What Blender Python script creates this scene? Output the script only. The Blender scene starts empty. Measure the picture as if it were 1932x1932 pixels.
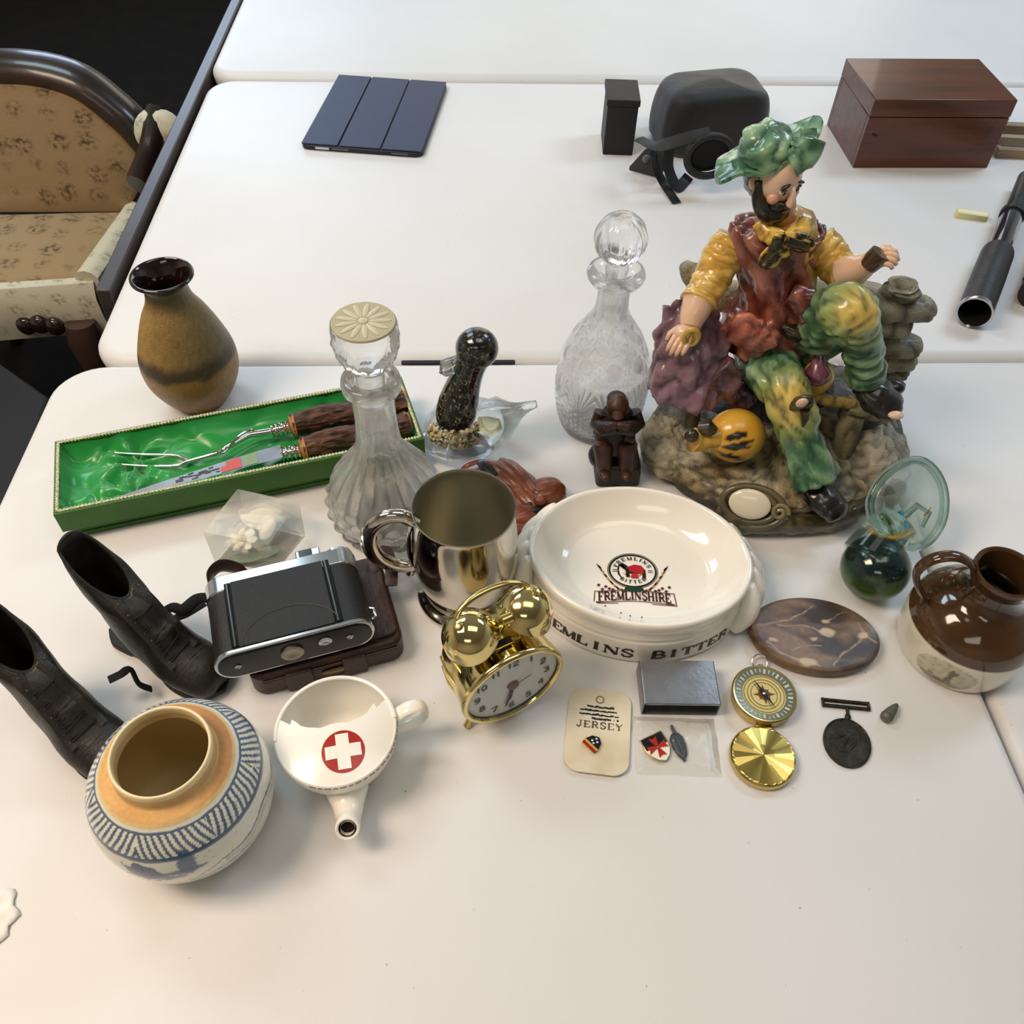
import bpy, bmesh, math, random
import numpy as np
from mathutils import Vector, Matrix, noise, Euler
S = bpy.context.scene
COL = S.collection
random.seed(7)
PI = math.pi
TZ = 0.74                      # height of the table tops above the floor
YAW = math.radians(3.5682)     # the tables stand a little askew to the camera

# ------------------------------------------------------------------ camera
PITCH, ROLL, FPX, CH = math.radians(49.0774), math.radians(-2.0326), 1650.0, 0.66203
def _axes():
    f = np.array([0, math.cos(PITCH), -math.sin(PITCH)]); r = np.array([1.0, 0, 0]); d = np.cross(f, r)
    c, s = math.cos(ROLL), math.sin(ROLL)
    return c*r + s*d, -s*r + c*d, f
RX, RD, RF = _axes()
CAMP = np.array([0.0, 0.0, TZ + CH])
cam = bpy.data.cameras.new('camera'); camo = bpy.data.objects.new('camera', cam); COL.objects.link(camo)
cam.sensor_width = 36.0; cam.lens = FPX/1932.0*36.0; cam.clip_start = 0.01; cam.clip_end = 50
camo.matrix_world = Matrix(((RX[0], -RD[0], -RF[0], 0), (RX[1], -RD[1], -RF[1], 0),
                            (RX[2], -RD[2], -RF[2], TZ+CH), (0, 0, 0, 1)))
S.camera = camo

# ------------------------------------------------------------------ view, world, lights
S.view_settings.view_transform = 'Standard'; S.view_settings.look = 'None'
S.view_settings.gamma = 1.0; S.view_settings.use_curve_mapping = False
S.view_settings.exposure = 0.0
w = bpy.data.worlds.new('world'); S.world = w; w.use_nodes = True
w.node_tree.nodes['Background'].inputs[0].default_value = (0.80, 0.86, 1.0, 1)
w.node_tree.nodes['Background'].inputs[1].default_value = 0.3
def area(name, loc, aim, sx, sy, power, col):
    l = bpy.data.lights.new(name, 'AREA'); l.shape = 'RECTANGLE'; l.size = sx; l.size_y = sy
    l.energy = power; l.color = col
    o = bpy.data.objects.new(name, l); COL.objects.link(o); o.location = loc
    o.rotation_euler = (Vector(aim) - Vector(loc)).to_track_quat('-Z', 'Y').to_euler()
    return o
area('window_daylight_back_left', (-1.4, 4.3, 1.75), (0.0, 1.0, 0.74), 1.6, 1.2, 34, (0.60, 0.75, 1.0))
area('window_daylight_back', (0.5, 4.3, 1.75), (0.3, 1.0, 0.74), 2.2, 1.2, 18, (1.0, 0.92, 0.82))
for (lx, ly, pw, lc) in ((-1.25, 0.15, 36, (1.0, 0.79, 0.61)), (-1.25, 1.7, 18, (0.74, 0.93, 1.0)), (1.6, 1.9, 24, (0.66, 0.82, 1.0)), (0.35, 0.3, 5.0, (1.0, 0.95, 0.88)), (-0.3, -1.7, 6.0, (1.0, 0.93, 0.82))):
    area('ceiling_lamp_light', (lx, ly, 2.5), (lx, ly, 0), 1.1, .55, pw, lc)

# ------------------------------------------------------------------ projection helpers (photo pixel -> place on the table)
def ray(px, py):
    d = RX*(px-966)/FPX + RD*(py-966)/FPX + RF
    return d
def at(px, py, z=0.0):                 # z metres above the table top
    d = ray(px, py); t = (z - CH)/d[2]; p = CAMP + t*d
    return Vector((p[0], p[1], TZ + z))
def aty(px, py, Y):                    # on the upright plane y = Y
    d = ray(px, py); t = Y/d[1]; p = CAMP + t*d
    return Vector(p)
def T(x, y, z=0.0):                    # table-aligned coordinates
    c, s = math.cos(YAW), math.sin(YAW)
    return Vector((c*x - s*y, s*x + c*y, TZ + z))

# ------------------------------------------------------------------ mesh helpers
class M:
    def __init__(self): self.v = []; self.f = []; self.c = []; self.n = 0
    def add(self, vs, fs, col=None, mat=None):
        vs = np.asarray(vs, float)
        if mat is not None:
            m = np.array(mat); vs = vs @ m[:3, :3].T + m[:3, 3]
        self.v.append(vs)
        k = self.n
        self.f += [tuple(i + k for i in f) for f in fs]
        cc = np.zeros((len(vs), 4)); cc[:, 3] = 1
        if col is not None:
            cc[:, :3] = np.asarray(col)[..., :3] if np.ndim(col) == 2 else np.array(col[:3])
        self.c.append(cc); self.n += len(vs)
        return self
    def surf(self, P, cu=False, cv=False, cap0=False, cap1=False, col=None, mat=None):
        """P: array (nu, nv, 3); faces between neighbouring rows / columns. cu/cv close the loops."""
        P = np.asarray(P, float); nu, nv = P.shape[:2]
        fs = []
        for i in range(nu if cu else nu-1):
            a = i*nv; b = ((i+1) % nu)*nv
            for j in range(nv if cv else nv-1):
                j2 = (j+1) % nv
                fs.append((a+j, a+j2, b+j2, b+j))
        if cap0: fs.append(tuple(range(nv-1, -1, -1)))
        if cap1: fs.append(tuple((nu-1)*nv + j for j in range(nv)))
        if col is not None and np.ndim(col) == 3: col = np.asarray(col).reshape(-1, 3)
        return self.add(P.reshape(-1, 3), fs, col, mat)
    def lathe(self, prof, n=48, fn=None, cap0=True, cap1=True, col=None, mat=None, sx=1.0, sy=1.0):
        a = np.arange(n)*2*PI/n
        P = np.zeros((len(prof), n, 3))
        for i, (r, z) in enumerate(prof):
            rr = r if fn is None else r*fn(a, z, i)
            P[i, :, 0] = rr*np.cos(a)*sx; P[i, :, 1] = rr*np.sin(a)*sy; P[i, :, 2] = z
        return self.surf(P, cv=True, cap0=cap0, cap1=cap1, col=col, mat=mat)
    def box(self, c, s, rot=None, col=None, mat=None, taper=1.0):
        x, y, z = s[0]/2, s[1]/2, s[2]/2; t = taper
        vs = np.array([(-x,-y,-z),(x,-y,-z),(x,y,-z),(-x,y,-z),(-x*t,-y*t,z),(x*t,-y*t,z),(x*t,y*t,z),(-x*t,y*t,z)])
        if rot is not None: vs = vs @ np.array(Euler(rot).to_matrix()).T
        vs = vs + np.array(c)
        return self.add(vs, [(3,2,1,0),(4,5,6,7),(0,1,5,4),(1,2,6,5),(2,3,7,6),(3,0,4,7)], col, mat)
    def tube(self, path, rad, n=12, cap=True, flat=1.0, up=None, col=None, mat=None, closed=False, prof=None):
        path = [Vector(p) for p in path]; k = len(path)
        if not hasattr(rad, '__len__'): rad = [rad]*k
        P = np.zeros((k, n, 3)); a = np.arange(n)*2*PI/n
        ref = Vector(up) if up is not None else None
        prev = None
        for i in range(k):
            if closed: t = path[(i+1) % k] - path[i-1]
            else: t = path[min(i+1, k-1)] - path[max(i-1, 0)]
            t = t.normalized() if t.length > 1e-9 else Vector((0,0,1))
            if ref is not None: u = ref - t*ref.dot(t)
            elif prev is None:
                u = Vector((0,0,1)) if abs(t.z) < .9 else Vector((1,0,0)); u = u - t*u.dot(t)
            else: u = prev - t*prev.dot(t)
            u.normalize(); prev = u; s = t.cross(u)
            r = rad[i]; ru, rs = (r if hasattr(r, '__len__') else (r*flat, r))
            cu, cs = (np.cos(a), np.sin(a)) if prof is None else (prof[:, 0], prof[:, 1])
            P[i] = np.array(path[i])[None] + np.outer(cu*ru, np.array(u)) + np.outer(cs*rs, np.array(s))
        return self.surf(P, cu=closed, cv=True, cap0=cap and not closed, cap1=cap and not closed, col=col, mat=mat)
    def ell(self, c, r, rot=None, nu=14, nv=20, col=None, mat=None, fn=None):
        th = np.linspace(0.001, PI-0.001, nu); a = np.arange(nv)*2*PI/nv
        P = np.zeros((nu, nv, 3))
        P[..., 0] = np.sin(th)[:, None]*np.cos(a)[None]; P[..., 1] = np.sin(th)[:, None]*np.sin(a)[None]; P[..., 2] = -np.cos(th)[:, None]
        if fn is not None: P = P*fn(P)[..., None]
        P = P*np.array(r)
        if rot is not None: P = P @ np.array(Euler(rot).to_matrix()).T
        P = P + np.array(c)
        return self.surf(P, cv=True, cap0=True, cap1=True, col=col, mat=mat)
    def prism(self, poly, z0, z1, col=None, mat=None, top=1.0):
        poly = [tuple(p) for p in poly]; n = len(poly)
        cx = sum(p[0] for p in poly)/n; cy = sum(p[1] for p in poly)/n
        vs = [(p[0], p[1], z0) for p in poly] + [(cx+(p[0]-cx)*top, cy+(p[1]-cy)*top, z1) for p in poly]
        fs = [tuple(range(n-1, -1, -1)), tuple(range(n, 2*n))] + [(i, (i+1) % n, n+(i+1) % n, n+i) for i in range(n)]
        return self.add(vs, fs, col, mat)
    def verts(self): return np.concatenate(self.v)
    def warp(self, fn):
        """move every vertex: fn(array n x 3) -> array n x 3"""
        V = fn(self.verts()); self.v = [V]; self.c = [np.concatenate(self.c)]
        return self
    def paint(self, fn):
        V = self.verts(); C = np.concatenate(self.c); C[:, :3] = fn(V); self.v = [V]; self.c = [C]
        return self
    def build(self, name, mat, parent=None, label=None, bevel=None, bseg=2, sub=0, smooth=True, ang=40, remesh=None, solid=None, rsmooth=0, loc=None, rot=None):
        me = bpy.data.meshes.new(name)
        V = self.verts(); me.from_pydata(V.tolist(), [], self.f); me.update()
        C = np.concatenate(self.c)
        if C[:, :3].any():
            at_ = me.color_attributes.new('Col', 'FLOAT_COLOR', 'POINT')
            at_.data.foreach_set('color', C.astype(np.float32).ravel())
        if smooth:
            me.shade_smooth()
            if ang is not None and not remesh: me.set_sharp_from_angle(angle=math.radians(ang))
        o = bpy.data.objects.new(name, me); COL.objects.link(o)
        if mat is not None: me.materials.append(mat)
        if parent is not None: o.parent = parent
        if loc is not None: o.location = loc
        if rot is not None: o.rotation_euler = rot
        if solid:
            m = o.modifiers.new('s', 'SOLIDIFY'); m.thickness = solid; m.offset = 0
        if remesh:
            m = o.modifiers.new('r', 'REMESH'); m.mode = 'VOXEL'; m.voxel_size = remesh; m.use_smooth_shade = True
        if rsmooth:
            m = o.modifiers.new('sm', 'SMOOTH'); m.iterations = rsmooth; m.factor = 0.5
        if bevel:
            m = o.modifiers.new('b', 'BEVEL'); m.width = bevel; m.segments = bseg; m.limit_method = 'ANGLE'; m.angle_limit = math.radians(35)
            m.harden_normals = False
        if sub:
            m = o.modifiers.new('u', 'SUBSURF'); m.levels = sub; m.render_levels = sub
        if label: o['label'] = label
        return o

def thing(name, label, cat, loc=(0, 0, 0), rz=0.0, group=None, rot=None):
    o = bpy.data.objects.new(name, None); COL.objects.link(o); o.empty_display_size = .02
    o.location = loc; o.rotation_euler = rot if rot is not None else (0, 0, rz)
    tag(o, label, cat, group); return o
def tag(o, label=None, cat=None, group=None, kind=None):
    if label: o['label'] = label
    if cat: o['category'] = cat
    if group: o['group'] = group
    if kind: o['kind'] = kind
    return o
def rrect(w_, h_, r, n=6, cx=0.0, cy=0.0):
    out = []
    for (sx, sy, a0) in ((1,1,0),(-1,1,90),(-1,-1,180),(1,-1,270)):
        for i in range(n+1):
            a = math.radians(a0 + 90*i/n)
            out.append((cx + sx*(w_/2-r) + r*math.cos(a), cy + sy*(h_/2-r) + r*math.sin(a)))
    return out
def smoothstep(a, b, x):
    t = np.clip((x-a)/(b-a), 0, 1); return t*t*(3-2*t)
def spl(pts, n):
    """Catmull-Rom through the points (any dimension), n samples"""
    P = np.array([list(p) for p in pts], float); k = len(P)
    P = np.vstack([2*P[0]-P[1], P, 2*P[-1]-P[-2]])
    out = []
    for u in np.linspace(0, k-1-1e-9, n):
        i = int(u); t = u-i; p0, p1, p2, p3 = P[i:i+4]
        out.append(0.5*((2*p1)+(-p0+p2)*t+(2*p0-5*p1+4*p2-p3)*t*t+(-p0+3*p1-3*p2+p3)*t**3))
    return np.array(out)
def nz(V, s, seed=0.0):
    return np.array([noise.noise((v[0]*s+seed, v[1]*s+seed*1.7, v[2]*s-seed)) for v in V])
def lin(h):
    h = h.lstrip('#'); out = []
    for i in (0, 2, 4):
        c = int(h[i:i+2], 16)/255; out.append(c/12.92 if c <= .04045 else ((c+.055)/1.055)**2.4)
    return tuple(out)

# ------------------------------------------------------------------ stroke lettering (serifed capitals and digits drawn as bars)
G = {
 'A': ['0,0 5,10:2','5,10 10,0:3','2,3.5 8,3.5:1.2','-1,0 2,0:1','8,0 11.5,0:1'],
 'B': ['1.5,0 1.5,10:3','1,10 6,10 8,8 8,6.5 6,5 2,5:1.8','6,5 9,3.5 9,1.6 6.5,0 0,0:2'],
 'E': ['1.5,0 1.5,10:3','0,10 8,10 8,7.6:1.4','1,5 5.5,5:1.3','5.5,6.5 5.5,3.5:1','0,0 8.5,0 8.5,2.6:1.4'],
 'F': ['1.5,0 1.5,10:3','0,10 8,10 8,7.6:1.4','1,5 5.5,5:1.3','5.5,6.5 5.5,3.5:1','-.5,0 4,0:1'],
 'G': ['9,7.5 7,10 3,10 1,7.5 1,2.5 3,0 7,0 9,2 9,4.5:2','6,4.5 10,4.5:1.2'],
 'H': ['1.5,0 1.5,10:3','8.5,0 8.5,10:3','1.5,5 8.5,5:1.2','-.5,0 3.5,0:1','-.5,10 3.5,10:1','6.5,0 10.5,0:1','6.5,10 10.5,10:1'],
 'I': ['2,0 2,10:3','0,0 4,0:1','0,10 4,10:1'],
 'J': ['6,10 6,2.5 4.5,0 2,0 .5,2:2','4,10 8,10:1'],
 'L': ['1.5,0 1.5,10:3','0,10 4,10:1','0,0 8,0 8,3:1.4'],
 'M': ['1,0 1,10:1.4','1,10 5.5,0:3','5.5,0 10,10:1.3','10,0 10,10:3','-.5,0 2.5,0:1','8.5,0 12,0:1'],
 'N': ['1,0 1,10:1.3','1,10 9,0:3','9,0 9,10:1.3','-.8,10 2,10:1','-.8,0 2.5,0:1','7.4,10 10.6,10:1'],
 'R': ['1.5,0 1.5,10:3','0,10 6,10 8,8.2 8,6.5 6,5 2,5:1.8','5,5 9,0:2.6','-.5,0 3.8,0:1'],
 'S': ['8,7.6 6.5,10 3,10 1,8.4 1,6.8 7.5,3.6 8,2 6,0 2.5,0 .6,2.4:2'],
 'T': ['4.5,0 4.5,10:3','0,7.6 0,10 9,10 9,7.6:1.4','2.5,0 6.5,0:1'],
 'Y': ['0,10 4.5,5:3','9,10 4.5,5:1.6','4.5,5 4.5,0:2.6','2.5,0 6.5,0:1'],
 'W': ['0,10 3,0:2.5','3,0 5.5,8:1.3','5.5,8 8,0:2.5','8,0 11,10:1.3'],
 'O': ['3,0 1,2.5 1,7.5 3,10 6,10 8,7.5 8,2.5 6,0 3,0:1.8'],
 '1': ['2.4,0 2.4,10:2.4','.6,8.4 2.4,10:1.3'],
 '2': ['0.8,7.6 2,9.6 4.6,10 6.6,8.4 6.4,6.4 1,0 7.2,0:1.9'],
 '3': ['0.8,8.6 3,10 6,9 6,6.6 3.2,5.4 6.6,4 6.6,1.6 4,0 .8,1.2:1.8'],
 '4': ['5,0 5,10 .4,3.2 7.2,3.2:1.8'],
 '5': ['6.4,10 1.6,10 1.2,5.8 4.6,6.2 6.6,4.4 6.4,1.6 4,0 .8,1:1.8'],
 '6': ['6,9.6 2.6,8.4 1,4.4 1.6,1 4,0 6.4,1.4 6.4,4 4.2,5.4 1.4,4.2:1.8'],
 '7': ['.4,10 7,10 3,0:1.9'],
 '8': ['4,5.3 1.4,7 1.8,9.4 4,10 6.2,9.2 6.4,7 4,5.3 1,3.4 1.2,1 4,0 6.8,1 7,3.4 4,5.3:1.7'],
 '9': ['6.4,6 4,4.6 1.2,6 1.4,9 4,10 6.4,8.8 6.6,5 5.4,1.4 2,0:1.8'],
 '0': ['3.6,0 1,2.4 1,7.6 3.6,10 6.2,7.6 6.2,2.4 3.6,0:1.8'],
 '-': ['0,5 4,5:1.4'], '&': ['8,0 2,7 2.4,9.4 4.4,9.6 5.6,8 1,4 1,1.4 3.4,0 7.6,4:1.5'], '.': ['1,0 1,1.4:1.6'],
}
GW = {'A': 11,'B': 10,'E': 9.5,'F': 9,'G': 11,'H': 11,'I': 5,'J': 8,'L': 9,'M': 12.5,'N': 11,'R': 10,'S': 9,'T': 10,'Y': 9.5,'W': 12,'O': 9.5,
      '1': 4.5,'-': 5,'&': 9,'.': 3,' ': 8}
def quads(text, size, gap=2.0, slant=0.0):
    """list of 4-point strokes (2-D), text centred on x = 0, base line y = 0; size = capital height"""
    x = 0.0; out = []; k = size/10.0
    for ch in text:
        for st in G.get(ch, []):
            pts, wd = st.split(':'); wd = float(wd)/2
            pp = [tuple(map(float, p.split(','))) for p in pts.split()]
            for (a, b) in zip(pp, pp[1:]):
                dx, dy = b[0]-a[0], b[1]-a[1]; L = math.hypot(dx, dy) or 1
                ex, ey = dx/L*wd*.45, dy/L*wd*.45; nx, ny = -dy/L*wd, dx/L*wd
                if len(pp) == 2: ex = ey = 0
                out.append([(x+a[0]-ex+nx, a[1]-ey+ny), (x+a[0]-ex-nx, a[1]-ey-ny), (x+b[0]+ex-nx, b[1]+ey-ny), (x+b[0]+ex+nx, b[1]+ey+ny)])
        x += GW.get(ch, 8.5) + gap
    x -= gap
    return [[((p[0]-x/2+slant*p[1])*k, p[1]*k) for p in q] for q in out], x*k
def lay(mesh, qs, fn, col=None, cut=1):
    """put flat strokes on a surface: fn(x, y) -> 3-D point"""
    for q in qs:
        n = cut
        P = np.zeros((2, n+1, 3))
        for j in range(n+1):
            t = j/n
            a = (q[0][0]+(q[3][0]-q[0][0])*t, q[0][1]+(q[3][1]-q[0][1])*t); b = (q[1][0]+(q[2][0]-q[1][0])*t, q[1][1]+(q[2][1]-q[1][1])*t)
            P[0, j] = fn(*a); P[1, j] = fn(*b)
        mesh.surf(P, col=col)
    return mesh

# ------------------------------------------------------------------ materials
def mat(name, col, rough=.5, metal=0.0, spec=.5, var=None, bump=None, coat=0.0, trans=0.0, ior=1.45, attr=False, sheen=0.0, emit=None, alpha=None, aniso=0.0, rvar=None):
    m = bpy.data.materials.new(name); m.use_nodes = True; N = m.node_tree.nodes; L = m.node_tree.links
    b = N['Principled BSDF']
    if isinstance(col, str): col = lin(col)
    b.inputs['Base Color'].default_value = (*col[:3], 1)
    b.inputs['Roughness'].default_value = rough; b.inputs['Metallic'].default_value = metal
    b.inputs['Specular IOR Level'].default_value = spec; b.inputs['Coat Weight'].default_value = coat
    b.inputs['Transmission Weight'].default_value = trans; b.inputs['IOR'].default_value = ior
    if coat: b.inputs['Coat Roughness'].default_value = .06
    if sheen: b.inputs['Sheen Weight'].default_value = sheen
    if alpha is not None: b.inputs['Alpha'].default_value = alpha
    if emit: b.inputs['Emission Color'].default_value = (*emit[0], 1); b.inputs['Emission Strength'].default_value = emit[1]
    tc = N.new('ShaderNodeTexCoord'); src = None
    if attr:
        a = N.new('ShaderNodeAttribute'); a.attribute_name = 'Col'; src = a.outputs['Color']
    if var:                                    # list of (colour, scale, detail, lo, hi, factor)
        for (c2, sc_, de, lo, hi, fac) in var:
            c2 = lin(c2) if isinstance(c2, str) else c2
            n = N.new('ShaderNodeTexNoise'); n.inputs['Scale'].default_value = sc_ if not hasattr(sc_, '__len__') else 1.0; n.inputs['Detail'].default_value = de
            if hasattr(sc_, '__len__'):
                mp = N.new('ShaderNodeMapping'); mp.inputs['Scale'].default_value = sc_; L.new(tc.outputs['Object'], mp.inputs[0]); L.new(mp.outputs[0], n.inputs['Vector'])
            else: L.new(tc.outputs['Object'], n.inputs['Vector'])
            r = N.new('ShaderNodeMapRange'); r.inputs[1].default_value = lo; r.inputs[2].default_value = hi; r.inputs[4].default_value = fac
            L.new(n.outputs['Fac'], r.inputs[0])
            x = N.new('ShaderNodeMix'); x.data_type = 'RGBA'; x.clamp_factor = True
            L.new(r.outputs[0], x.inputs[0])
            if src is None: x.inputs[6].default_value = (*col[:3], 1)
            else: L.new(src, x.inputs[6])
            x.inputs[7].default_value = (*c2[:3], 1); src = x.outputs[2]
    if src is not None: L.new(src, b.inputs['Base Color'])
    if bump:
        for (st, sc_, de) in (bump if isinstance(bump, list) else [bump]):
            n = N.new('ShaderNodeTexNoise'); n.inputs['Detail'].default_value = de
            if hasattr(sc_, '__len__'):
                n.inputs['Scale'].default_value = 1.0; mp = N.new('ShaderNodeMapping'); mp.inputs['Scale'].default_value = sc_
                L.new(tc.outputs['Object'], mp.inputs[0]); L.new(mp.outputs[0], n.inputs['Vector'])
            else: n.inputs['Scale'].default_value = sc_; L.new(tc.outputs['Object'], n.inputs['Vector'])
            bp = N.new('ShaderNodeBump'); bp.inputs['Strength'].default_value = st; bp.inputs['Distance'].default_value = .002
            L.new(n.outputs['Fac'], bp.inputs['Height'])
            if b.inputs['Normal'].is_linked: L.new(b.inputs['Normal'].links[0].from_socket, bp.inputs['Normal'])
            L.new(bp.outputs[0], b.inputs['Normal'])
    if rvar:
        n = N.new('ShaderNodeTexNoise'); n.inputs['Scale'].default_value = rvar[0]; n.inputs['Detail'].default_value = 4; L.new(tc.outputs['Object'], n.inputs['Vector'])
        r = N.new('ShaderNodeMapRange'); r.inputs[3].default_value = rvar[1]; r.inputs[4].default_value = rvar[2]; r.inputs[1].default_value = .3; r.inputs[2].default_value = .7
        L.new(n.outputs['Fac'], r.inputs[0]); L.new(r.outputs[0], b.inputs['Roughness'])
    return m
def glass(name, col, rough=0.02, ior=1.5, bump=None):
    return mat(name, col, rough=rough, trans=1.0, ior=ior, bump=bump)
def clear_mix(name, k=.45, ior=1.49, tint=(1, 1, 1), rough=.01, milk=0.0, cut=0.0):
    """see-through plastic or thin glass: part straight transmission, part refraction"""
    m = glass(name, tint, rough=rough, ior=ior); N = m.node_tree.nodes; L = m.node_tree.links; b = N['Principled BSDF']
    t = N.new('ShaderNodeBsdfTransparent'); t.inputs[0].default_value = (*tint, 1); x = N.new('ShaderNodeMixShader'); x.inputs[0].default_value = k
    L.new(b.outputs[0], x.inputs[1]); L.new(t.outputs[0], x.inputs[2]); L.new(x.outputs[0], N['Material Output'].inputs[0])
    if milk:                                  # pressed glass scatters a little white light
        d = N.new('ShaderNodeBsdfDiffuse'); d.inputs[0].default_value = (.9, .9, .87, 1); tl = N.new('ShaderNodeBsdfTranslucent'); tl.inputs[0].default_value = (.9, .9, .87, 1)
        a = N.new('ShaderNodeMixShader'); L.new(d.outputs[0], a.inputs[1]); L.new(tl.outputs[0], a.inputs[2]); y = N.new('ShaderNodeMixShader'); y.inputs[0].default_value = milk
        if cut:                               # ground cuts are whiter than the plain glass
            q = N.new('ShaderNodeAttribute'); q.attribute_name = 'Col'; r = N.new('ShaderNodeMapRange'); r.inputs[3].default_value = milk; r.inputs[4].default_value = cut; L.new(q.outputs['Fac'], r.inputs[0]); L.new(r.outputs[0], y.inputs[0])
        L.new(x.outputs[0], y.inputs[1]); L.new(a.outputs[0], y.inputs[2]); L.new(y.outputs[0], N['Material Output'].inputs[0])
    return m

# ------------------------------------------------------------------ room shell
m_wall = mat('wall_paint', '#e0dace', rough=.8, bump=(.1, 60, 3))
m_ceil = mat('ceiling_paint', '#d9d6cf', rough=.9)
m_floor = mat('dark_carpet', '#0d0a07', rough=.97, spec=.2, var=[('#15100b', 14, 5, .4, .65, .8)], bump=(.4, 300, 2))
def struct(name, m_, c, s):
    o = M().box(c, s).build(name, m_, smooth=False); o['kind'] = 'structure'; return o
struct('floor', m_floor, (0, 0.8, -.05), (6.2, 7.4, .1))
struct('ceiling', m_ceil, (0, 0.8, 2.65), (6.2, 7.4, .1))
struct('wall_left', m_wall, (-3.0, 0.8, 1.3), (.1, 7.4, 2.6))
struct('wall_right', m_wall, (3.0, 0.8, 1.3), (.1, 7.4, 2.6))
struct('wall_back', m_wall, (0, 4.5, 1.3), (6.2, .1, 2.6))
struct('wall_front', m_wall, (0, -2.9, 1.3), (6.2, .1, 2.6))

# ------------------------------------------------------------------ folding tables
m_table = mat('table_plastic', '#dedddc', rough=.42, spec=.4, var=[('#d6d4d0', 5, 3, .4, .7, .5), ('#8f8a82', 260, 1, .80, .84, .7)], bump=(.06, 900, 2))
m_steel = mat('table_leg_steel', '#77787a', rough=.4, metal=.8)
def slab(x0, x1, y0, y1, rad, th=.045, er=.012, z=0.0):
    """table-aligned slab with its own corner radii (order: x1y1, x0y1, x0y0, x1y0) and a rounded rim"""
    def ring(i):
        out = []
        for k, (sx, sy, a0) in enumerate(((1,1,0),(-1,1,90),(-1,-1,180),(1,-1,270))):
            r = max(rad[k]-i, .0005); bx = (x1-i-r) if sx > 0 else (x0+i+r); by = (y1-i-r) if sy > 0 else (y0+i+r)
            for j in range(9):
                a = math.radians(a0+90*j/8); out.append(T(bx+r*math.cos(a), by+r*math.sin(a), 0))
        return np.array(out)
    m = M(); rows = []
    prof = [(.012, -th), (.003, -th+.004)] + [(er*(1-math.sin(a)), -er+er*math.cos(a)) for a in (1.57, 1.2, .8, .4, 0)]
    for (i, zz) in prof:
        r = ring(i); r[:, 2] = TZ + z + zz; rows.append(r)
    return m.surf(np.array(rows), cv=True, cap0=True, cap1=True)
def leg(x, y0, y1):
    m = M(); zb = -TZ + .012
    m.tube([T(x, y0, -.045), T(x, y0, zb), T(x, y0+.02, zb-.0), T(x, y1-.02, zb), T(x, y1, zb), T(x, y1, -.045)], .012, 10)
    return m
def table(name, label, x0, x1, y0, y1, seam, rad):
    t = thing(name, label, 'table', T((x0+x1)/2, (y0+y1)/2, -TZ))
    inv = t.matrix_world
    def part(m, nm, mt, **k):
        m.warp(lambda V: V - np.array(t.location)); return m.build(nm, mt, t, **k)
    if seam:
        part(slab(x0, seam-.0022, y0, y1, (.004, rad, rad, .004), er=.005 if False else .009), 'tabletop_panel', m_table, ang=60)
        part(slab(seam+.0022, x1, y0, y1, (rad, .004, .004, rad), er=.009), 'tabletop_panel', m_table, ang=60)
    else:
        part(slab(x0, x1, y0, y1, (rad,)*4, er=.016), 'tabletop', m_table, ang=60)
    part(leg(x0+.22, y0+.09, y1-.09), 'leg', m_steel); part(leg(x1-.22, y0+.09, y1-.09), 'leg', m_steel)
    for yy in (y0+.08, y1-.08):
        part(M().tube([T(x0+.1, yy, -.056), T(x1-.1, yy, -.056)], .011, 8), 'rail', m_steel)
    return t
FX0 = -.4756
table('folding_table', 'white plastic folding table with a centre seam, carrying most of the bric-a-brac', FX0, FX0+1.83, .8061-.762, .8061, FX0+.914, .055)
table('folding_table', 'white plastic folding table behind, carrying the navy tablet case and wooden box', -.452, 1.378, .8125, 1.572, None, .05)
table('folding_table', 'farthest white plastic folding table, bare, at the top edge', -.46, 1.37, 1.585, 2.345, None, .05)

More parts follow.
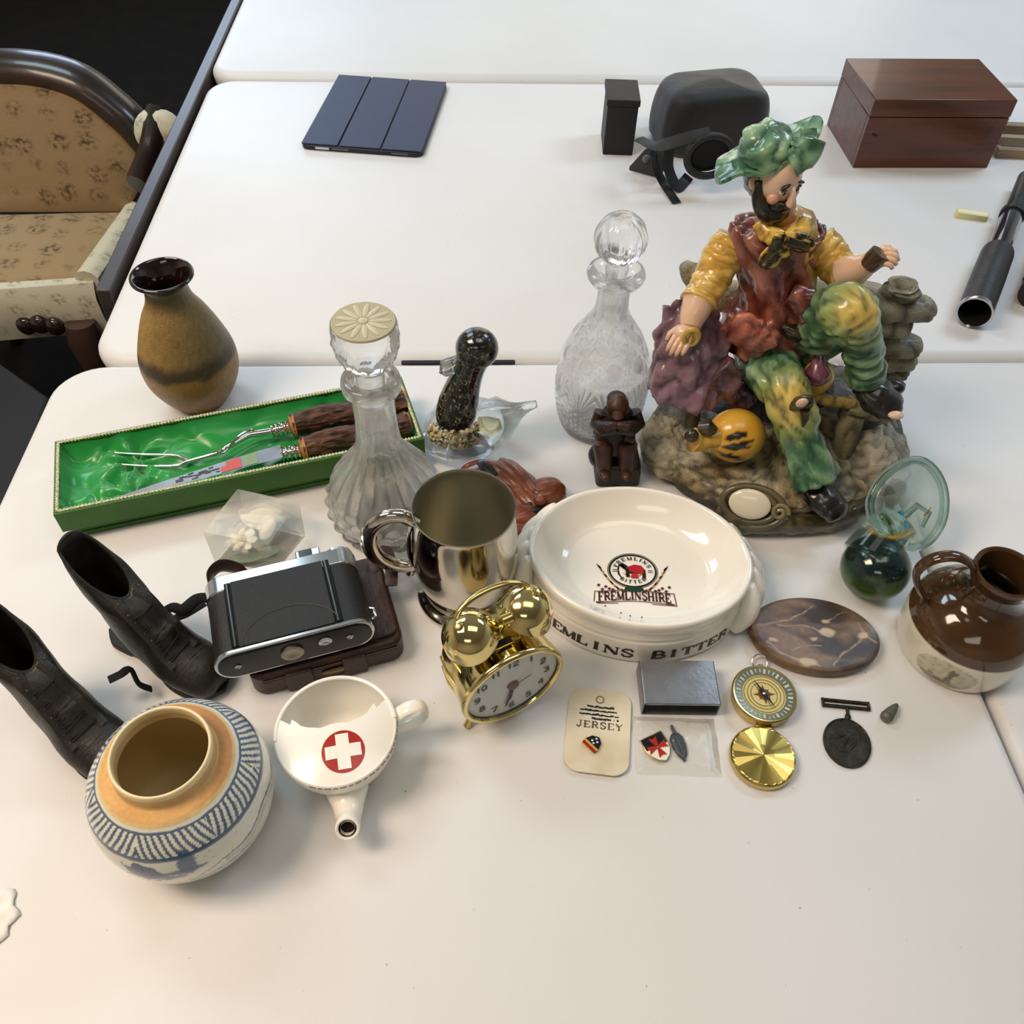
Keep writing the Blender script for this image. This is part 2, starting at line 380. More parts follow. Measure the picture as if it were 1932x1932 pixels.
# ------------------------------------------------------------------ settee, dark panel and dark chair left of the tables
m_darkwood = mat('dark_polished_wood', '#1d130e', rough=.3, var=[('#30201a', (3, 40, 3), 4, .4, .7, .8)], coat=.3)
def fabric(name, base, motif, sc_, fac=.75):
    m = mat(name, base, rough=.9, sheen=.2, bump=(.25, 500, 2)); N = m.node_tree.nodes; L = m.node_tree.links; b = N['Principled BSDF']
    tc = N.new('ShaderNodeTexCoord'); v = N.new('ShaderNodeTexVoronoi'); v.inputs['Scale'].default_value = sc_; v.inputs['Randomness'].default_value = .35
    n = N.new('ShaderNodeTexNoise'); n.inputs['Scale'].default_value = sc_*5.5; n.inputs['Detail'].default_value = 3
    sx = N.new('ShaderNodeSeparateXYZ'); ad = N.new('ShaderNodeMath'); cb = N.new('ShaderNodeCombineXYZ'); L.new(tc.outputs['Object'], sx.inputs[0])
    L.new(sx.outputs[1], ad.inputs[0]); L.new(sx.outputs[2], ad.inputs[1]); L.new(sx.outputs[0], cb.inputs[0]); L.new(ad.outputs[0], cb.inputs[1])   # the print lies flat on seat and back alike
    L.new(cb.outputs[0], v.inputs['Vector']); L.new(cb.outputs[0], n.inputs['Vector'])
    a = N.new('ShaderNodeMapRange'); a.inputs[1].default_value = .46; a.inputs[2].default_value = .22; L.new(v.outputs['Distance'], a.inputs[0])
    c = N.new('ShaderNodeMapRange'); c.inputs[1].default_value = .42; c.inputs[2].default_value = .62; L.new(n.outputs['Fac'], c.inputs[0])
    mu = N.new('ShaderNodeMath'); mu.operation = 'MULTIPLY'; L.new(a.outputs[0], mu.inputs[0]); L.new(c.outputs[0], mu.inputs[1])
    m2 = N.new('ShaderNodeMath'); m2.operation = 'MULTIPLY'; m2.inputs[1].default_value = fac; L.new(mu.outputs[0], m2.inputs[0])
    x = N.new('ShaderNodeMix'); x.data_type = 'RGBA'; L.new(m2.outputs[0], x.inputs[0]); x.inputs[6].default_value = (*lin(base), 1); x.inputs[7].default_value = (*lin(motif), 1)
    L.new(x.outputs[2], b.inputs['Base Color']); return m
m_tan = fabric('tan_floral_fabric', '#9d8561', '#4c3a20', 17, .92)
m_pale = fabric('pale_floral_fabric', '#cfccb6', '#77765a', 24)
ZS = -.32
def settee():
    t = thing('settee', 'floral upholstered settee with dark wood frame left of the far table', 'settee', (-1.05, 1.55, 0))
    org = np.array(t.location)
    def P(m, nm, mt, **k): m.warp(lambda V: V - org); return m.build(nm, mt, t, **k)
    a, b = at(0, 533, ZS), at(158, 520, ZS); a2 = at(-260, 553, ZS); c = at(246, 396, ZS); d = at(-260, 396, ZS)
    # seat pad
    def pad(corn, z0, z1, infl):
        m = M(); n = 16; rows = []
        for (k, (ins, zz)) in enumerate(((0, z0), (0, z1-.02), (.004, z1-.008), (.014, z1-.001), (.03, z1+infl*.5), (.08, z1+infl))):
            cen = sum(corn, Vector())/4; ring = []
            for i in range(4):
                p, q = corn[i], corn[(i+1) % 4]
                for j in range(n):
                    r = p.lerp(q, j/n); dv = (cen-r); r = r + dv*min(ins/dv.length*1.2, .9); ring.append((r.x, r.y, zz))
            rows.append(ring)
        return m.surf(np.array(rows), cv=True, cap0=True, cap1=True)
    P(pad([a2, b, c, d], TZ+ZS-.05, TZ+ZS, .006), 'seat', m_tan)
    # pale front apron with its lower wooden rail
    f0, f1 = a2 + Vector((.0, -.012, -.006)), b + Vector((.02, -.012, -.006)); dn = Vector((0, 0, -.115))
    rows = np.array([[f0.lerp(f1, i/12)[:] for i in range(13)], [(f0.lerp(f1, i/12)+Vector((0, -.012, -.03)))[:] for i in range(13)], [(f0.lerp(f1, i/12)+Vector((0, -.01, -.075)))[:] for i in range(13)], [(f0.lerp(f1, i/12)+dn)[:] for i in range(13)],
                     [(f0.lerp(f1, i/12)+dn+Vector((0, .03, 0)))[:] for i in range(13)], [(f0.lerp(f1, i/12)+Vector((0, .03, 0)))[:] for i in range(13)]])
    P(M().surf(rows, cu=True), 'seat_apron', m_pale, ang=50)
    # right side border, pale piping running back
    g0, g1 = f1 + Vector((-.012, .004, .002)), c + Vector((.012, 0, 0.0))
    P(M().tube([g0, g0.lerp(g1, .5), g1], [(.02, .024)]*3, 10), 'piping', m_pale)
    sd = [g0 + Vector((.012, 0, -.01)), g1 + Vector((.012, 0, -.01))]
    P(M().surf(np.array([[p[:] for p in sd], [(p+Vector((0, 0, -.11)))[:] for p in sd], [(p+Vector((-.03, 0, -.11)))[:] for p in sd], [(p+Vector((-.03, 0, -.01)))[:] for p in sd]]), cu=True), 'side_apron', m_pale)
    # back rest : rounded panel leaning on the plane y = 1.66
    YB = 1.655
    pr = [(246, 398), (272, 340), (268, 305), (232, 262), (190, 225), (120, 180), (20, 160), (-100, 170), (-200, 220), (-250, 300), (-255, 398)]
    pts = [aty(x, y, YB) for x, y in pr]; pts = [Vector((p.x, p.y + (p.z-pts[0].z)*.12, p.z)) for p in pts]
    curve = spl(pts, 44); cen = curve.mean(0)
    rows = []
    for (s, dy) in ((1, .05), (1, .004), (.985, -.012), (.94, -.02), (.6, -.026)):
        r = cen + (curve-cen)*s; r[:, 1] += dy; rows.append(r)
    P(M().surf(np.array(rows), cv=True, cap0=True, cap1=True), 'backrest', m_tan)
    fr = cen + (curve-cen)*1.10; fr[:, 1] += .02
    P(M().tube([Vector(p) for p in fr], [(.045, .03)]*len(fr), 12, up=(0, 1, 0)), 'back_frame', m_darkwood)
    # curving arm that reaches the far table
    arm = [aty(300, 210, 1.62), aty(292, 262, 1.58), aty(282, 300, 1.55), aty(262, 350, 1.50)]
    P(M().tube([Vector(p) for p in spl(arm, 14)], [(.03, .022)]*14, 10), 'arm', m_darkwood)
    P(M().ell(aty(305, 255, 1.60)[:], (.05, .03, .05)), 'arm_pad', m_pale)
    # legs : one plain, one carved
    p = at(150, 608, -.40); bl = M()
    bl.tube([p + Vector((0, .0, .0)), p + Vector((0, -.004, -.04)), p + Vector((-.006, 0, -.12)), Vector((p.x-.01, p.y, .0))], [(.028, .028), (.034, .034), (.022, .022), (.016, .016)], 14)
    P(bl, 'leg', mat('brown_wood_leg', '#4a3630', rough=.35))
    for (px, py) in ((-180, 640),):
        q = at(px, py, -.42); P(M().tube([q + Vector((0, .02, .05)), q, Vector((q.x, q.y, 0))], [.03, .032, .018], 14), 'leg', m_darkwood)
    for (X, Y) in ((-.86, 1.72), (-1.25, 1.72)):
        P(M().tube([(X, Y, TZ+ZS-.08), (X, Y, 0)], [.024, .016], 10), 'leg', m_darkwood)
    sc_ = M(); q = at(82, 612, -.40)
    for i in range(3): sc_.ell((q.x-.035+i*.028, q.y, q.z-.004*abs(i-1)), (.019, .014, .02), nu=10, nv=14)
    P(sc_, 'carved_knuckle', mat('carved_polished_wood', '#2b1a17', rough=.12, coat=.5))
settee()

def panel():
    y0, y1 = .955, 2.05
    t = thing('timber_board', 'dark wooden board standing on edge against the far table', 'board', T(-.474, (y0+y1)/2, -TZ)); org = np.array(t.location)
    m = M()
    cs = [T(-.4795, y0, -.003), T(-.4605, y0, -.003), T(-.4605, y1, -.003), T(-.4795, y1, -.003)]
    vs = [(p.x, p.y, 0.0) for p in cs] + [tuple(p) for p in cs]
    m.add(vs, [(3,2,1,0),(4,5,6,7),(0,1,5,4),(1,2,6,5),(2,3,7,6),(3,0,4,7)]); m.warp(lambda V: V-org)
    m.build('board', mat('dark_board_wood', '#3a3330', rough=.38, var=[('#4b4644', (6, 6, 60), 4, .4, .7, .8)]), t, bevel=.002)
panel()

def dark_chair():
    z = -.30; q = [at(-60, 640, z), at(95, 747, z), at(30, 960, z), at(-230, 900, z)]
    t = thing('dark_chair', 'very dark brown chair standing left of the front table', 'chair', (-.86, 1.02, 0)); org = np.array(t.location)
    def P(m, nm, mt, **k): m.warp(lambda V: V - org); return m.build(nm, mt, t, **k)
    mm = mat('dark_brown_leather', '#120d09', rough=.6, bump=(.2, 120, 3))
    m = M(); m.add([(p.x, p.y, p.z-.05) for p in q] + [tuple(p) for p in q], [(3,2,1,0),(4,5,6,7),(0,1,5,4),(1,2,6,5),(2,3,7,6),(3,0,4,7)])
    P(m, 'seat', mm, bevel=.012, bseg=3)
    for p in q:
        c = sum(q, Vector())/4; r = p.lerp(c, .12)
        P(M().tube([(r.x, r.y, TZ+z-.045), (r.x, r.y, 0)], [.02, .014], 10), 'leg', m_darkwood)
    # back : leans up at the far left edge
    b0, b1 = q[0].lerp(q[3], .12), q[0].lerp(q[1], .30); up = Vector((-.06, .03, .20))
    m = M()
    for s, tt in ((0, 0),):
        A = [b0, b1, b1 + up*1.0, b0 + up]; n = (b1-b0).cross(up).normalized()*.018
        m.add([tuple(p-n) for p in A] + [tuple(p+n) for p in A], [(3,2,1,0),(4,5,6,7),(0,1,5,4),(1,2,6,5),(2,3,7,6),(3,0,4,7)])
    P(m, 'backrest', mm, bevel=.008, bseg=3)
dark_chair()

# ================================================================== round things on the front table
def vase():
    t = thing('stoneware_vase', 'brown stoneware vase with a dark band and a glossy black rim', 'vase', at(380, 750))
    prof = spl([(.025,0), (.029,.002), (.039,.016), (.0475,.034), (.0505,.050), (.0490,.068), (.0415,.092), (.033,.113), (.0245,.129), (.0215,.141), (.0225,.150), (.0290,.157)], 60)
    m = M().lathe(prof, 96, cap0=True, cap1=False)
    b1, b2, band, tan, ol = map(lin, ('#7e5a2a', '#8d6c38', '#393022', '#9e7f48', '#5f5237')); 
    def paint(V):
        n = nz(V, 60); n2 = nz(V, 420, 3); z = V[:, 2] + .004*n
        def mix(a, b, k): return a*(1-k[:, None]) + b*k[:, None]
        A = np.array
        c = mix(A(b1)[None], A(b2)[None], smoothstep(.0, .05, z)); c = mix(c, A(band)[None], smoothstep(.058, .064, z)*.95)
        side = (V[:, 0]*.85 - V[:, 1]*.2)/.05                      # upper part turns from tan to olive towards one flank
        top = mix(A(tan)[None], A(ol)[None], np.clip(.35+.75*side, 0, 1)); c = mix(c, top, smoothstep(.072, .084, z)); c = mix(c, A(ol)[None]*.9, smoothstep(.122, .145, z)*.85)
        c = mix(c, A(lin('#241a12'))[None], smoothstep(.1495, .1515, V[:, 2])); return c*(1+.35*n2[:, None]*(V[:, 2] < .149)[:, None])
    m.paint(paint)
    m.build('body', mat('vase_glaze', '#8a6a35', rough=.38, attr=True, bump=(.35, 450, 3)), t)
    lip = spl([(.0288,.1562), (.0308,.1580), (.0300,.1604), (.0272,.1600), (.0215,.150), (.0175,.138), (.020,.115), (.036,.085)], 30)
    M().lathe(lip, 96, cap0=False, cap1=False).build('rim', mat('black_brown_glaze', '#190e09', rough=.08, coat=.6), t, label='glossy black rim')
vase()

m_glass = clear_mix('clear_lead_glass', .22, 1.48, (.975, .975, .955), .012, .06, .42)
m_glass2 = clear_mix('cut_crystal', .22, 1.48, (.985, .985, .985), .012, .05, .5)
def decanter_left():
    t = thing('glass_decanter', 'hobnail glass decanter with a flat mushroom stopper in front of the green gift box', 'decanter', at(733, 979), .1); t.scale = (1, 1, 1.045)
    out = spl([(.040,0), (.0465,.004), (.0510,.016), (.0535,.030), (.0515,.047), (.0455,.060), (.036,.074), (.026,.088), (.0205,.104), (.0182,.124), (.0178,.148), (.0182,.158)], 110)
    def fn(a, z, i):
        hob = smoothstep(.002, .008, z)*(1-smoothstep(.040, .054, z)); fl = smoothstep(.046, .060, z)*(1-smoothstep(.088, .104, z)); k = 20
        row = z/.0105; ph = (math.floor(row) % 2)*PI/k
        return 1 + .085*hob*np.abs(np.cos((a*k + ph*k)/2))*abs(math.sin(PI*row)) + .05*fl*np.abs(np.cos(a*k/2)) + .018*smoothstep(.1, .108, z)*np.abs(np.cos(a*3))
    inn = spl([(.0128,.160), (.0130,.140), (.0142,.122), (.0165,.104), (.022,.088), (.032,.073), (.043,.058), (.0490,.044), (.0505,.030), (.047,.016), (.038,.008), (.02,.006)], 60)
    m = M()
    lipv = [(.0225,.160), (.0250,.164), (.0256,.169), (.0246,.1735), (.0215,.175), (.016,.1745), (.0135,.170)]
    P0 = [tuple(p) for p in out]
    m.lathe(P0 + lipv + [tuple(p) for p in inn], 240, fn=lambda a, z, i: fn(a, z, i) if i < len(P0) else np.ones_like(a))
    na = 240; aa = np.arange(na)*2*PI/na
    def cuts(V):
        c = np.full((len(V), 3), .001)
        for i in range(len(P0)): f = fn(aa, P0[i][1], i)-1; c[i*na:(i+1)*na] = np.clip(f/.085, 0, 1)[:, None]*.9*(.35 if P0[i][1] > .1 else 1) + .001
        return c
    m.paint(cuts).build('body', m_glass, t, ang=80)
    st = M()
    def sf(a, z, i):
        f = smoothstep(.190, .196, z)*(1-smoothstep(.214, .219, z))
        return 1 + .10*f*np.abs(np.cos(a*7 + (4*(z-.19)/.02)))
    st.lathe([(.0105,.150), (.0118,.168), (.0125,.178), (.0120,.184), (.0165,.189), (.0215,.195), (.0245,.204), (.0258,.213), (.0268,.219), (.0272,.224), (.0262,.2275), (.0235,.2285), (.010,.2285), (.001,.2285)], 140, fn=sf)
    st.build('stopper', m_glass, t, ang=50)
    M().lathe([(.0258, .2272), (.0252, .2288), (.0003, .2290)], 60).build('stopper_disc', mat('milky_glass', '#cfc8a6', rough=.22, trans=.35), t, label='milky top of the stopper')
    s2 = M()
    for i in range(13):
        a = i*2*PI/13
        s2.ell((.0135*math.cos(a), .0135*math.sin(a), .2290), (.0095, .0024, .0008), rot=(0, 0, a), nu=6, nv=10)
    s2.ell((0, 0, .2291), (.004, .004, .0012), nu=6, nv=12)
    s2.build('stopper_star', mat('frosted_glass', '#dbd4b4', rough=.4, trans=.3), t, label='moulded star on the stopper top')
decanter_left()

def decanter_right():
    t = thing('glass_decanter', 'cut crystal decanter with a ball stopper beside the seated figurine', 'decanter', at(1126, 795), .3)
    out = spl([(.036,0), (.040,.002), (.0455,.018), (.0485,.040), (.0495,.060), (.0480,.080), (.043,.100), (.0345,.119), (.0255,.133), (.0188,.145), (.0165,.158), (.0163,.172), (.0175,.180)], 140)
    def fn(a, z, i):
        d = smoothstep(.006, .012, z)*(1-smoothstep(.046, .052, z))
        dia = np.maximum(np.abs(np.sin(a*14 + z*420)), np.abs(np.sin(a*14 - z*420)))
        fan = smoothstep(.050, .054, z)*(1-smoothstep(.080, .086, z)); ph = np.mod(a*9/(2*PI), 1)-.5
        fans = np.abs(np.sin(np.arctan2(ph*.035, max(z-.046, .002))*16))*(np.abs(ph*.034) < (z-.046)*1.0)
        lens = np.zeros_like(a)
        for zc, ra, k in ((.104, .009, 9), (.1225, .006, 9), (.136, .0035, 12)):
            u = (np.mod(a*k/(2*PI)+(.5 if zc == .1225 else 0), 1)-.5)*2*PI*.04/k*(1.05 if zc < .11 else .8); r2 = (u*u + (z-zc)**2)/(ra*ra)
            lens += np.clip(1-r2, 0, 1)
        neck = smoothstep(.142, .147, z)*(1-smoothstep(.172, .176, z))
        return 1 - .036*d*(1-dia) - .036*fan*fans - .055*lens - .045*neck*np.abs(np.sin(a*4))
    lipv = [(.0245,.183), (.0272,.187), (.0280,.190), (.0265,.1935), (.0205,.1945), (.014,.193)]
    inn = spl([(.0115,.186), (.0118,.165), (.0135,.146), (.0195,.132), (.029,.117), (.0375,.098), (.0430,.078), (.0442,.058), (.0425,.030), (.037,.012), (.018,.009)], 60)
    P0 = [tuple(p) for p in out]
    na = 260; aa = np.arange(na)*2*PI/na
    def cuts(V):
        c = np.full((len(V), 3), .001)
        for i in range(len(P0)): f = 1-fn(aa, P0[i][1], i); c[i*na:(i+1)*na] = np.clip(f/.036, 0, 1)[:, None]*.9 + .001
        return c
    M().lathe(P0 + lipv + [tuple(p) for p in inn], 260, fn=lambda a, z, i: fn(a, z, i) if i < len(P0) else np.ones_like(a)).paint(cuts).build('body', m_glass2, t, ang=80)
    def sf(a, z, i):
        u = smoothstep(.206, .214, z)
        return 1 - .055*u*np.abs(np.sin(a*6))**3 - .03*(1-u)*np.abs(np.sin(a*9 + z*300))
    ball = [(.0090,.170), (.0105,.188), (.0112,.196), (.0100,.200)] + [(.0248*math.sin(x), .2265 - .0248*math.cos(x)) for x in np.linspace(.45, PI-.02, 40)]
    M().lathe(ball, 168, fn=sf).build('stopper', m_glass2, t, ang=60, label='ball-shaped facetted stopper')
decanter_right()

m_steelpol = mat('polished_pewter', '#c9c4b8', rough=.10, metal=1.0, rvar=(40, .06, .16))
m_steelbr = mat('brushed_pewter', '#b9b5a4', rough=.44, metal=1.0, bump=(.12, (30, 30, 900), 2))
def tankard():
    t = thing('tankard', 'polished pewter tankard with a loop handle beside the white ashtray', 'tankard', at(880, 1118), 0)
    out = spl([(.0445,0), (.0452,.003), (.0440,.006), (.0385,.010), (.0370,.014), (.0395,.022), (.0435,.036), (.0460,.054), (.0458,.074), (.0440,.096), (.0425,.112), (.0424,.1185), (.0432,.1205)], 70)
    M().lathe(out, 96, cap0=True, cap1=False).build('body', m_steelpol, t)
    inn = [(.0432,.1205), (.0426,.1215), (.0416,.1200), (.0417,.112), (.0432,.094), (.0450,.072), (.0450,.054), (.0425,.034), (.0385,.020), (.034,.015), (.001,.014)]
    M().lathe(inn, 96, cap0=False, cap1=True).build('lining', m_steelbr, t, label='dull brushed inside of the tankard')
    pts = spl([(-.041,.0,.098), (-.052,-.001,.107), (-.066,-.003,.106), (-.078,-.005,.094), (-.0815,-.006,.076), (-.077,-.006,.058), (-.066,-.004,.045), (-.053,-.002,.040), (-.042,0,.042)], 40)
    k = len(pts)
    rad = [(.0064+.0018*math.sin(PI*i/(k-1)), .0058) for i in range(k)]
    h = M().tube([Vector(p) for p in pts], [(a, b) for (b, a) in rad], 14, up=(0, 1, 0)); hd = h.build('handle', m_steelpol, t)
    s = M().tube([(-.0445,-.001,.100), (-.048,-.002,.085), (-.049,-.002,.062), (-.047,-.002,.046)], [(.0022,.006)]*4, 10, up=(1, 0, 0)); s.build('handle_strap', m_steelpol, hd)
    M().ell((-.049, -.003, .034), (.004, .005, .006), rot=(0, .5, 0)).build('handle_tip', m_steelpol, hd)
tankard()

# ------------------------------------------------------------------ white oval ashtray with rope lugs
m_por = mat('cream_porcelain', '#f3efe4', rough=.12, coat=.4)
m_print = mat('black_print', '#17120f', rough=.4)
def ashtray():
    c_ = at(1208, 1043, .055); t = thing('ashtray', 'large oval white ceramic ashtray printed with a red elephant crest', 'ashtray', (c_.x, c_.y, TZ), math.radians(-6))
    A, B = .099, .0790          # rim half-axes
    prof = [(.985, 0), (1.0, .002), (1.004, .005), (1.0, .020), (.996, .028), (.985, .0305), (.985, .034), (.980, .036), (.975, .041), (.985, .0445), (1.0, .050), (.998, .0550), (.975, .0570), (.945, .0562), (.92, .0535),
            (.89, .0500), (.84, .0450), (.78, .0400), (.72, .0358), (.66, .0332), (.60, .0322), (.3, .0320), (.01, .0320)]
    n = 128; a = np.arange(n)*2*PI/n; rows = []
    for s, z in spl(prof, 90):
        z = z*1.0
        off = (1-s)*A*.25
        rows.append(np.stack([(A*s)*np.cos(a), (B*s)*np.sin(a), np.full(n, z)], 1))
    M().surf(np.array(rows), cv=True, cap0=True, cap1=True).build('dish', m_por, t, ang=70)
    # rope-fluted lugs at both ends
    for sg in (1, -1):
        m = M()
        for i, th in enumerate(np.linspace(-.34, .50, 5)):
            pts = []
            for u in np.linspace(0, 1, 12):
                an = th + (u-.4)*.22
                rr = .985 + .085*math.sin(PI*min(u*1.02, 1))**.7*(1-.25*abs(th)/.62) + .02*(1-u)
                z = .004 + .046*u
                pts.append(Vector((sg*A*rr*math.cos(an), B*rr*math.sin(an)*1.02, z)))
            m.tube(pts, [.0055 + .0042*math.sin(PI*u) for u in np.linspace(0, 1, 12)], 12)
        m.build('rope_lug', m_por, t, remesh=.0016, rsmooth=4)
    # lettering on the front wall
    def side(x, y):
        th = -PI/2 + x/(.0865); z = .0088 + y
        s = np.interp(z/1.0, [p[1] for p in prof[:6]], [p[0] for p in prof[:6]])*1.004
        return (A*s*math.cos(th), B*s*math.sin(th), z)
    for i, ch in enumerate('FREMLINS BITTER'):
        if ch == ' ': continue
        x0 = (i-7.2)*.0119; qs, wd = quads(ch, .0108)
        lay(M(), [[(p[0] + x0, p[1]) for p in q] for q in qs], side, cut=3).build('letter', m_print, t)
    # crest printed on the floor of the dish
    zf = .0327; cz = M(); rd, br, gn, ye, mar = map(lin, ('#b3202c', '#3d2a20', '#1d3a24', '#b98a3c', '#5a2a2a')); kx = math.radians(6); bk = lin('#1c1a17')
    lc = Matrix.Rotation(math.radians(6), 3, 'Z') @ (at(1196, 1082, zf) - Vector((c_.x, c_.y, TZ))); ox, oy = lc.x, lc.y - .0095
    def P2(x, y, zz=zf):
        x, y = x*.00105, y*.00105
        return (ox + x*math.cos(kx) - y*math.sin(kx), oy + x*math.sin(kx) + y*math.cos(kx), zz)
    def ring(rx, ry, wd, cx, cy, col, zz=zf, n=48, a0=0, a1=2*PI):
        an = np.linspace(a0, a1, n); cz.surf(np.array([[P2(cx+(rx+wd/2)*math.cos(x), cy+(ry+wd/2)*math.sin(x), zz) for x in an], [P2(cx+(rx-wd/2)*math.cos(x), cy+(ry-wd/2)*math.sin(x), zz) for x in an]]), col=col)
    def poly(pts, col, zz=zf+.0001):
        cz.add([P2(x, y, zz) for x, y in pts], [tuple(range(len(pts)))], col)
    ring(20, 17, 1.6, 0, 12, bk); ring(21.6, 18.6, .5, 0, 12, br)
    # elephant : head left, red blanket
    eb = [(-6,5),(-6,12),(-4,16),(2,18),(8,17),(11,13),(11,4),(8,4),(8,9),(4,9),(3,4),(-1,4),(-1,9),(-3,9),(-3,5)]
    poly(eb, bk); poly([(-6,12),(-4,17),(-7,19),(-11,17),(-12,12),(-11,7),(-9,4),(-10.5,4),(-13,8),(-13,14),(-12,18),(-8,20.5)], bk)
    poly([(-4,16),(2,18.6),(8,17.4),(10,13),(9,8.5),(2,9.5),(-3,11)], rd, zf+.0003); poly([(-2,4),(5,4),(4,9),(-1,9)], lin('#b8302f'), zf+.0002)
    ring(9, 6, .8, 0, 12, ye, zf+.0001, 20, 3.6, 5.8)
    def curved(text, rad_x, rad_y, cy, size, a_mid, flip, col):
        q, wd = quads(text, size, gap=5)
        def f(x, y):
            th = a_mid - x/(rad_x) if not flip else a_mid + x/rad_x
            rr = y if not flip else -y
            return P2((rad_x+rr)*math.cos(th), cy+(rad_y+rr)*math.sin(th), zf+.0002)
        lay(cz, q, f, col=col)
    curved('FREMLINS', 13.8, 11.6, 12, 3.2, PI/2, False, br); curved('BITTER', 15.6, 13.6, 12, 3.2, -PI/2, True, br)
    for sg in (1, -1):
        poly([(sg*13, 12.4), (sg*17.4, 12.4), (sg*17.4, 13.0), (sg*13, 13.0)], br); poly([(sg*13, 10.6), (sg*17.4, 10.6), (sg*17.4, 11.2), (sg*13, 11.2)], br)
    # barley ears either side, green bow below
    for sg in (1, -1):
        for i in range(9):
            u = i/8; x = sg*(9+19*u); y = -9 + 24*u**1.6
            poly([(x-sg*1.6, y-1.5), (x+sg*.2, y-2.2), (x+sg*2.6, y+1.6), (x+sg*.4, y+1.2)], ye if i % 2 else br)
        poly([(sg*26, 11), (sg*27, 10.5), (sg*31, 18), (sg*30.4, 18.4)], br)
        for (px, py) in ((24, -6), (21, -8), (27, -9), (18, -9), (30, -4.6)): poly([(sg*px-1.6, py), (sg*px, py+1.8), (sg*px+1.8, py+.4), (sg*px+.2, py-1.6)], mar)
    poly([(-7,-5.5),(7,-5.5),(8.5,-8.5),(4,-10.5),(-4,-10.5),(-8.5,-8.5)], gn, zf+.0003)
    # ribbon with the shire name
    def rib(x, y): return P2(x, y - 15.6 - .0035*x*x*0 + 1.2*math.cos(x/12.0), zf+.0002)
    for yy in (-5.6, 5.6):
        q = [[(x, yy-.35), (x, yy+.35), (x+2, yy+.35), (x+2, yy-.35)][::1] for x in np.arange(-33, 33, 2)]
        for k in q: cz.surf(np.array([[rib(*k[0]), rib(*k[3])], [rib(*k[1]), rib(*k[2])]]), col=mar)
    for sg in (1, -1):
        poly([(sg*33, -10.6), (sg*33.7, -10.6), (sg*35, -24), (sg*34.2, -24)], mar); poly([(sg*34.5, -23), (sg*34.5, -23.8), (sg*14, -22.8), (sg*14, -22.2)], mar); poly([(sg*33, -21.6), (sg*26, -21.0), (sg*26, -21.8), (sg*32, -23)], mar)
    q, wd = quads('FREMLINSHIRE', 8.4, gap=1.2); sc = 61/wd
    lay(cz, [[(p[0]*sc, p[1]-3.9) for p in s] for s in q], rib, col=lin('#4a2222'))
    cz.build('crest', mat('printed_crest', '#333333', rough=.3, attr=True), t, smooth=False)
    def dish_z(x, y): sr = math.hypot(x/A, y/B); return float(np.interp(sr, [.3, .60, .66, .72, .78, .84, .89, .92], [.0320, .0322, .0332, .0358, .0400, .0450, .0500, .0535])) + .0002
    ch = M()
    for (x, y) in ((-.012, -.052), (-.004, -.0545), (.006, -.0545), (-.026, -.046)): ch.ell((x, y, dish_z(x, y)), (.0009, .0006, .0005), nu=5, nv=7)
    ch.build('glaze_chip', m_print, t)
ashtray()

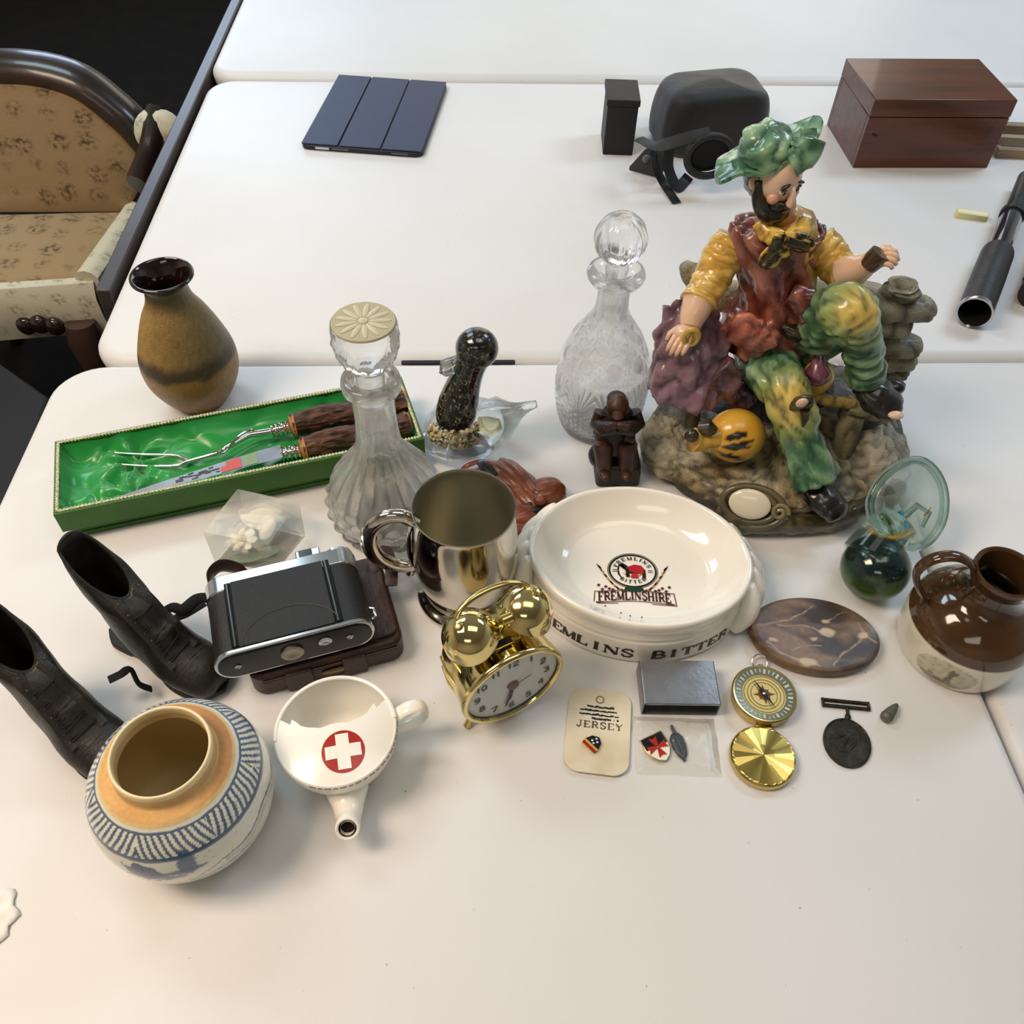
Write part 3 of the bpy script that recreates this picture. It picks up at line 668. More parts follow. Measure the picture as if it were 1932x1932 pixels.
# ------------------------------------------------------------------ ginger jar
def ginger_jar():
    t = thing('ginger_jar', 'blue and white ginger jar without a lid, front left corner', 'jar', at(380, 1542), .35)
    cr, bl, bd, tan, cream = map(np.array, map(lin, ('#dcdacb', '#3c5878', '#2a4260', '#b98d57', '#e6cf9a')))
    prof = [(.042,0), (.046,.002), (.0475,.005), (.053,.016), (.0595,.032), (.0630,.050), (.0622,.066), (.0575,.080), (.0510,.089), (.0455,.0945)]
    pr = spl(prof, 150); n = 420
    m = M().lathe(pr, n, cap0=True, cap1=False)
    def paint(V):
        a = np.arctan2(V[:, 1], V[:, 0]); z = V[:, 2]; r = np.hypot(V[:, 0], V[:, 1]); nn = nz(V, 130, 2); n3 = nz(V, 900, 5)
        c = np.repeat(cr[None], len(V), 0)*(1 + .05*nz(V, 25)[:, None])
        def mix(k, col):
            nonlocal c; k = np.clip(k, 0, 1)[:, None]; c = c*(1-k) + col[None]*k
        # collar of slanting bars between two blue bands
        band = smoothstep(.0735, .0745, z + .0006*nn)*(1-smoothstep(.0925, .0932, z + .0005*nn))
        seg = np.floor(a*7/(2*PI)+.3); sl = np.where(np.mod(seg, 2) == 0, 1.0, -1.0)
        u = (a*.055 + sl*(z-.083)*.42)/.0049 + .12*nn
        bars = (np.mod(u, 1) < .52)
        inside = (z > .0775)*(z < .0915)
        mix(band*.92, bl); mix(inside*bars*.97, cr*1.04); mix(band*(np.abs(z-.0765) < .0006)*.5, bd)
        # landscape on the belly, facing the viewer's side
        def blob(a0, z0, wa, wz, k=1.0, rough=.6):
            d = (((np.mod(a-f-(a0-f)*1.3+PI, 2*PI)-PI)*.062/(wa*1.3))**2 + ((z-z0)/(wz*1.25))**2); return smoothstep(1.15, .75, d + rough*nn + .4*n3)*k
        f = -2.36; z = z - .0165
        mix(blob(f-.42, .036, .018, .008)*.85, bl); mix(blob(f-.28, .031, .013, .006)*.8, bl); mix(blob(f-.05, .029, .012, .005)*.7, bl)
        mix(blob(f+.24, .047, .0095, .0075, 1, 1.6)*.95, bd); mix(blob(f+.25, .043, .0012, .009, 1, .2)*.9, bd); mix(blob(f+.30, .038, .016, .0035)*.85, bl)
        mix(blob(f+.62, .052, .005, .009, 1, .5)*.9, bl); mix(blob(f+.58, .044, .012, .0022, 1, .4)*.9, bl)
        for (da, dz) in ((.10, .030), (.22, .029), (.34, .033), (.16, .035)): mix(blob(f+da, dz, .0042, .0026, 1, .3)*.95, cr*1.05); mix(blob(f+da, dz, .0016, .0010, 1, .3), bl)
        mix((np.abs(z-.0235-.001*nn) < .0007)*(np.cos(a-f-.3) > .35)*.9, bl)
        # shore line that climbs round the right side
        z = z + .0165; zz = .046 + .016*smoothstep(.6, 2.0, np.mod(a-f+PI, 2*PI)-PI) + .002*np.sin(a*9)*1.0 + .0012*nn
        mix((np.abs(z-zz) < .0009)*((np.mod(a-f+PI, 2*PI)-PI) > .72)*.85, bl); mix(((z < zz)*(z > zz-.008))*((np.mod(a-f+PI, 2*PI)-PI) > 1.15)*(.25+.3*nn), bl)
        mix((n3 > .62)*.6, lin_np('#6b5a44')); return c
    m.paint(paint)
    m.build('body', mat('blue_white_glaze', '#d6d2bd', rough=.16, attr=True, coat=.3), t)
    sh = spl([(.0457,.0942), (.0440,.0962), (.0415,.0975), (.0380,.0982), (.0352,.0990)], 14)
    ms = M().lathe(sh, 160, cap0=False, cap1=False)
    def p2(V):
        a = np.arctan2(V[:, 1], V[:, 0]); n1 = nz(V, 55); k = np.clip(.5+.6*np.cos(a-.6)+.5*n1, 0, 1)[:, None]; edge = smoothstep(.0425, .0455, np.hypot(V[:, 0], V[:, 1]))[:, None]
        c = lin_np('#dcae6c')[None]*(1-k) + lin_np('#b07d4c')[None]*k; c = c*(1-edge) + cream[None]*edge; return c*(1+.12*nz(V, 380)[:, None])
    ms.paint(p2).build('shoulder_ring', mat('bare_biscuit', '#c49355', rough=.7, attr=True, bump=(.2, 300, 3)), t, label='unglazed orange shoulder ring')
    col = spl([(.0352,.0990), (.0342,.1010), (.0338,.1080), (.0336,.1120), (.0326,.1135), (.0312,.1125), (.0308,.1060), (.0306,.1010)], 26)
    M().lathe(col, 128, cap0=False, cap1=False).paint(lambda V: np.where((V[:, 2] > .1085)[:, None], lin_np('#ecd9a8')[None], lin_np('#d1b07a')[None])*(1+.1*nz(V, 90)[:, None])).build('collar', mat('collar_glaze', '#e2c98f', rough=.35, attr=True), t)
    inn = spl([(.0306,.1012), (.033,.097), (.045,.088), (.057,.068), (.058,.048), (.052,.022), (.042,.008), (.002,.006)], 30)
    M().lathe(inn, 96, cap0=False, cap1=True).build('inside', mat('jar_inside', '#cdb988', rough=.5), t, label='brownish inside of the jar')
def lin_np(h): return np.array(lin(h))
ginger_jar()

# ------------------------------------------------------------------ invalid feeding cup
m_white = mat('white_glaze', '#f6f2e7', rough=.22, coat=.12)
def feeding_cup():
    b = at(634, 1379, .048); t = thing('feeding_cup', 'white china feeding cup with a white cross in a red roundel', 'cup', (b.x, b.y, TZ), 0)
    prof = spl([(.021,0), (.024,.001), (.0245,.004), (.031,.010), (.0395,.022), (.0445,.036), (.0462,.046), (.0462,.049)], 40)
    M().lathe(prof, 96, cap0=True, cap1=False).build('bowl', m_white, t)
    inn = spl([(.0462,.049), (.0452,.0505), (.0440,.049), (.0425,.036), (.037,.021), (.028,.010), (.002,.007)], 30)
    M().lathe(inn, 96, cap0=False, cap1=True).build('bowl_lining', m_white, t)
    # rim wall rising behind, and half cover with a scalloped edge in front
    n = 72; rows = []
    def dome(r): return .0500 + .0075*(1-(r/.0455)**2)
    ang0 = math.radians(15)                      # the cover looks to the lower right
    ux, uy = math.cos(ang0), math.sin(ang0)
    def edge(s):                                  # s in -1..1 across the cup, gives the back edge of the cover (distance towards the back)
        return .002 + .0055*math.cos(s*PI*1.5)**2*(1 if abs(s) < .72 else 0) + .020*max(abs(s)-.55, 0)/.45*(1 if abs(s) > .55 else 0) - .006*(abs(s) < .34)*math.cos(s/.34*PI/2)
    top = []; bot = []
    for i in range(n+1):
        s = -1 + 2*i/n; x = s*.0452; yb = -math.sqrt(max(.0455**2 - x*x, 0)); ye = min(edge(s), math.sqrt(max(.0452**2-x*x, 0)))
        top.append([(x, yb + (ye-yb)*j/14) for j in range(15)])
    def X(p, dz=0): x, y = p; return (x*ux - y*uy, x*uy + y*ux, dome(min(math.hypot(x, y), .0455)) + dz)
    P = np.array([[X(p) for p in r] for r in top]); Q = np.array([[X(p, -.0022) for p in r] for r in top])
    m = M().surf(P).surf(Q); e = [X(r[-1]) for r in top]; e2 = [X(r[-1], -.0022) for r in top]; m.surf(np.array([e, e2])); m.build('half_cover', m_white, t, ang=50)
    # rolled rim at the back half
    th = np.linspace(math.radians(0)+ang0, math.radians(180)+ang0, 40); M().tube([(.0448*math.cos(a), .0448*math.sin(a), .0500) for a in th], .0017, 8).build('rim', m_white, t)
    # gilt line worn dark along the front edge
    th = np.linspace(math.radians(255), math.radians(372), 60)
    m = M(); [m.tube([(.0464*math.cos(a), .0464*math.sin(a), .0488), (.0464*math.cos(b_), .0464*math.sin(b_), .0488)], .00045, 6) for i, (a, b_) in enumerate(zip(th, th[1:])) if i % 7 not in (3, 6)]
    m.build('worn_rim_line', mat('worn_line', '#6d6454', rough=.6), t)
    # roundel
    def on(x, y, dz=.0003): cx, cy = .004, -.0215; c, s = math.cos(-.02), math.sin(-.02); xx, yy = cx + x*c - y*s, cy + x*s + y*c; return X((xx, yy), dz)
    rr = .0158; an = np.arange(64)*2*PI/64
    m = M().surf(np.array([[on(rr*k*math.cos(a), rr*k*math.sin(a)) for a in an] for k in (1, .8, .6, .4, .2, .02)]), cv=True, cap1=True); m.build('red_roundel', mat('red_enamel', '#a82a22', rough=.25), t)
    L, wd = .0132, .0048; cr = M()
    for (x0, x1, y0, y1) in ((-wd, wd, -L, L), (-L, -wd, -wd, wd), (wd, L, -wd, wd)):
        cr.surf(np.array([[on(x, y, .0006) for y in np.linspace(y0, y1, 9)] for x in np.linspace(x0, x1, 7)]))
    cr.build('white_cross', m_white, t)
    # spout
    pa = spl([(.010,-.034,.020), (.013,-.047,.0200), (.0155,-.059,.024), (.0170,-.068,.032)], 14); k = len(pa)
    sp = M().tube([Vector(p) for p in pa], list(np.interp(np.linspace(0, 1, k), [0, .3, .6, 1], [.0165, .0120, .0092, .0088])), 20, cap=False)
    pi = [Vector(p) for p in pa]; sp.tube(pi[::-1], list(np.interp(np.linspace(0, 1, k), [0, .4, .7, 1], [.0052, .006, .0084, .0145])), 20, cap=False)
    d = (pi[-1]-pi[-2]).normalized()
    so = sp.build('spout', m_white, t)
    M().ell((pi[-3]+d*.0005)[:], (.0064, .0064, .0004), rot=tuple(d.to_track_quat('Z', 'Y').to_euler())).build('spout_hole', mat('dark_hole', '#0d0a07', rough=.9), so)
    lipr = M(); u = d.cross(Vector((0, 0, 1))).normalized(); v = d.cross(u)
    lipr.tube([pi[-1] + u*(.0078*math.cos(a)) + v*(.0078*math.sin(a)) for a in np.arange(28)*2*PI/28], .0013, 8, closed=True); lipr.build('spout_lip', m_white, so)
    # ring handle at the right
    hp = spl([(.042,.016,.044), (.052,.020,.050), (.061,.0235,.049), (.0655,.0255,.040), (.062,.024,.030), (.052,.020,.025), (.041,.016,.025)], 26)
    M().tube([Vector(p) for p in hp], [(.0022,.0058)]*26, 12, up=(-.36, .93, 0)).build('handle', m_white, t) if False else M().tube([Vector(p) for p in hp], [(.0058,.0020)]*26, 12, up=(-.36, .93, 0)).build('handle', m_white, t)
feeding_cup()

# ------------------------------------------------------------------ brown and cream stoneware jug
def jug():
    t = thing('stoneware_jug', 'small brown-topped cream stoneware jug at the right edge', 'jug', at(1798, 1217), .25)
    prof = spl([(.047,0), (.0500,.003), (.0520,.012), (.0535,.028), (.0530,.042), (.0485,.056), (.038,.068), (.0295,.074), (.0245,.080), (.0218,.087), (.0215,.094), (.0230,.101), (.0240,.104)], 90)
    def paint(V):
        z = V[:, 2] + .0006*nz(V, 90); k = smoothstep(.0415, .0422, z)[:, None]; a = np.arctan2(V[:, 1], V[:, 0]); n1 = nz(V, 40, 1); n2 = nz(V, 260, 4)
        c = lin_np('#d5d0bd')[None]*(1+.05*n1[:, None]); f = -2.15 - .25
        da = (np.mod(a-f+PI, 2*PI)-PI)*.053; e = (da/.026)**2 + ((V[:, 2]-.0205)/.0175)**2
        c = np.where((e < 1)[:, None], c*.0 + lin_np('#b3ad94')[None]*(1-.35*smoothstep(.02, .006, V[:, 2]))[:, None]*(1+.4*n2[:, None]), c)
        def seg(x0, z0, x1, z1, wd):
            tt = np.clip(((da-x0)*(x1-x0)+(V[:, 2]-z0)*(z1-z0))/((x1-x0)**2+(z1-z0)**2), 0, 1); return np.hypot(da-(x0+tt*(x1-x0)), V[:, 2]-(z0+tt*(z1-z0))) < wd
        ink = (seg(.002, .010, .004, .026, .0016) | seg(.006, .010, .004, .026, .0014) | seg(.001, .022, .009, .026, .0010) | seg(.002, .028, .008, .028, .0016) | seg(-.012, .014, .0, .012, .0009) | seg(-.018, .011, .016, .009, .0012) | seg(.004, .03, .006, .027, .0018))
        c = np.where((ink & (n2 > -.35))[:, None], lin_np('#5b5238')[None], c)
        b = lin_np('#472f18')[None]*(1+.3*n1[:, None]); b = b*(1-.4*smoothstep(.06, .09, V[:, 2]))[:, None]
        return c*(1-k) + b*k
    M().lathe(prof, 260, cap0=True, cap1=False).paint(paint).build('body', mat('jug_glaze', '#472f18', rough=.10, attr=True, coat=.6), t)
    m_br = mat('brown_salt_glaze', '#432c17', rough=.12, coat=.5)
    def sp(a, z, i): return 1 + .16*np.exp(-((np.mod(a+.75+PI, 2*PI)-PI)/.38)**2)*smoothstep(.1, .108, z)
    M().lathe([(.0238,.1035), (.0262,.1065), (.0258,.1095), (.0238,.1100), (.0220,.1085), (.0205,.100), (.0195,.090), (.022,.080), (.034,.066), (.044,.052), (.046,.04)], 80, fn=sp, cap0=False, cap1=False).build('neck_rim', m_br, t, label='pouring lip of the jug')
    hp = spl([(-.020,.006,.098), (-.030,.010,.115), (-.044,.015,.122), (-.058,.020,.116), (-.064,.022,.100), (-.058,.020,.082), (-.046,.016,.064)], 30)
    M().tube([Vector(p) for p in hp], [(.0055, .0028)]*30, 12, up=(.3, .95, 0)).build('handle', m_br, t)
jug()

# ================================================================== carving set in its green gift box
def gift_box():
    b = at(100, 972, .041); ang = math.radians(19.49)
    t = thing('gift_box', 'long open green gift box lined with crumpled satin', 'box', (b.x, b.y, TZ), ang)
    LX, LY, H, th = .352, .101, .041, .0035
    m_g = mat('green_paper_card', '#3a6a24', rough=.55, bump=(.15, 400, 2), var=[('#315b1e', 30, 3, .4, .7, .6)])
    m = M(); m.box((LX/2, th/2, .0285), (LX, th, .025)); m.box((LX/2, LY-th/2, .0285), (LX, th, .025)); m.box((th/2, LY/2, .0285), (th, LY-2*th, .025)); m.box((LX-th/2, LY/2, .0285), (th, LY-2*th, .025))
    m.box((LX/2, LY/2, .0065), (LX-.008, LY-.008, .001)); m.build('tray', m_g, t, bevel=.0006)['kind'] = 'stuff'
    m = M(); m.box((LX/2, LY/2, .0085), (LX-.011, LY-.011, .017)); m.build('lid_underneath', m_g, t, bevel=.0008)
    # satin
    nx, ny = 190, 66; P = np.zeros((nx, ny, 3)); xs = np.linspace(th+.0005, LX-th-.0005, nx); ys = np.linspace(th+.0005, LY-th-.0005, ny)
    for i, x in enumerate(xs):
        for j, y in enumerate(ys):
            q = Vector((x*11, y*24, 0)); wv = noise.noise(Vector((x*16, y*16, 3)))*1.4
            h = abs(noise.noise(q + Vector((wv, wv*1.4, 0))))*.016 + abs(noise.noise(q*1.9 + Vector((7, wv, 0))))*.007
            for (gx, gy) in ((.072, .070), (.066, .022)):
                dx, dy = x-gx, y-gy; r = math.hypot(dx, dy); a = math.atan2(dy, dx)
                h += .007*math.exp(-(r/.038)**2)*math.cos(a*7 + 3*noise.noise(Vector((x*30, y*30, 9)))) - .006*math.exp(-(r/.01)**2)
            ed = min(x-th, LX-th-x, y-th, LY-th-y); wall = math.exp(-max(ed, 0)/.0045)
            P[i, j] = (x, y, .0185 + h*.78*(1-wall*.6) + .0195*wall)
    M().surf(P).build('satin_lining', mat('green_satin', '#12913c', rough=.30, sheen=.4, spec=.7), t, ang=None)
    # cream braid along the rim
    br = []; 
    def run(p, q):
        n = int((Vector(q)-Vector(p)).length/.0016)
        for i in range(n): br.append(Vector(p).lerp(Vector(q), i/n))
    z = .0415; i_ = th
    for p, q in (((i_, i_, z), (LX-i_, i_, z)), ((LX-i_, i_, z), (LX-i_, LY-i_, z)), ((LX-i_, LY-i_, z), (i_, LY-i_, z)), ((i_, LY-i_, z), (i_, i_, z))): run(p, q)
    M().tube(br, [.0014 + .0006*math.cos(PI*i) for i in range(len(br))], 6, closed=True).build('braid_trim', mat('cream_braid', '#ebe6c6', rough=.6, var=[('#8f9a5c', 700, 1, .5, .55, .8)]), t)
    # ---- knife and fork, things of their own lying in the box
    m_horn = mat('stag_horn', '#5f3a24', rough=.55, var=[('#23140d', (40, 260, 260), 4, .42, .58, .95), ('#8a5a36', (60, 320, 320), 4, .60, .72, .8)], bump=(.8, (80, 420, 420), 4))
    m_tip = mat('horn_end', '#a9713a', rough=.5, bump=(.3, 300, 3)); m_sil = mat('silver_plate', '#d8d6d0', rough=.12, metal=1.0)
    R = Matrix.Rotation(ang, 3, 'Z')
    def L2W(p): return Vector((b.x, b.y, TZ)) + R @ Vector(p)
    def handle(tt, org, p0, p1, r0, r1):
        p0, p1 = Vector(p0)-Vector(org), Vector(p1)-Vector(org); n = 60; pts = [p0.lerp(p1, i/(n-1)) + Vector((0, .0015*math.sin(i*.09), .001*math.sin(i*.13))) for i in range(n)]
        m = M().tube(pts, [r0 + (r1-r0)*i/(n-1) for i in range(n)], 36)
        ax = (p1-p0).normalized()
        def fn(V):
            out = V.copy()
            for k, v in enumerate(V):
                vv = Vector(v); s = (vv-p0).dot(ax); c = p0 + ax*s; d = vv-c; l = d.length
                if l > 1e-6:
                    a = math.atan2(d.z, d.dot(Vector((0, 1, 0)))); g = noise.noise(Vector((math.cos(a)*4.0, math.sin(a)*4.0, s*42))); g2 = noise.noise(Vector((math.cos(a)*9, math.sin(a)*9, s*130+5)))
                    out[k] = np.array(c + d*(1 + .22*abs(g)*1.4 - .10 + .10*g2))
            return out
        o = m.warp(fn).build('handle', m_horn, tt, ang=60)
        e = M().tube([p0 - ax*.0022, p0 + ax*.003], [r0*.86, r0*1.02], 28); e.build('handle_end', m_tip, tt, label='pale cut end of the handle')
        e = M().tube([p1 - ax*.003, p1 + ax*.0016], [r1*1.0, r1*.88], 28); e.build('handle_end', m_tip, tt, label='pale cut end of the handle')
    def ferrule(tt, org, p0, p1, r):
        p0, p1 = Vector(p0)-Vector(org), Vector(p1)-Vector(org); n = 22; M().tube([p0.lerp(p1, i/(n-1)) for i in range(n)], [r*(1+.13*math.sin(i*1.5)) for i in range(n)], 24).build('ferrule', m_sil, tt)
    k0 = (.210, .030, .030)
    kt = thing('carving_knife', 'stag-handled carving knife with a red print on its blade, in the green box', 'knife', L2W(k0), ang)
    handle(kt, k0, (.233, .0285, .032), (.343, .033, .033), .0125, .0145); ferrule(kt, k0, (.211, .0305, .030), (.233, .0290, .031), .0068)
    bl = M(); n = 40; P = []
    for i in range(n+1):
        u = i/n; x = .212 - u*.168; back = .0385 - .0285*u**1.15; edge = .0215 - .0140*u**.9
        if u > .97: back = edge + .0004
        z0 = .0345; P.append([(x-k0[0], back-k0[1], z0-k0[2]+.0012), (x-k0[0], (back+edge)/2-k0[1], z0-k0[2]+.0007), (x-k0[0], edge-k0[1], z0-k0[2]), (x-k0[0], (back+edge)/2-k0[1], z0-k0[2]-.0007), (x-k0[0], back-k0[1], z0-k0[2]-.0006)])
    bl.surf(np.array(P), cv=True, cap0=True, cap1=True).build('blade', mat('blade_steel', '#7d7b80', rough=.42, metal=1.0, var=[('#98959a', (40, 40, 4), 3, .4, .7, .7)]), kt, ang=25)
    pm = M(); rd, bk, gn, gy = map(lin, ('#c4443a', '#25221f', '#7d9468', '#9a8f86'))
    def bq(x0, x1, f0, f1, col):
        pts = []
        for x, f in ((x0, f0), (x1, f0), (x1, f1), (x0, f1)):
            u = (.212-x)/.168; back = .0385 - .0285*u**1.15; edge = .0215 - .0140*u**.9; y = edge + (back-edge)*f
            pts.append((x-k0[0], y-k0[1], .0345-k0[2]+.0013*f+.0004))
        pm.add(pts, [(0, 1, 2, 3)], col)
    bq(.158, .172, .08, .92, rd); bq(.152, .159, .05, .55, rd); bq(.174, .188, .06, .94, gn)
    random.seed(3)
    for i in range(16): x = .112 + .040*random.random(); f = .15 + .65*random.random(); bq(x, x+.0035+.003*random.random(), f, f+.10, bk)
    bq(.126, .150, .46, .56, bk); bq(.109, .116, .3, .6, bk)
    pm.build('blade_print', mat('blade_print_ink', '#444444', rough=.35, attr=True), kt, smooth=False)['kind'] = 'stuff'
    f0 = (.212, .0625, .034)
    ft = thing('carving_fork', 'stag-handled carving fork with raised guard lying behind the knife in the green box', 'fork', L2W(f0), ang)
    handle(ft, f0, (.228, .0625, .036), (.346, .0665, .035), .0120, .0140); ferrule(ft, f0, (.206, .0620, .034), (.228, .0625, .035), .0066)
    sh = spl([(.206, .062, .034), (.192, .0605, .036), (.182, .059, .037), (.160, .0485, .036), (.150, .049, .031), (.120, .052, .025)], 30)
    M().tube([Vector(p)-Vector(f0) for p in sh], list(np.linspace(.0040, .0023, 30)), 12).build('shank', m_sil, ft)
    g = spl([(.150, .049, .032), (.158, .0455, .034), (.172, .053, .042), (.186, .060, .043), (.192, .062, .038)], 20); M().tube([Vector(p)-Vector(f0) for p in g], .0014, 8).build('guard', m_sil, ft)
    for s in (-1, 1):
        q = spl([(.122, .052, .025), (.108, .058+s*.0075, .024), (.080, .068+s*.0085, .023), (.052, .076+s*.008, .026)], 24); M().tube([Vector(p)-Vector(f0) for p in q], list(np.linspace(.0024, .0009, 24)), 10).build('tine', m_sil, ft)
gift_box()

# ================================================================== lucite paperweight with a white flower
def paperweight():
    t = thing('paperweight', 'clear facetted acrylic paperweight enclosing a white flower in front of the green box', 'paperweight', at(482, 1015), 0); o = Vector(t.location)
    top = [at(382, 1003, .040), at(507, 1029, .040), at(564, 947, .040), at(448, 922, .040)]
    bot = [at(405, 1062), at(522, 1078), at(576, 1012), at(470, 985)]
    mid = at(575, 1002, .022)
    vs = [tuple(p-o) for p in bot] + [tuple(p-o) for p in top] + [tuple(mid-o), tuple(at(535, 1060, .016)-o)]
    vs = [(x, y, max(z, 0.0)) for x, y, z in vs]
    fs = [(3,2,1,0), (4,5,6,7), (0,1,5,4), (2,3,7,6), (3,0,4,7), (1,9,5), (9,8,5), (8,6,5), (8,2,6), (1,2,9), (2,8,9)]
    M().add(vs, fs).build('block', clear_mix('clear_acrylic', .66, 1.4, (.99, .985, .965), .01, .10), t, smooth=False, bevel=.0008)
    mw = mat('white_petal', '#efe9d6', rough=.6); mg = mat('green_leaf', '#7c8a70', rough=.6)
    c = at(470, 1030, .012)-o
    for i in range(7):
        a = i*2*PI/7; M().ell((c.x+.008*math.cos(a)-.006, c.y+.007*math.sin(a)+.004, c.z+.004+.002*math.sin(a*2)), (.0068, .0042, .0016), rot=(.2, -.3, a), nu=8, nv=12).build('petal', mw, t)
    M().ell((c.x-.006, c.y+.004, c.z+.007), (.0035, .0035, .003), nu=8, nv=12).build('flower_centre', mat('cream_centre', '#dccf9f', rough=.7), t)
    for (px, py, z, r, ro) in ((500, 975, .020, (.019, .010, .003), (.3, .2, .4)), (478, 985, .018, (.015, .008, .003), (-.3, .1, -.5)), (505, 998, .016, (.012, .007, .003), (.2, -.3, 1.2))):
        q = at(px, py, z)-o; M().ell(q[:], r, rot=ro, nu=10, nv=18).build('large_petal', mw, t)
    for e0, e1 in ((4, 5), (5, 6), (6, 7), (7, 4), (5, 9), (6, 8)): M().tube([vs[e0], vs[e1]], .0006, 6).build('polished_edge', mat('edge_gleam', '#f2ecd8', rough=.3), t) if False else None
    for (dx, dy, a, l) in ((-.002, -.009, .2, .017), (.016, -.002, .5, .013)):
        M().ell((c.x+dx, c.y+dy, c.z-.006), (l, .0065, .0012), rot=(0, 0, a), nu=8, nv=14).build('leaf', mg, t)
paperweight()

# ================================================================== folding camera on its leather case
m_lea = mat('brown_leather', '#3a1f13', rough=.42, var=[('#24120b', 40, 4, .4, .7, .8)], bump=(.3, 220, 4))
m_blk = mat('black_leatherette', '#161617', rough=.5, bump=(.35, 900, 2)); m_chr = mat('satin_chrome', '#c9ccd2', rough=.2, metal=1.0)
def camera_and_case():
    ang = math.radians(19.9); A = at(398, 1242, .068); Rz = Matrix.Rotation(ang, 3, 'Z'); W_, D_, TH = .127, .074, .034
    ct = thing('camera_case', 'brown leather camera case lying under the folding camera', 'case', at(640, 1200), ang); o = Vector(ct.location)
    def C(p, z=0): v = Rz.transposed() @ (Vector(p)-o); return v
    c0, c1, c2 = C(at(492, 1314)), C(at(776, 1240)), C(at(758, 1045, .02))
    x0, x1, y0 = c0.x-.004, c1.x-.004, min(c0.y, c1.y); y1 = c2.y
    m = M().prism(rrect(x1-x0, y1-y0, .012, 5, (x0+x1)/2, (y0+y1)/2), .0, .0285); m.build('case_body', m_lea, ct, bevel=.004, bseg=3)
    m = M().prism(rrect((x1-x0)*.30, y1-y0-.012, .008, 5, x1-(x1-x0)*.17, (y0+y1)/2+.002), .027, .0315); m.build('flap', m_lea, ct, bevel=.0014)
    for (sx, wd) in ((.30, .022), (.66, .020)):
        x = x0 + (x1-x0)*sx; m = M().box((x, y0-.0012, .014), (wd, .004, .024)); m.build('strap_tab', m_lea, ct, bevel=.001)
    m = M().tube([(x0+.01, y0-.0005, .022), ((x0+x1)/2, y0-.001, .022), (x1-.006, y0-.0005, .022)], .0014, 8); m.build('stitched_edge', m_lea, ct)
    M().ell(((x0+x1)/2+.004, y0-.001, .013), (.012, .0016, .004)).build('press_stud', mat('dull_brass', '#75684a', rough=.35, metal=1), ct)
    th = spl([tuple(C(at(700, 1085, .03))), tuple(C(at(712, 1048, .036))), tuple(C(at(728, 1040, .036))), tuple(C(at(738, 1070, .032))), tuple(C(at(738, 1105, .028)))], 24)
    M().tube([Vector(p) for p in th], [(.0012, .006)]*24, 10, up=(0, 0, 1)).build('carry_strap', m_lea, ct)
    th = spl([tuple(C(at(398, 1112, .045))), tuple(C(at(396, 1086, .050))), tuple(C(at(415, 1068, .050))), tuple(C(at(445, 1072, .042))), tuple(C(at(470, 1090, .03)))], 20)
    M().tube([Vector(p) for p in th], [(.008, .0016)]*20, 10, up=(0, 0, 1)).build('carry_strap', m_lea, ct)
    # camera : lies face down, back up
    t = thing('folding_camera', 'black folding camera with chrome trim lying face down on its leather case', 'camera', (A.x, A.y, A.z-TH), ang)
    prof = []
    r = TH/2
    for a in np.linspace(PI/2, 3*PI/2, 13): prof.append((r*.9 + r*.9*math.cos(a), r + r*math.sin(a)))
    prof2 = [(W_-x, z) for x, z in prof][::-1]
    pr = [(x, z) for x, z in prof] + [(W_-x, z) for x, z in prof[::-1]]
    rows = [[(x, y, z) for x, z in pr] for y in (.002, D_-.004)]
    M().surf(np.array(rows), cv=True, cap0=True, cap1=True).build('body', m_blk, t, bevel=.0006)
    # raised back door between two ribs
    M().box((W_*.475, D_/2-.001, TH+.0006), (W_*.60, D_-.008, .0016)).build('back_door', m_blk, t, bevel=.0006)
    for x in (W_*.155, W_*.80): M().tube([(x, .004, TH-.0002), (x, D_-.006, TH-.0002)], [(.0022, .0034)]*2, 10, up=(0, 0, 1)).build('door_rib', mat('black_paint', '#0c0c0d', rough=.25), t)
    an = np.linspace(0.12, PI-.12, 40); M().tube([(W_*.50 + .0385*math.cos(a), .002 + .0285*math.sin(a), TH+.0014) for a in an], .0005, 6).build('embossed_arc', mat('worn_emboss', '#3a352b', rough=.5), t)
    # bottom plate : chrome rim and black inset, facing the viewer
    def cap(y0, y1, s, zs=1.0): return [[(W_/2+(x-W_/2)*s, y, TH/2+(z-TH/2)*zs) for x, z in pr] for y in (y0, y1)]
    M().surf(np.array(cap(-.001, .0026, 1.015, 1.05)), cv=True, cap0=True, cap1=True).build('bottom_rim', m_chr, t, bevel=.0008)
    M().surf(np.array(cap(-.0022, -.0008, .975, .84)), cv=True, cap0=True, cap1=True).build('bottom_inset', mat('black_lacquer', '#0d0d0e', rough=.2), t)
    R2 = lambda x, z, rr, d, nm, mt: M().lathe([(rr, 0), (rr, d), (rr*.72, d+.0006), (rr*.5, d-.0002), (.0003, d-.0004)], 28, mat=Matrix.Translation((x, -.002, z)) @ Matrix.Rotation(PI/2, 4, 'X')).build(nm, mt, t)
    R2(.060, TH*.52, .0092, .002, 'tripod_boss', mat('worn_nickel', '#9b988c', rough=.35, metal=1)); R2(.087, TH*.62, .0055, .0012, 'film_key', m_chr); R2(.017, TH*.5, .0026, .001, 'screw', m_chr); R2(.107, TH*.55, .0028, .001, 'screw', m_chr)
    # chrome top plate with finder and winding knob on the far side
    M().surf(np.array(cap(D_-.012, D_+.0045, 1.01, 1.06)), cv=True, cap0=True, cap1=True).build('top_plate', m_chr, t, bevel=.0012)
    f = M().box((W_*.70, D_+.0090, TH*.70), (.021, .010, .016)).build('viewfinder', m_chr, t, bevel=.0012)
    M().box((W_*.685, D_+.0092, TH*.70+.0083), (.0115, .0075, .001)).build('viewfinder_window', mat('finder_black', '#050506', rough=.15), f)
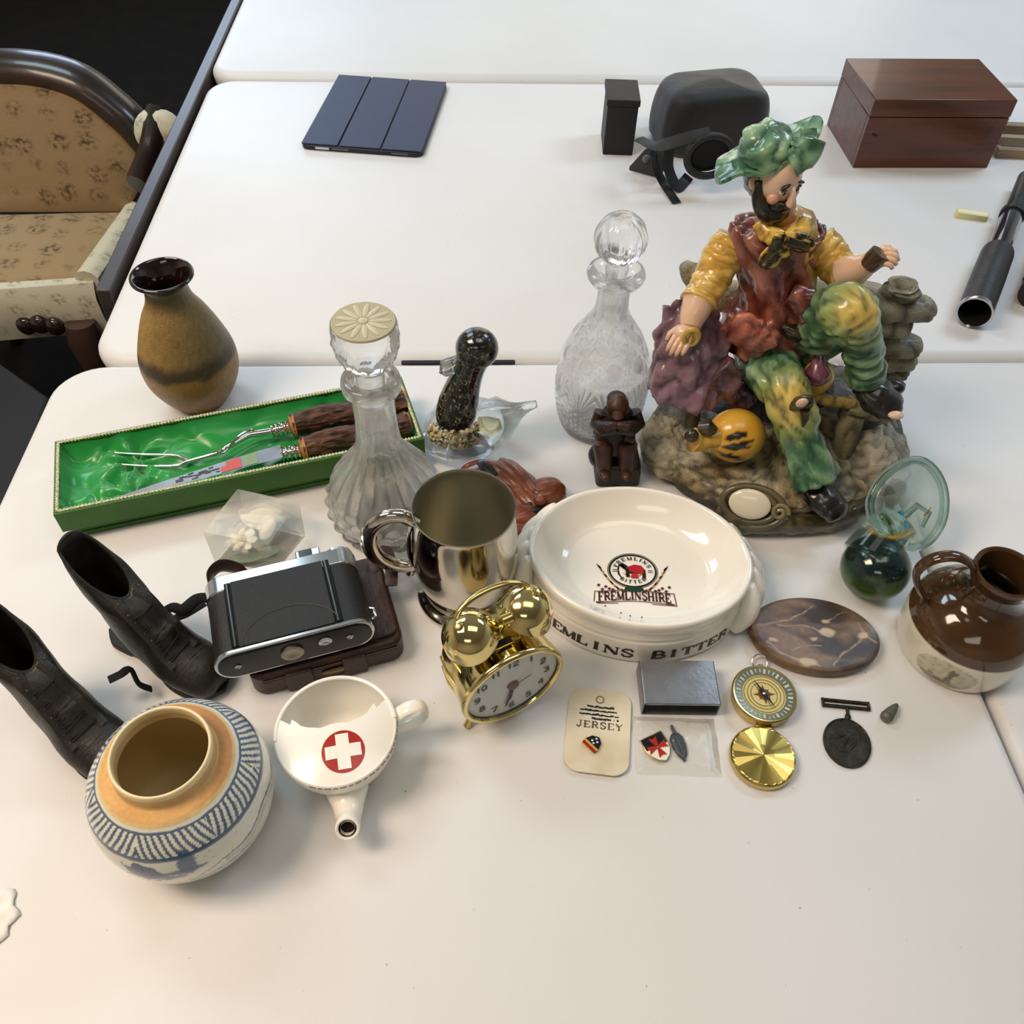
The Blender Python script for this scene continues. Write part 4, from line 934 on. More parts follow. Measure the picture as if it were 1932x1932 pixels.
    M().lathe([(.0125, 0), (.0130, .002), (.0128, .006), (.0110, .0075), (.003, .0078), (.0003, .0078)], 40, fn=lambda a, z, i: 1+.025*np.cos(a*30)*(z < .0065), mat=Matrix.Translation((W_*.89, D_+.004, TH*.52)) @ Matrix.Rotation(-PI/2, 4, 'X')).build('winding_knob', m_chr, t)
    M().tube([(W_+.0005, .010, TH*.5), (W_+.004, .012, TH*.5), (W_+.0045, .020, TH*.5), (W_+.0005, .022, TH*.5)], .0012, 8).build('strap_lug', m_chr, t)
camera_and_case()

# ================================================================== pair of small black lace-up boots
m_boot = mat('black_boot_leather', '#1c1a16', rough=.42, var=[('#2e2a22', 45, 4, .45, .7, .8)], bump=[(.3, 160, 4), (.15, 700, 2)])
m_sole = mat('boot_sole', '#0e0d0b', rough=.6); m_lace = mat('black_lace', '#0b0b0a', rough=.8)
def boot(label, heel, toe, H=.108, lean=0.0, opening=1.0):
    d = toe-heel; Lg = d.length; ang = math.atan2(d.y, d.x)
    t = thing('lace_up_boot', label, 'boot', heel, ang, group='pair of small black boots')
    # sections: (centre x, centre z, half length, half width, tilt)  tilt 0 = level ring (shaft), 90 = upright ring (foot)
    secs = [(Lg*.985, .010, .006, .008, 84), (Lg*.955, .013, .0115, .0150, 84), (Lg*.88, .016, .0150, .0200, 82), (Lg*.76, .0185, .0178, .0225, 78), (Lg*.64, .022, .0215, .0222, 68), (Lg*.53, .0285, .0280, .0205, 55), (Lg*.43, .0385, .0335, .0190, 36),
            (Lg*.35, .052, .0325, .0180, 18), (Lg*.305, .068, .0300, .0180, 8), (Lg*.275-lean*.4, .090, .0315, .0185*opening, -20), (Lg*.255-lean, H, .0355, .0150*opening, -42)]
    S_ = spl(secs, 46); n = 40; a = np.arange(n)*2*PI/n; rows = []
    for (cx, cz, hl, hw, ti) in S_:
        ti = math.radians(ti); ex = np.array([math.cos(ti), 0, -math.sin(ti)*-1.0]); ex = np.array([math.cos(ti), 0, math.sin(ti)])
        e = np.cos(a); f = np.sin(a)
        R = np.outer(e*hl, ex) + np.outer(f*hw, (0, 1, 0)) + np.array((cx, 0, cz)); R[:, 2] = np.maximum(R[:, 2], .0065); rows.append(R)
    P = np.array(rows)
    back = P[:, :, 0] < .004; P[:, :, 0] = np.maximum(P[:, :, 0], .0025 + .004*np.clip((P[:, :, 2]-.03)/.03, 0, 1)*(1-np.clip((P[:, :, 2]-.06)/.04, 0, 1)))
    m = M().surf(P, cv=True, cap0=True)
    m.warp(lambda V: V + np.stack([.0008*nz(V, 60, 1), .0012*nz(V, 55, 4), .0008*nz(V, 60, 8)*(V[:, 2] > .01)], 1))
    m.build('upper', m_boot, t, solid=.0022, ang=None)
    # inside darkness is real depth; pull-on edge
    top = P[-1]; M().tube([Vector(p) for p in top], .0014, 8, closed=True).build('top_binding', m_boot, t)
    # sole and heel
    out = []
    for u in np.linspace(0, 1, 20):
        x = -.001 + (Lg+.003)*u; wv = .0165*(.55+.45*smoothstep(0, .12, u))*(1 - .16*math.exp(-((u-.38)/.16)**2)) + .0065*smoothstep(.42, .72, u); wv *= math.sqrt(max(1-max((u-.74)/.26, 0)**2.2, 0.0))*(1 if u > .02 else .75); out.append((x, max(wv, .001)))
    poly = [(x, -w_) for x, w_ in out] + [(x, w_) for x, w_ in out[::-1]]
    M().prism(poly, .003, .0078).build('sole', m_sole, t, bevel=.001); hp = [p for p in poly if p[0] < Lg*.30]
    M().prism(hp, 0, .0055).build('heel', m_sole, t, bevel=.001)
    # toe-cap and side seams
    def on(u, v): i = min(int(u*(len(P)-1)), len(P)-2); j = int(v*n) % n; return Vector(P[i, j])
    for u in (.27, .295): M().tube([on(u, v)+Vector((0, 0, .0009)) for v in np.linspace(-.20, .20, 17)], .0007, 6).build('toe_cap_seam', m_boot, t)
    for s in (1, -1):
        q = [on(u, .5 + s*(.5-v)) for u, v in ((.30, .165), (.40, .20), (.52, .22), (.64, .25), (.78, .28), (.9, .30), (.99, .30))]; q = [p + Vector((0, s*.0012, 0)) for p in q]; M().tube([Vector(p) for p in spl(q, 24)], .0007, 6).build('side_seam', m_boot, t)
    # eyelet facings, tongue and laces up the front
    for s in (1, -1):
        q = [on(u, s*.085 % 1) for u in np.linspace(.34, .995, 14)]; q = [p + Vector((.0012, s*.0004, .0010)) for p in q]; M().tube(q, [(.0016, .0046)]*14, 8).build('eyelet_facing', m_boot, t)
    M().tube([on(u, 0)+Vector((-.001, 0, -.0004)) for u in np.linspace(.36, .97, 12)], [(.0012, .006)]*12, 8).build('tongue', m_boot, t)
    for i, u in enumerate(np.linspace(.38, .80, 6)):
        p, q = on(u, .10) + Vector((.0022, 0, .0022)), on(min(u+.03, .99), .90) + Vector((.0022, 0, .0022)); c = (p+q)/2 + Vector((.0016, 0, .0016)); M().tube([p, c, q], .0011, 8).build('lace', m_lace, t)
        p, q = on(min(u+.03, .99), .10) + Vector((.0022, 0, .0022)), on(u, .90) + Vector((.0022, 0, .0022)); c = (p+q)/2 + Vector((.0022, 0, .0024)); M().tube([p, c, q], .0011, 8).build('lace', m_lace, t)
    for i, u in enumerate(np.linspace(.38, .97, 8)):
        for s in (1, -1): M().ell((on(u, s*.10 % 1) + Vector((.0016, s*.001, .0018)))[:], (.0013, .0013, .0010), nu=6, nv=8).build('eyelet', mat_eye, t)
    return t
mat_eye = mat('eyelet_metal', '#4a4741', rough=.35, metal=.8)
b1 = boot('small black lace-up leather boot beside the folding camera', at(222, 1186), at(424, 1306), lean=.010)
b2 = boot('small black lace-up leather boot at the left edge behind the ginger jar', at(66, 1300), at(248, 1468), lean=.008)
def boot_tie():
    inv = b1.matrix_basis.inverted(); ps = [at(300, 1160, .045), at(325, 1146, .048), at(345, 1150, .045), at(372, 1130, .040), at(398, 1128, .036)]
    M().tube([inv @ Vector(p) for p in spl(ps, 24)], [(.0016, .0048)]*24, 8).build('loose_lace', m_lace, b1)
    ps = [at(310, 1176, .045), at(335, 1165, .044), at(352, 1158, .040), at(385, 1138, .036)]
    M().tube([inv @ Vector(p) for p in spl(ps, 20)], [(.0014, .0040)]*20, 8).build('loose_lace', m_lace, b1)
    inv = b2.matrix_basis.inverted(); ps = [at(205, 1283, .035), at(228, 1272, .035), at(246, 1262, .030), at(262, 1290, .022), at(285, 1300, .012)]
    M().tube([inv @ Vector(p) for p in spl(ps, 20)], [(.0014, .0040)]*20, 8).build('loose_lace', m_lace, b2)
boot_tie()

# ================================================================== twin-bell alarm clock
m_gold = mat('polished_brass', '#dcca8c', rough=.10, metal=1.0, rvar=(60, .06, .18)); m_gold2 = mat('gold_tone', '#cdb672', rough=.22, metal=1.0)
def clock():
    f = at(967, 1290, .054); ang = math.radians(30); nrm = Vector((math.sin(ang), -math.cos(ang), 0))
    t = thing('alarm_clock', 'small brass twin-bell alarm clock in front of the pewter tankard', 'clock', (f.x, f.y, TZ), ang)
    zc = .053; r = .0425; Q = Matrix.Translation((0, 0, zc)) @ Matrix.Rotation(math.radians(90), 4, 'X')   # local z -> -y (towards viewer)
    case = spl([(.034,-.052), (.038,-.050), (.0415,-.040), (.0425,-.030), (.0420,-.020), (.0435,-.010), (.0445,-.003), (.0450,.001), (.0438,.0035), (.0415,.0040), (.0402,.002)], 50)
    M().lathe(case, 72, mat=Q, cap0=True, cap1=False).build('case', m_gold, t)
    M().lathe([(.0405,-.001), (.040,.0), (.02,.0), (.0003,.0)], 64, mat=Q, cap0=False).build('dial', mat('dial_white', '#c9ccc9', rough=.45), t, label='pale grey dial')
    dk = mat('dial_ink', '#1b1a18', rough=.5)
    for h in range(1, 13):
        a = math.radians(90-30*h); q, wd = quads(str(h), .0072, gap=1.4); q = [[(p[0], p[1]-.0036) for p in s] for s in q]; cx, cz = .0310*math.cos(a), .0310*math.sin(a)
        lay(M(), q, lambda x, y: (cx + x, -.0006, zc + cz + y)).build('numeral', dk, t, smooth=False)
    def hand(a, l0, l1, wd, nm, mt, y): 
        a = math.radians(a); u = Vector((math.sin(a), 0, math.cos(a))); v = Vector((math.cos(a), 0, -math.sin(a))); m = M()
        p = [u*l0 - v*wd, u*l0 + v*wd, u*(l1*.8) + v*wd*1.0, u*l1, u*(l1*.8) - v*wd*1.0]; p = [(q.x, y, zc + q.z) for q in p] + [(q.x, y-.0005, zc+q.z) for q in p]
        m.add(p, [(4,3,2,1,0), (5,6,7,8,9)] + [(i, (i+1) % 5, 5+(i+1) % 5, 5+i) for i in range(5)]); m.build(nm, mt, t, smooth=False)
    hand(193, -.004, .030, .0010, 'minute_hand', dk, -.0014); hand(188, -.003, .021, .0014, 'hour_hand', dk, -.0010); hand(68, -.004, .017, .0005, 'alarm_hand', mat('brass_hand', '#8a6a3c', rough=.4), -.0018)
    M().lathe([(.0050, .0005), (.0048, .0022), (.002, .0028), (.0002, .0028)], 24, mat=Q).build('hand_boss', mat('red_boss', '#6b3b3b', rough=.4), t)
    M().lathe([(.0400,.0034), (.036, .0042), (.02, .0052), (.0003, .0056)], 64, mat=Q, cap0=False).build('dial_glass', clear_mix('dial_cover', .88, 1.3), t)
    # bells
    for s in (-1, 1):
        c = Vector((s*.0275, .026, .112)); R = Matrix.Translation(c) @ Matrix.Rotation(s*math.radians(24), 4, 'Y')
        pr = [(.0218, -.013), (.0228, -.012), (.0222, -.0105)] + [(.0215*math.cos(x), -.0085 + .0210*math.sin(x)) for x in np.linspace(.1, 1.50, 22)] + [(.0003, .0126)]
        b_ = M().lathe(pr, 56, mat=R, cap0=True, cap1=True).build('bell', m_gold, t)
        M().lathe([(.0035, .0115), (.0038, .0135), (.0030, .016), (.0003, .0168)], 20, mat=R).build('bell_nut', m_gold2, b_)
        M().tube([R @ Vector((0, 0, -.013)), Vector((s*.020, .026, .092))], .003, 10).build('bell_post', m_gold2, b_)
    hp = spl([(-.031,.034,.122), (-.025,.037,.127), (-.014,.039,.131), (0,.040,.132), (.014,.039,.131), (.025,.037,.127), (.031,.034,.122)], 36)
    M().tube([Vector(p) for p in hp], [(.0012, .0024)]*36, 8).build('carry_handle', m_gold2, t)
    M().tube([(0, .022, .094), (.002, .020, .106), (.004, .020, .114)], .0012, 8).build('hammer_stem', m_gold2, t); M().lathe([(.0003,-.004), (.0045,-.004), (.0045,.004), (.0003,.004)], 20, mat=Matrix.Translation((.004, .020, .1155)) @ Matrix.Rotation(PI/2, 4, 'Y')).build('hammer', m_gold2, t)
    M().box((0, .018, .0965), (.024, .016, .006)).build('bell_bracket', m_gold2, t, bevel=.002)
    M().box((-.003, .012, .0998), (.014, .005, .001)).build('alarm_slot', mat('slot_black', '#070605', rough=.8), t)
    for s in (-1, 1):
        M().tube([(s*.026, .014, .020), (s*.034, .010, .006), (s*.036, .009, .0012)], [.0030, .0026, .0034], 14).build('foot', m_gold2, t)
    for i in range(3):
        a = math.radians(150 + 22*i); M().tube([(.0405*math.cos(a), .010, zc+.0405*math.sin(a)), (.0430*math.cos(a), .030, zc+.0430*math.sin(a)), (.0405*math.cos(a), .046, zc+.0405*math.sin(a))], .0012, 6).build('case_rib', m_gold2, t)
clock()

# ================================================================== small things at the front right
def card_tag():
    c = at(1128, 1380); t = thing('souvenir_card', 'cream rounded souvenir card with JERSEY lettering and an enamel pin', 'card', (c.x, c.y, TZ), math.radians(-5.5))
    mc = mat('cream_card', '#e0d7bd', rough=.7, var=[('#bfb08c', 25, 4, .45, .7, .6)]); hx, hy = .0262, .0385
    pol = rrect(2*hx, 2*hy, .013, 7); n = len(pol)
    m = M(); hole = [(.0032*math.cos(a), .0285+.0032*math.sin(a)) for a in np.arange(24)*2*PI/24]
    def zz(x, y): return .0014 + .0022*smoothstep(-.02, -.04, y) + .0016*smoothstep(.01, .03, x)
    rows = [[(x, y, zz(x, y)) for x, y in pol], [(x*.6, y*.6, zz(x*.6, y*.6)) for x, y in pol], [(x*.02, y*.02, zz(0, 0)) for x, y in pol]]
    up = np.array(rows); dn = up.copy(); dn[..., 2] -= .0011
    m.surf(np.concatenate([dn[::-1], up]), cv=True, cap0=True, cap1=True).build('card', mc, t, ang=50)
    M().tube([(x, y, zz(x, y)+.0002) for x, y in hole], .00055, 6, closed=True).build('punched_hole', mat('hole_rim', '#8c8164', rough=.7), t)
    ink = mat('card_ink', '#2a251f', rough=.7); pm = M(); random.seed(11)
    for k, (y, x0, x1) in enumerate(((.0205, -.0105, .009), (.0170, -.0160, .0135), (.0132, -.0165, .0165), (.0095, -.0060, .0165))):
        x = x0
        while x < x1:
            w_ = .0012 + .0022*random.random(); h = .0008 + .0009*random.random(); yy = y + .0006*random.random() - .0035*(x-x0)*.08
            pm.add([(x, yy, zz(x, yy)+.0002), (x+w_, yy-.0003, zz(x, yy)+.0002), (x+w_, yy+h, zz(x, yy)+.0002), (x, yy+h+.0003, zz(x, yy)+.0002)], [(0, 1, 2, 3)]); x += w_*.8
    pm.build('script_lines', ink, t, smooth=False)['kind'] = 'stuff'
    mj = mat('card_grey_ink', '#6a6152', rough=.7)
    for i, ch in enumerate('JERSEY'):
        q, wd = quads(ch, .0056); lay(M(), [[(p[0] + (i-2.4)*.0066, p[1] + .0020) for p in s] for s in q], lambda x, y: (x, y, zz(x, y)+.0002)).build('letter', mj, t, smooth=False)
    # enamel pin, tilted
    a = math.radians(-40); p = thing('enamel_pin', 'tiny red, yellow and black enamel pin on the cream card', 'badge', Vector((c.x, c.y, TZ)) + Matrix.Rotation(math.radians(-5.5), 3, 'Z') @ Vector((-.0035, -.0125, .0022)), math.radians(-5.5)+a)
    sh = [(-.0065, .006), (.0065, .006), (.0072, .001), (.0050, -.0045), (.0, -.0075), (-.0050, -.0045), (-.0072, .001)]
    sh = [(x, -y) for x, y in sh][::-1]
    M().prism(sh, 0, .0014).build('base', m_gold2, p, bevel=.0003)
    def pl(pts, col, nm, z=.0016): M().prism(pts, .0013, z).build(nm, mat(nm, col, rough=.25), p, smooth=False)
    pl([(-.0068, -.0058), (.0068, -.0058), (.0070, -.0034), (-.0070, -.0034)], '#9c1d18', 'red_band'); pl([(-.0070, -.0034), (.0070, -.0034), (.0070, -.0014), (-.0070, -.0014)], '#c9a24a', 'yellow_band')
    pl([(-.0068, -.0013), (.0068, -.0013), (.0048, .0044), (0, .0072), (-.0048, .0044)], '#11130f', 'black_field')
    for (x, y) in ((-.002, .0012), (.002, .0030), (.0005, .0001), (-.0005, .0046)): M().ell((x, y, .0017), (.0013, .0009, .0003), nu=5, nv=8).build('silver_charge', m_chr, p)
card_tag()

def matchbox_cover():
    c = at(1275, 1308); t = thing('matchbox_cover', 'grey metal matchbox cover standing open-ended in front of the ashtray', 'matchbox', (c.x, c.y, TZ), math.radians(1.5))
    mt = mat('grey_pewter_tin', '#8b8d90', rough=.38, metal=.65, var=[('#75777a', 60, 4, .4, .7, .7)], bump=(.12, 260, 3)); W_, D_, H = .0645, .041, .0195; th = .0012
    out = rrect(W_, H, .0022, 4, 0, H/2); inn = rrect(W_-2*th, H-2*th, .0012, 4, 0, H/2)
    rows = [[(x, -D_/2, z) for x, z in inn], [(x, -D_/2, z) for x, z in out], [(x, D_/2, z) for x, z in out], [(x, D_/2, z) for x, z in inn]]
    M().surf(np.array(rows), cu=True, cv=True).build('sleeve', mt, t, ang=50)
    M().box((.0, .006, H*.47), (W_-2*th-.001, D_-.014, H-2*th-.002)).build('tray_inside', mat('dark_tray', '#141311', rough=.8), t)
    e = M().tube([(-W_/2+.002, -D_/2, H-.0008), (W_/2-.002, -D_/2, H-.0008)], .0009, 6); e.build('front_lip', m_chr, t)
matchbox_cover()

def badges():
    c = at(1240, 1412); t = thing('shield_badge', 'black, white and red cross enamel shield badge in a clear plastic bag', 'badge', (c.x, c.y, TZ+.0012), math.radians(28))
    def sh(s): 
        pts = [(-.0105, .0115), (.0105, .0115), (.0108, .002), (.0090, -.0055), (.0052, -.0105), (0, -.0135), (-.0052, -.0105), (-.0090, -.0055), (-.0108, .002)]; return [(x*s, y*s) for x, y in pts][::-1]
    M().prism(sh(1), 0, .0016).build('base', m_gold2, t, bevel=.0003)
    z = .0017; wh = mat('white_enamel', '#e9e4d4', rough=.2); bk = mat('black_enamel', '#0f0f10', rough=.2); rd = mat('red_cross_enamel', '#a8281f', rough=.2)
    M().prism([(-.0098, .0004), (-.0085, -.005), (-.005, -.0098), (0, -.0126), (.005, -.0098), (.0085, -.005), (.0098, .0004)], .0015, z).build('lower_field', wh, t, smooth=False)
    M().prism([(-.0098, .0006), (.0098, .0006), (.0098, .0108), (-.0098, .0108)], .0015, z).build('upper_field', bk, t, smooth=False)
    m = M()
    for k in range(4):
        a = k*PI/2; 
        pts = [(0.0004, -.0009), (.0088, -.0036), (.0076, 0), (.0088, .0036), (.0004, .0009)]; m2 = [(x*math.cos(a)-y*math.sin(a), x*math.sin(a)+y*math.cos(a)) for x, y in pts]
        M().prism(m2, .0016, .0020).build('cross_arm', rd, t, smooth=False)
    c = at(1280, 1405); t = thing('leaf_charm', 'dark grey metal leaf-shaped charm beside the shield badge', 'charm', (c.x, c.y, TZ+.0012), math.radians(104))
    q = [(-.0165, 0), (-.010, .0042), (-.002, .0064), (.006, .0060), (.010, .0034), (.010, -.0034), (.006, -.0060), (-.002, -.0064), (-.010, -.0042)][::-1]
    mg = mat('dark_pewter', '#4f5256', rough=.42, metal=.7, bump=(.3, 300, 3)); M().prism(q, 0, .0022, top=.8).build('leaf', mg, t, bevel=.0005); M().tube([(.009, 0, .001), (.0165, .0008, .0012)], [.0016, .0012], 10).build('stem', mg, t)
    M().tube([(-.015, 0, .0024), (.009, 0, .0024)], .0005, 6).build('mid_rib', mg, t)
    c = at(1275, 1408); t = thing('plastic_bag', 'small clear plastic bag holding the shield badge and leaf charm', 'bag', (c.x, c.y, TZ), math.radians(0))
    n, k = 44, 36; P = np.zeros((n, k, 3))
    for i in range(n):
        for j in range(k):
            x = -.0345 + .069*i/(n-1); y = -.0255 + .051*j/(k-1); e = min(i, n-1-i, j, k-1-j)/4.0
            P[i, j] = (x + .001*noise.noise(Vector((y*80, 1, 0))), y + .001*noise.noise(Vector((x*80, 4, 0))), .0006 + (.0034 + .0016*abs(noise.noise(Vector((x*75, y*60, 0)))) + .0012*abs(noise.noise(Vector((x*160, y*120, 5)))))*min(1, e))
    m_bag = clear_mix('clear_polythene', .68, 1.4, (.99, .99, .98), .06)
    M().surf(P).build('bag_front', m_bag, t, ang=None)
    M().prism(rrect(.069, .051, .001), .0003, .0005).build('bag_back', m_bag, t)
    M().box((.0255, .0, .0055), (.0012, .046, .0008)).build('seal_strip', clear_mix('milky_polythene', .5, 1.3, (.97, .97, .97), .15), t)
badges()

def compass():
    c = at(1438, 1322); t = thing('pocket_compass', 'brass pocket compass with its domed lid open towards the viewer', 'compass', (c.x-.001, c.y, TZ), math.radians(-9))
    M().lathe([(.0235, 0), (.0258, .001), (.0262, .003), (.0262, .008), (.0265, .0095), (.0272, .0105), (.0272, .0120), (.0262, .0130), (.0250, .0128)], 72, cap1=False).build('case', m_gold2, t)
    M().lathe([(.0252, .0128), (.0250, .0124), (.0188, .0112), (.0182, .0112)], 72, cap0=False, cap1=False).build('bezel', mat('grey_bezel', '#747b69', rough=.3, metal=.3), t)
    M().lathe([(.0184, .0108), (.0003, .0106)], 64, cap0=False).build('dial', mat('gold_dial', '#dcc27a', rough=.3, metal=.6), t)
    dk = mat('bezel_marks', '#c6cbb9', rough=.5); m = M()
    for i in range(36):
        a = i*2*PI/36; r0 = .0205 if i % 3 else .0196; r1 = .0236; wv = .0005 if i % 3 else .0010; u = np.array((math.cos(a), math.sin(a))); v = np.array((-u[1], u[0]))
        zz = lambda r: .0112 + (r-.0188)*.25 + .0003; m.add([(*(u*r0 - v*wv), zz(r0)), (*(u*r1 - v*wv), zz(r1)), (*(u*r1 + v*wv), zz(r1)), (*(u*r0 + v*wv), zz(r0))], [(0, 1, 2, 3)])
    o_ = m.build('degree_marks', dk, t, smooth=False); o_['kind'] = 'stuff'
    mr = M()
    for r in (.0168, .0138, .0110): mr.surf(np.array([[(q*math.cos(a), q*math.sin(a), .0110) for a in np.linspace(0, 2*PI, 60)] for q in (r+.0003, r-.0003)]))
    mr.build('dial_rings', mat('dial_ring_ink', '#7a5f2a', rough=.5), t)['kind'] = 'stuff'
    M().lathe([(.0052, .0109), (.0003, .0110)], 40, cap0=False).build('rose_disc', mat('rose_disc_brown', '#7a4a22', rough=.5), t)
    for k in range(8):
        a = k*PI/4 + .2; l = .0098 if k % 2 == 0 else .0072
        M().add([(0, 0, .0111), (l*.3*math.cos(a-.5), l*.3*math.sin(a-.5), .0111), (l*math.cos(a), l*math.sin(a), .0111), (l*.3*math.cos(a+.5), l*.3*math.sin(a+.5), .0111)], [(0, 1, 2, 3)]).build('rose_point', mat('rose_brown', '#5a3417', rough=.5), t, smooth=False)
    a = math.radians(-52); u = Vector((math.cos(a), math.sin(a), 0)); v = Vector((-u.y, u.x, 0)); nb = mat('needle_black', '#0b0b0b', rough=.3)
    M().add([tuple(u*.0150 + Vector((0, 0, .0122))), tuple(v*.0016 + Vector((0, 0, .0122))), tuple(-u*.0150 + Vector((0, 0, .0122))), tuple(-v*.0016 + Vector((0, 0, .0122)))], [(0, 1, 2, 3)]).build('needle', nb, t, smooth=False, solid=.0003)
    M().ell((0, 0, .0124), (.0016, .0016, .0008), nu=6, nv=10).build('pivot', m_chr, t)
    M().ell((.003, -.0212, .0120), (.0014, .0014, .0003), nu=5, nv=8).build('red_mark', mat('red_dot', '#b04a42', rough=.4), t)
    M().lathe([(.0245, .0129), (.012, .0134), (.0003, .0136)], 64, cap0=False).build('dial_glass', clear_mix('compass_glass', .9, 1.25), t)
    M().tube([(-.002, .0265, .006), (-.002, .031, .007)], [.0026, .0020], 12).build('crown', m_chr, t)
    M().tube([(-.002 + .0065*math.cos(x), .0355 + .0062*math.sin(x), .0040 + .003*math.sin(x)) for x in np.arange(30)*2*PI/30], .0006, 8, closed=True).build('ring', m_chr, t)
    M().tube([(-.0055, -.0272, .0035), (.0075, -.0272, .0035)], .0021, 12).build('hinge', m_gold2, t)
    # lid, open flat in front : disc of narrow facets shaped to imitate the gleam of spun brass
    n = 240; rng = random.Random(5); ph = [rng.random() for _ in range(60)]
    lid = M(); rows = []
    for i, (r, z) in enumerate([(.0262, .001), (.0266, .003), (.0266, .0055), (.0262, .0072), (.0250, .0082)]): rows.append([(r*math.cos(x), r*math.sin(x), z) for x in np.arange(n)*2*PI/n])
    mr = m_gold2; lid.surf(np.array(rows), cv=True, cap0=True)
    lo = lid.build('lid', mr, t); lo.location = (.0, -.0546, .0)
    m_spun = mat('spun_brass', '#d6bb6a', rough=.26, metal=1.0); N = m_spun.node_tree.nodes; Lk = m_spun.node_tree.links; bb = N['Principled BSDF']; bb.inputs['Anisotropic'].default_value = .92
    tg = N.new('ShaderNodeTangent'); tg.direction_type = 'RADIAL'; tg.axis = 'Z'; Lk.new(tg.outputs[0], bb.inputs['Tangent'])
    k = 22; hv = []; sgn = 1                              # wedge ripple added to the shape to imitate radial reflections
    for i in range(k): hv.append(sgn*rng.uniform(.004, .035)); sgn = -sgn
    def hh(x): u = x/(2*PI)*k; i = int(u) % k; f = u-int(u); return hv[i]*(1-f) + hv[(i+1) % k]*f
    M().surf(np.array([[(r*math.cos(x), r*math.sin(x), z + r*hh(x)*(1-.0*r)*(0 if r > .0245 else 1)) for x in np.arange(k*4)*2*PI/(k*4)] for r, z in ((.0250, .0084), (.0240, .0086), (.009, .0094), (.0002, .0096))]), cv=True).build('lid_face', m_spun, lo, smooth=False)
compass()

def medal():
    c = at(1597, 1403); t = thing('medal', 'dark bronze oval medal with a plain suspender bar', 'medal', (c.x, c.y, TZ), math.radians(-14))
    mb = mat('dark_bronze', '#35322b', rough=.45, metal=.75, var=[('#4c4940', 120, 4, .5, .7, .8)], bump=(.8, 130, 4))
    M().lathe([(.0185, 0), (.0198, .0006), (.0200, .0016), (.0196, .0027), (.0186, .0029), (.0180, .0023), (.010, .0025), (.0003, .0026)], 64, sx=.97, sy=1.12).build('disc', mb, t)
    for i, (x, y, a, l) in enumerate(((-.006, .004, .6, .006), (-.001, .001, 1.2, .009), (.004, -.003, 1.0, .008), (.002, .008, .3, .004), (-.004, -.008, -.2, .005))): M().ell((x, y, .0026), (l, .0016, .0008), rot=(0, 0, a), nu=6, nv=10).build('relief', mb, t)
    M().ell((0, .0240, .0018), (.0026, .0034, .0018), nu=8, nv=12).build('claw', mb, t); M().tube([(0, .0262, .0018), (-.001, .0330, .0022)], .0013, 8).build('stem', mb, t)
    a = math.radians(10); u = Vector((math.cos(a), math.sin(a), 0)); v = Vector((-u.y, u.x, 0)); p = Vector((-.002, .0358, .0018)); m = M()
    for s in (-1, 1): M().tube([p - u*.0192 + v*s*.0026, p + u*.0192 + v*s*.0026], .0016, 8).build('suspender_rail', mb, t)
    for s in (-1, 1): M().tube([p + u*s*.0192 - v*.0040, p + u*s*.0192 + v*.0040], .0012, 8).build('suspender_end', mb, t)
medal()

def bullet():
    a, b = at(1668, 1358, .004), at(1691, 1331, .004); d = b-a; t = thing('lead_bullet', 'small pointed grey lead bullet right of the medal', 'bullet', (a.x, a.y, TZ+.0048), math.atan2(d.y, d.x))
    m = M().lathe([(.0002, 0), (.0038, .0002), (.0048, .0014), (.0048, .007), (.0043, .011), (.0032, .0155), (.0018, .0195), (.0002, .0215)], 30, mat=Matrix.Rotation(PI/2, 4, 'Y')); m.build('slug', mat('dull_lead', '#6e6a60', rough=.55, metal=.5, bump=(.3, 300, 3)), t)
    M().tube([(.0042, .00485*math.cos(x), .00485*math.sin(x)) for x in np.arange(24)*2*PI/24], .0004, 6, closed=True).build('groove', mat('lead_shadow_ring', '#55524a', rough=.6, metal=.5), t)
bullet()

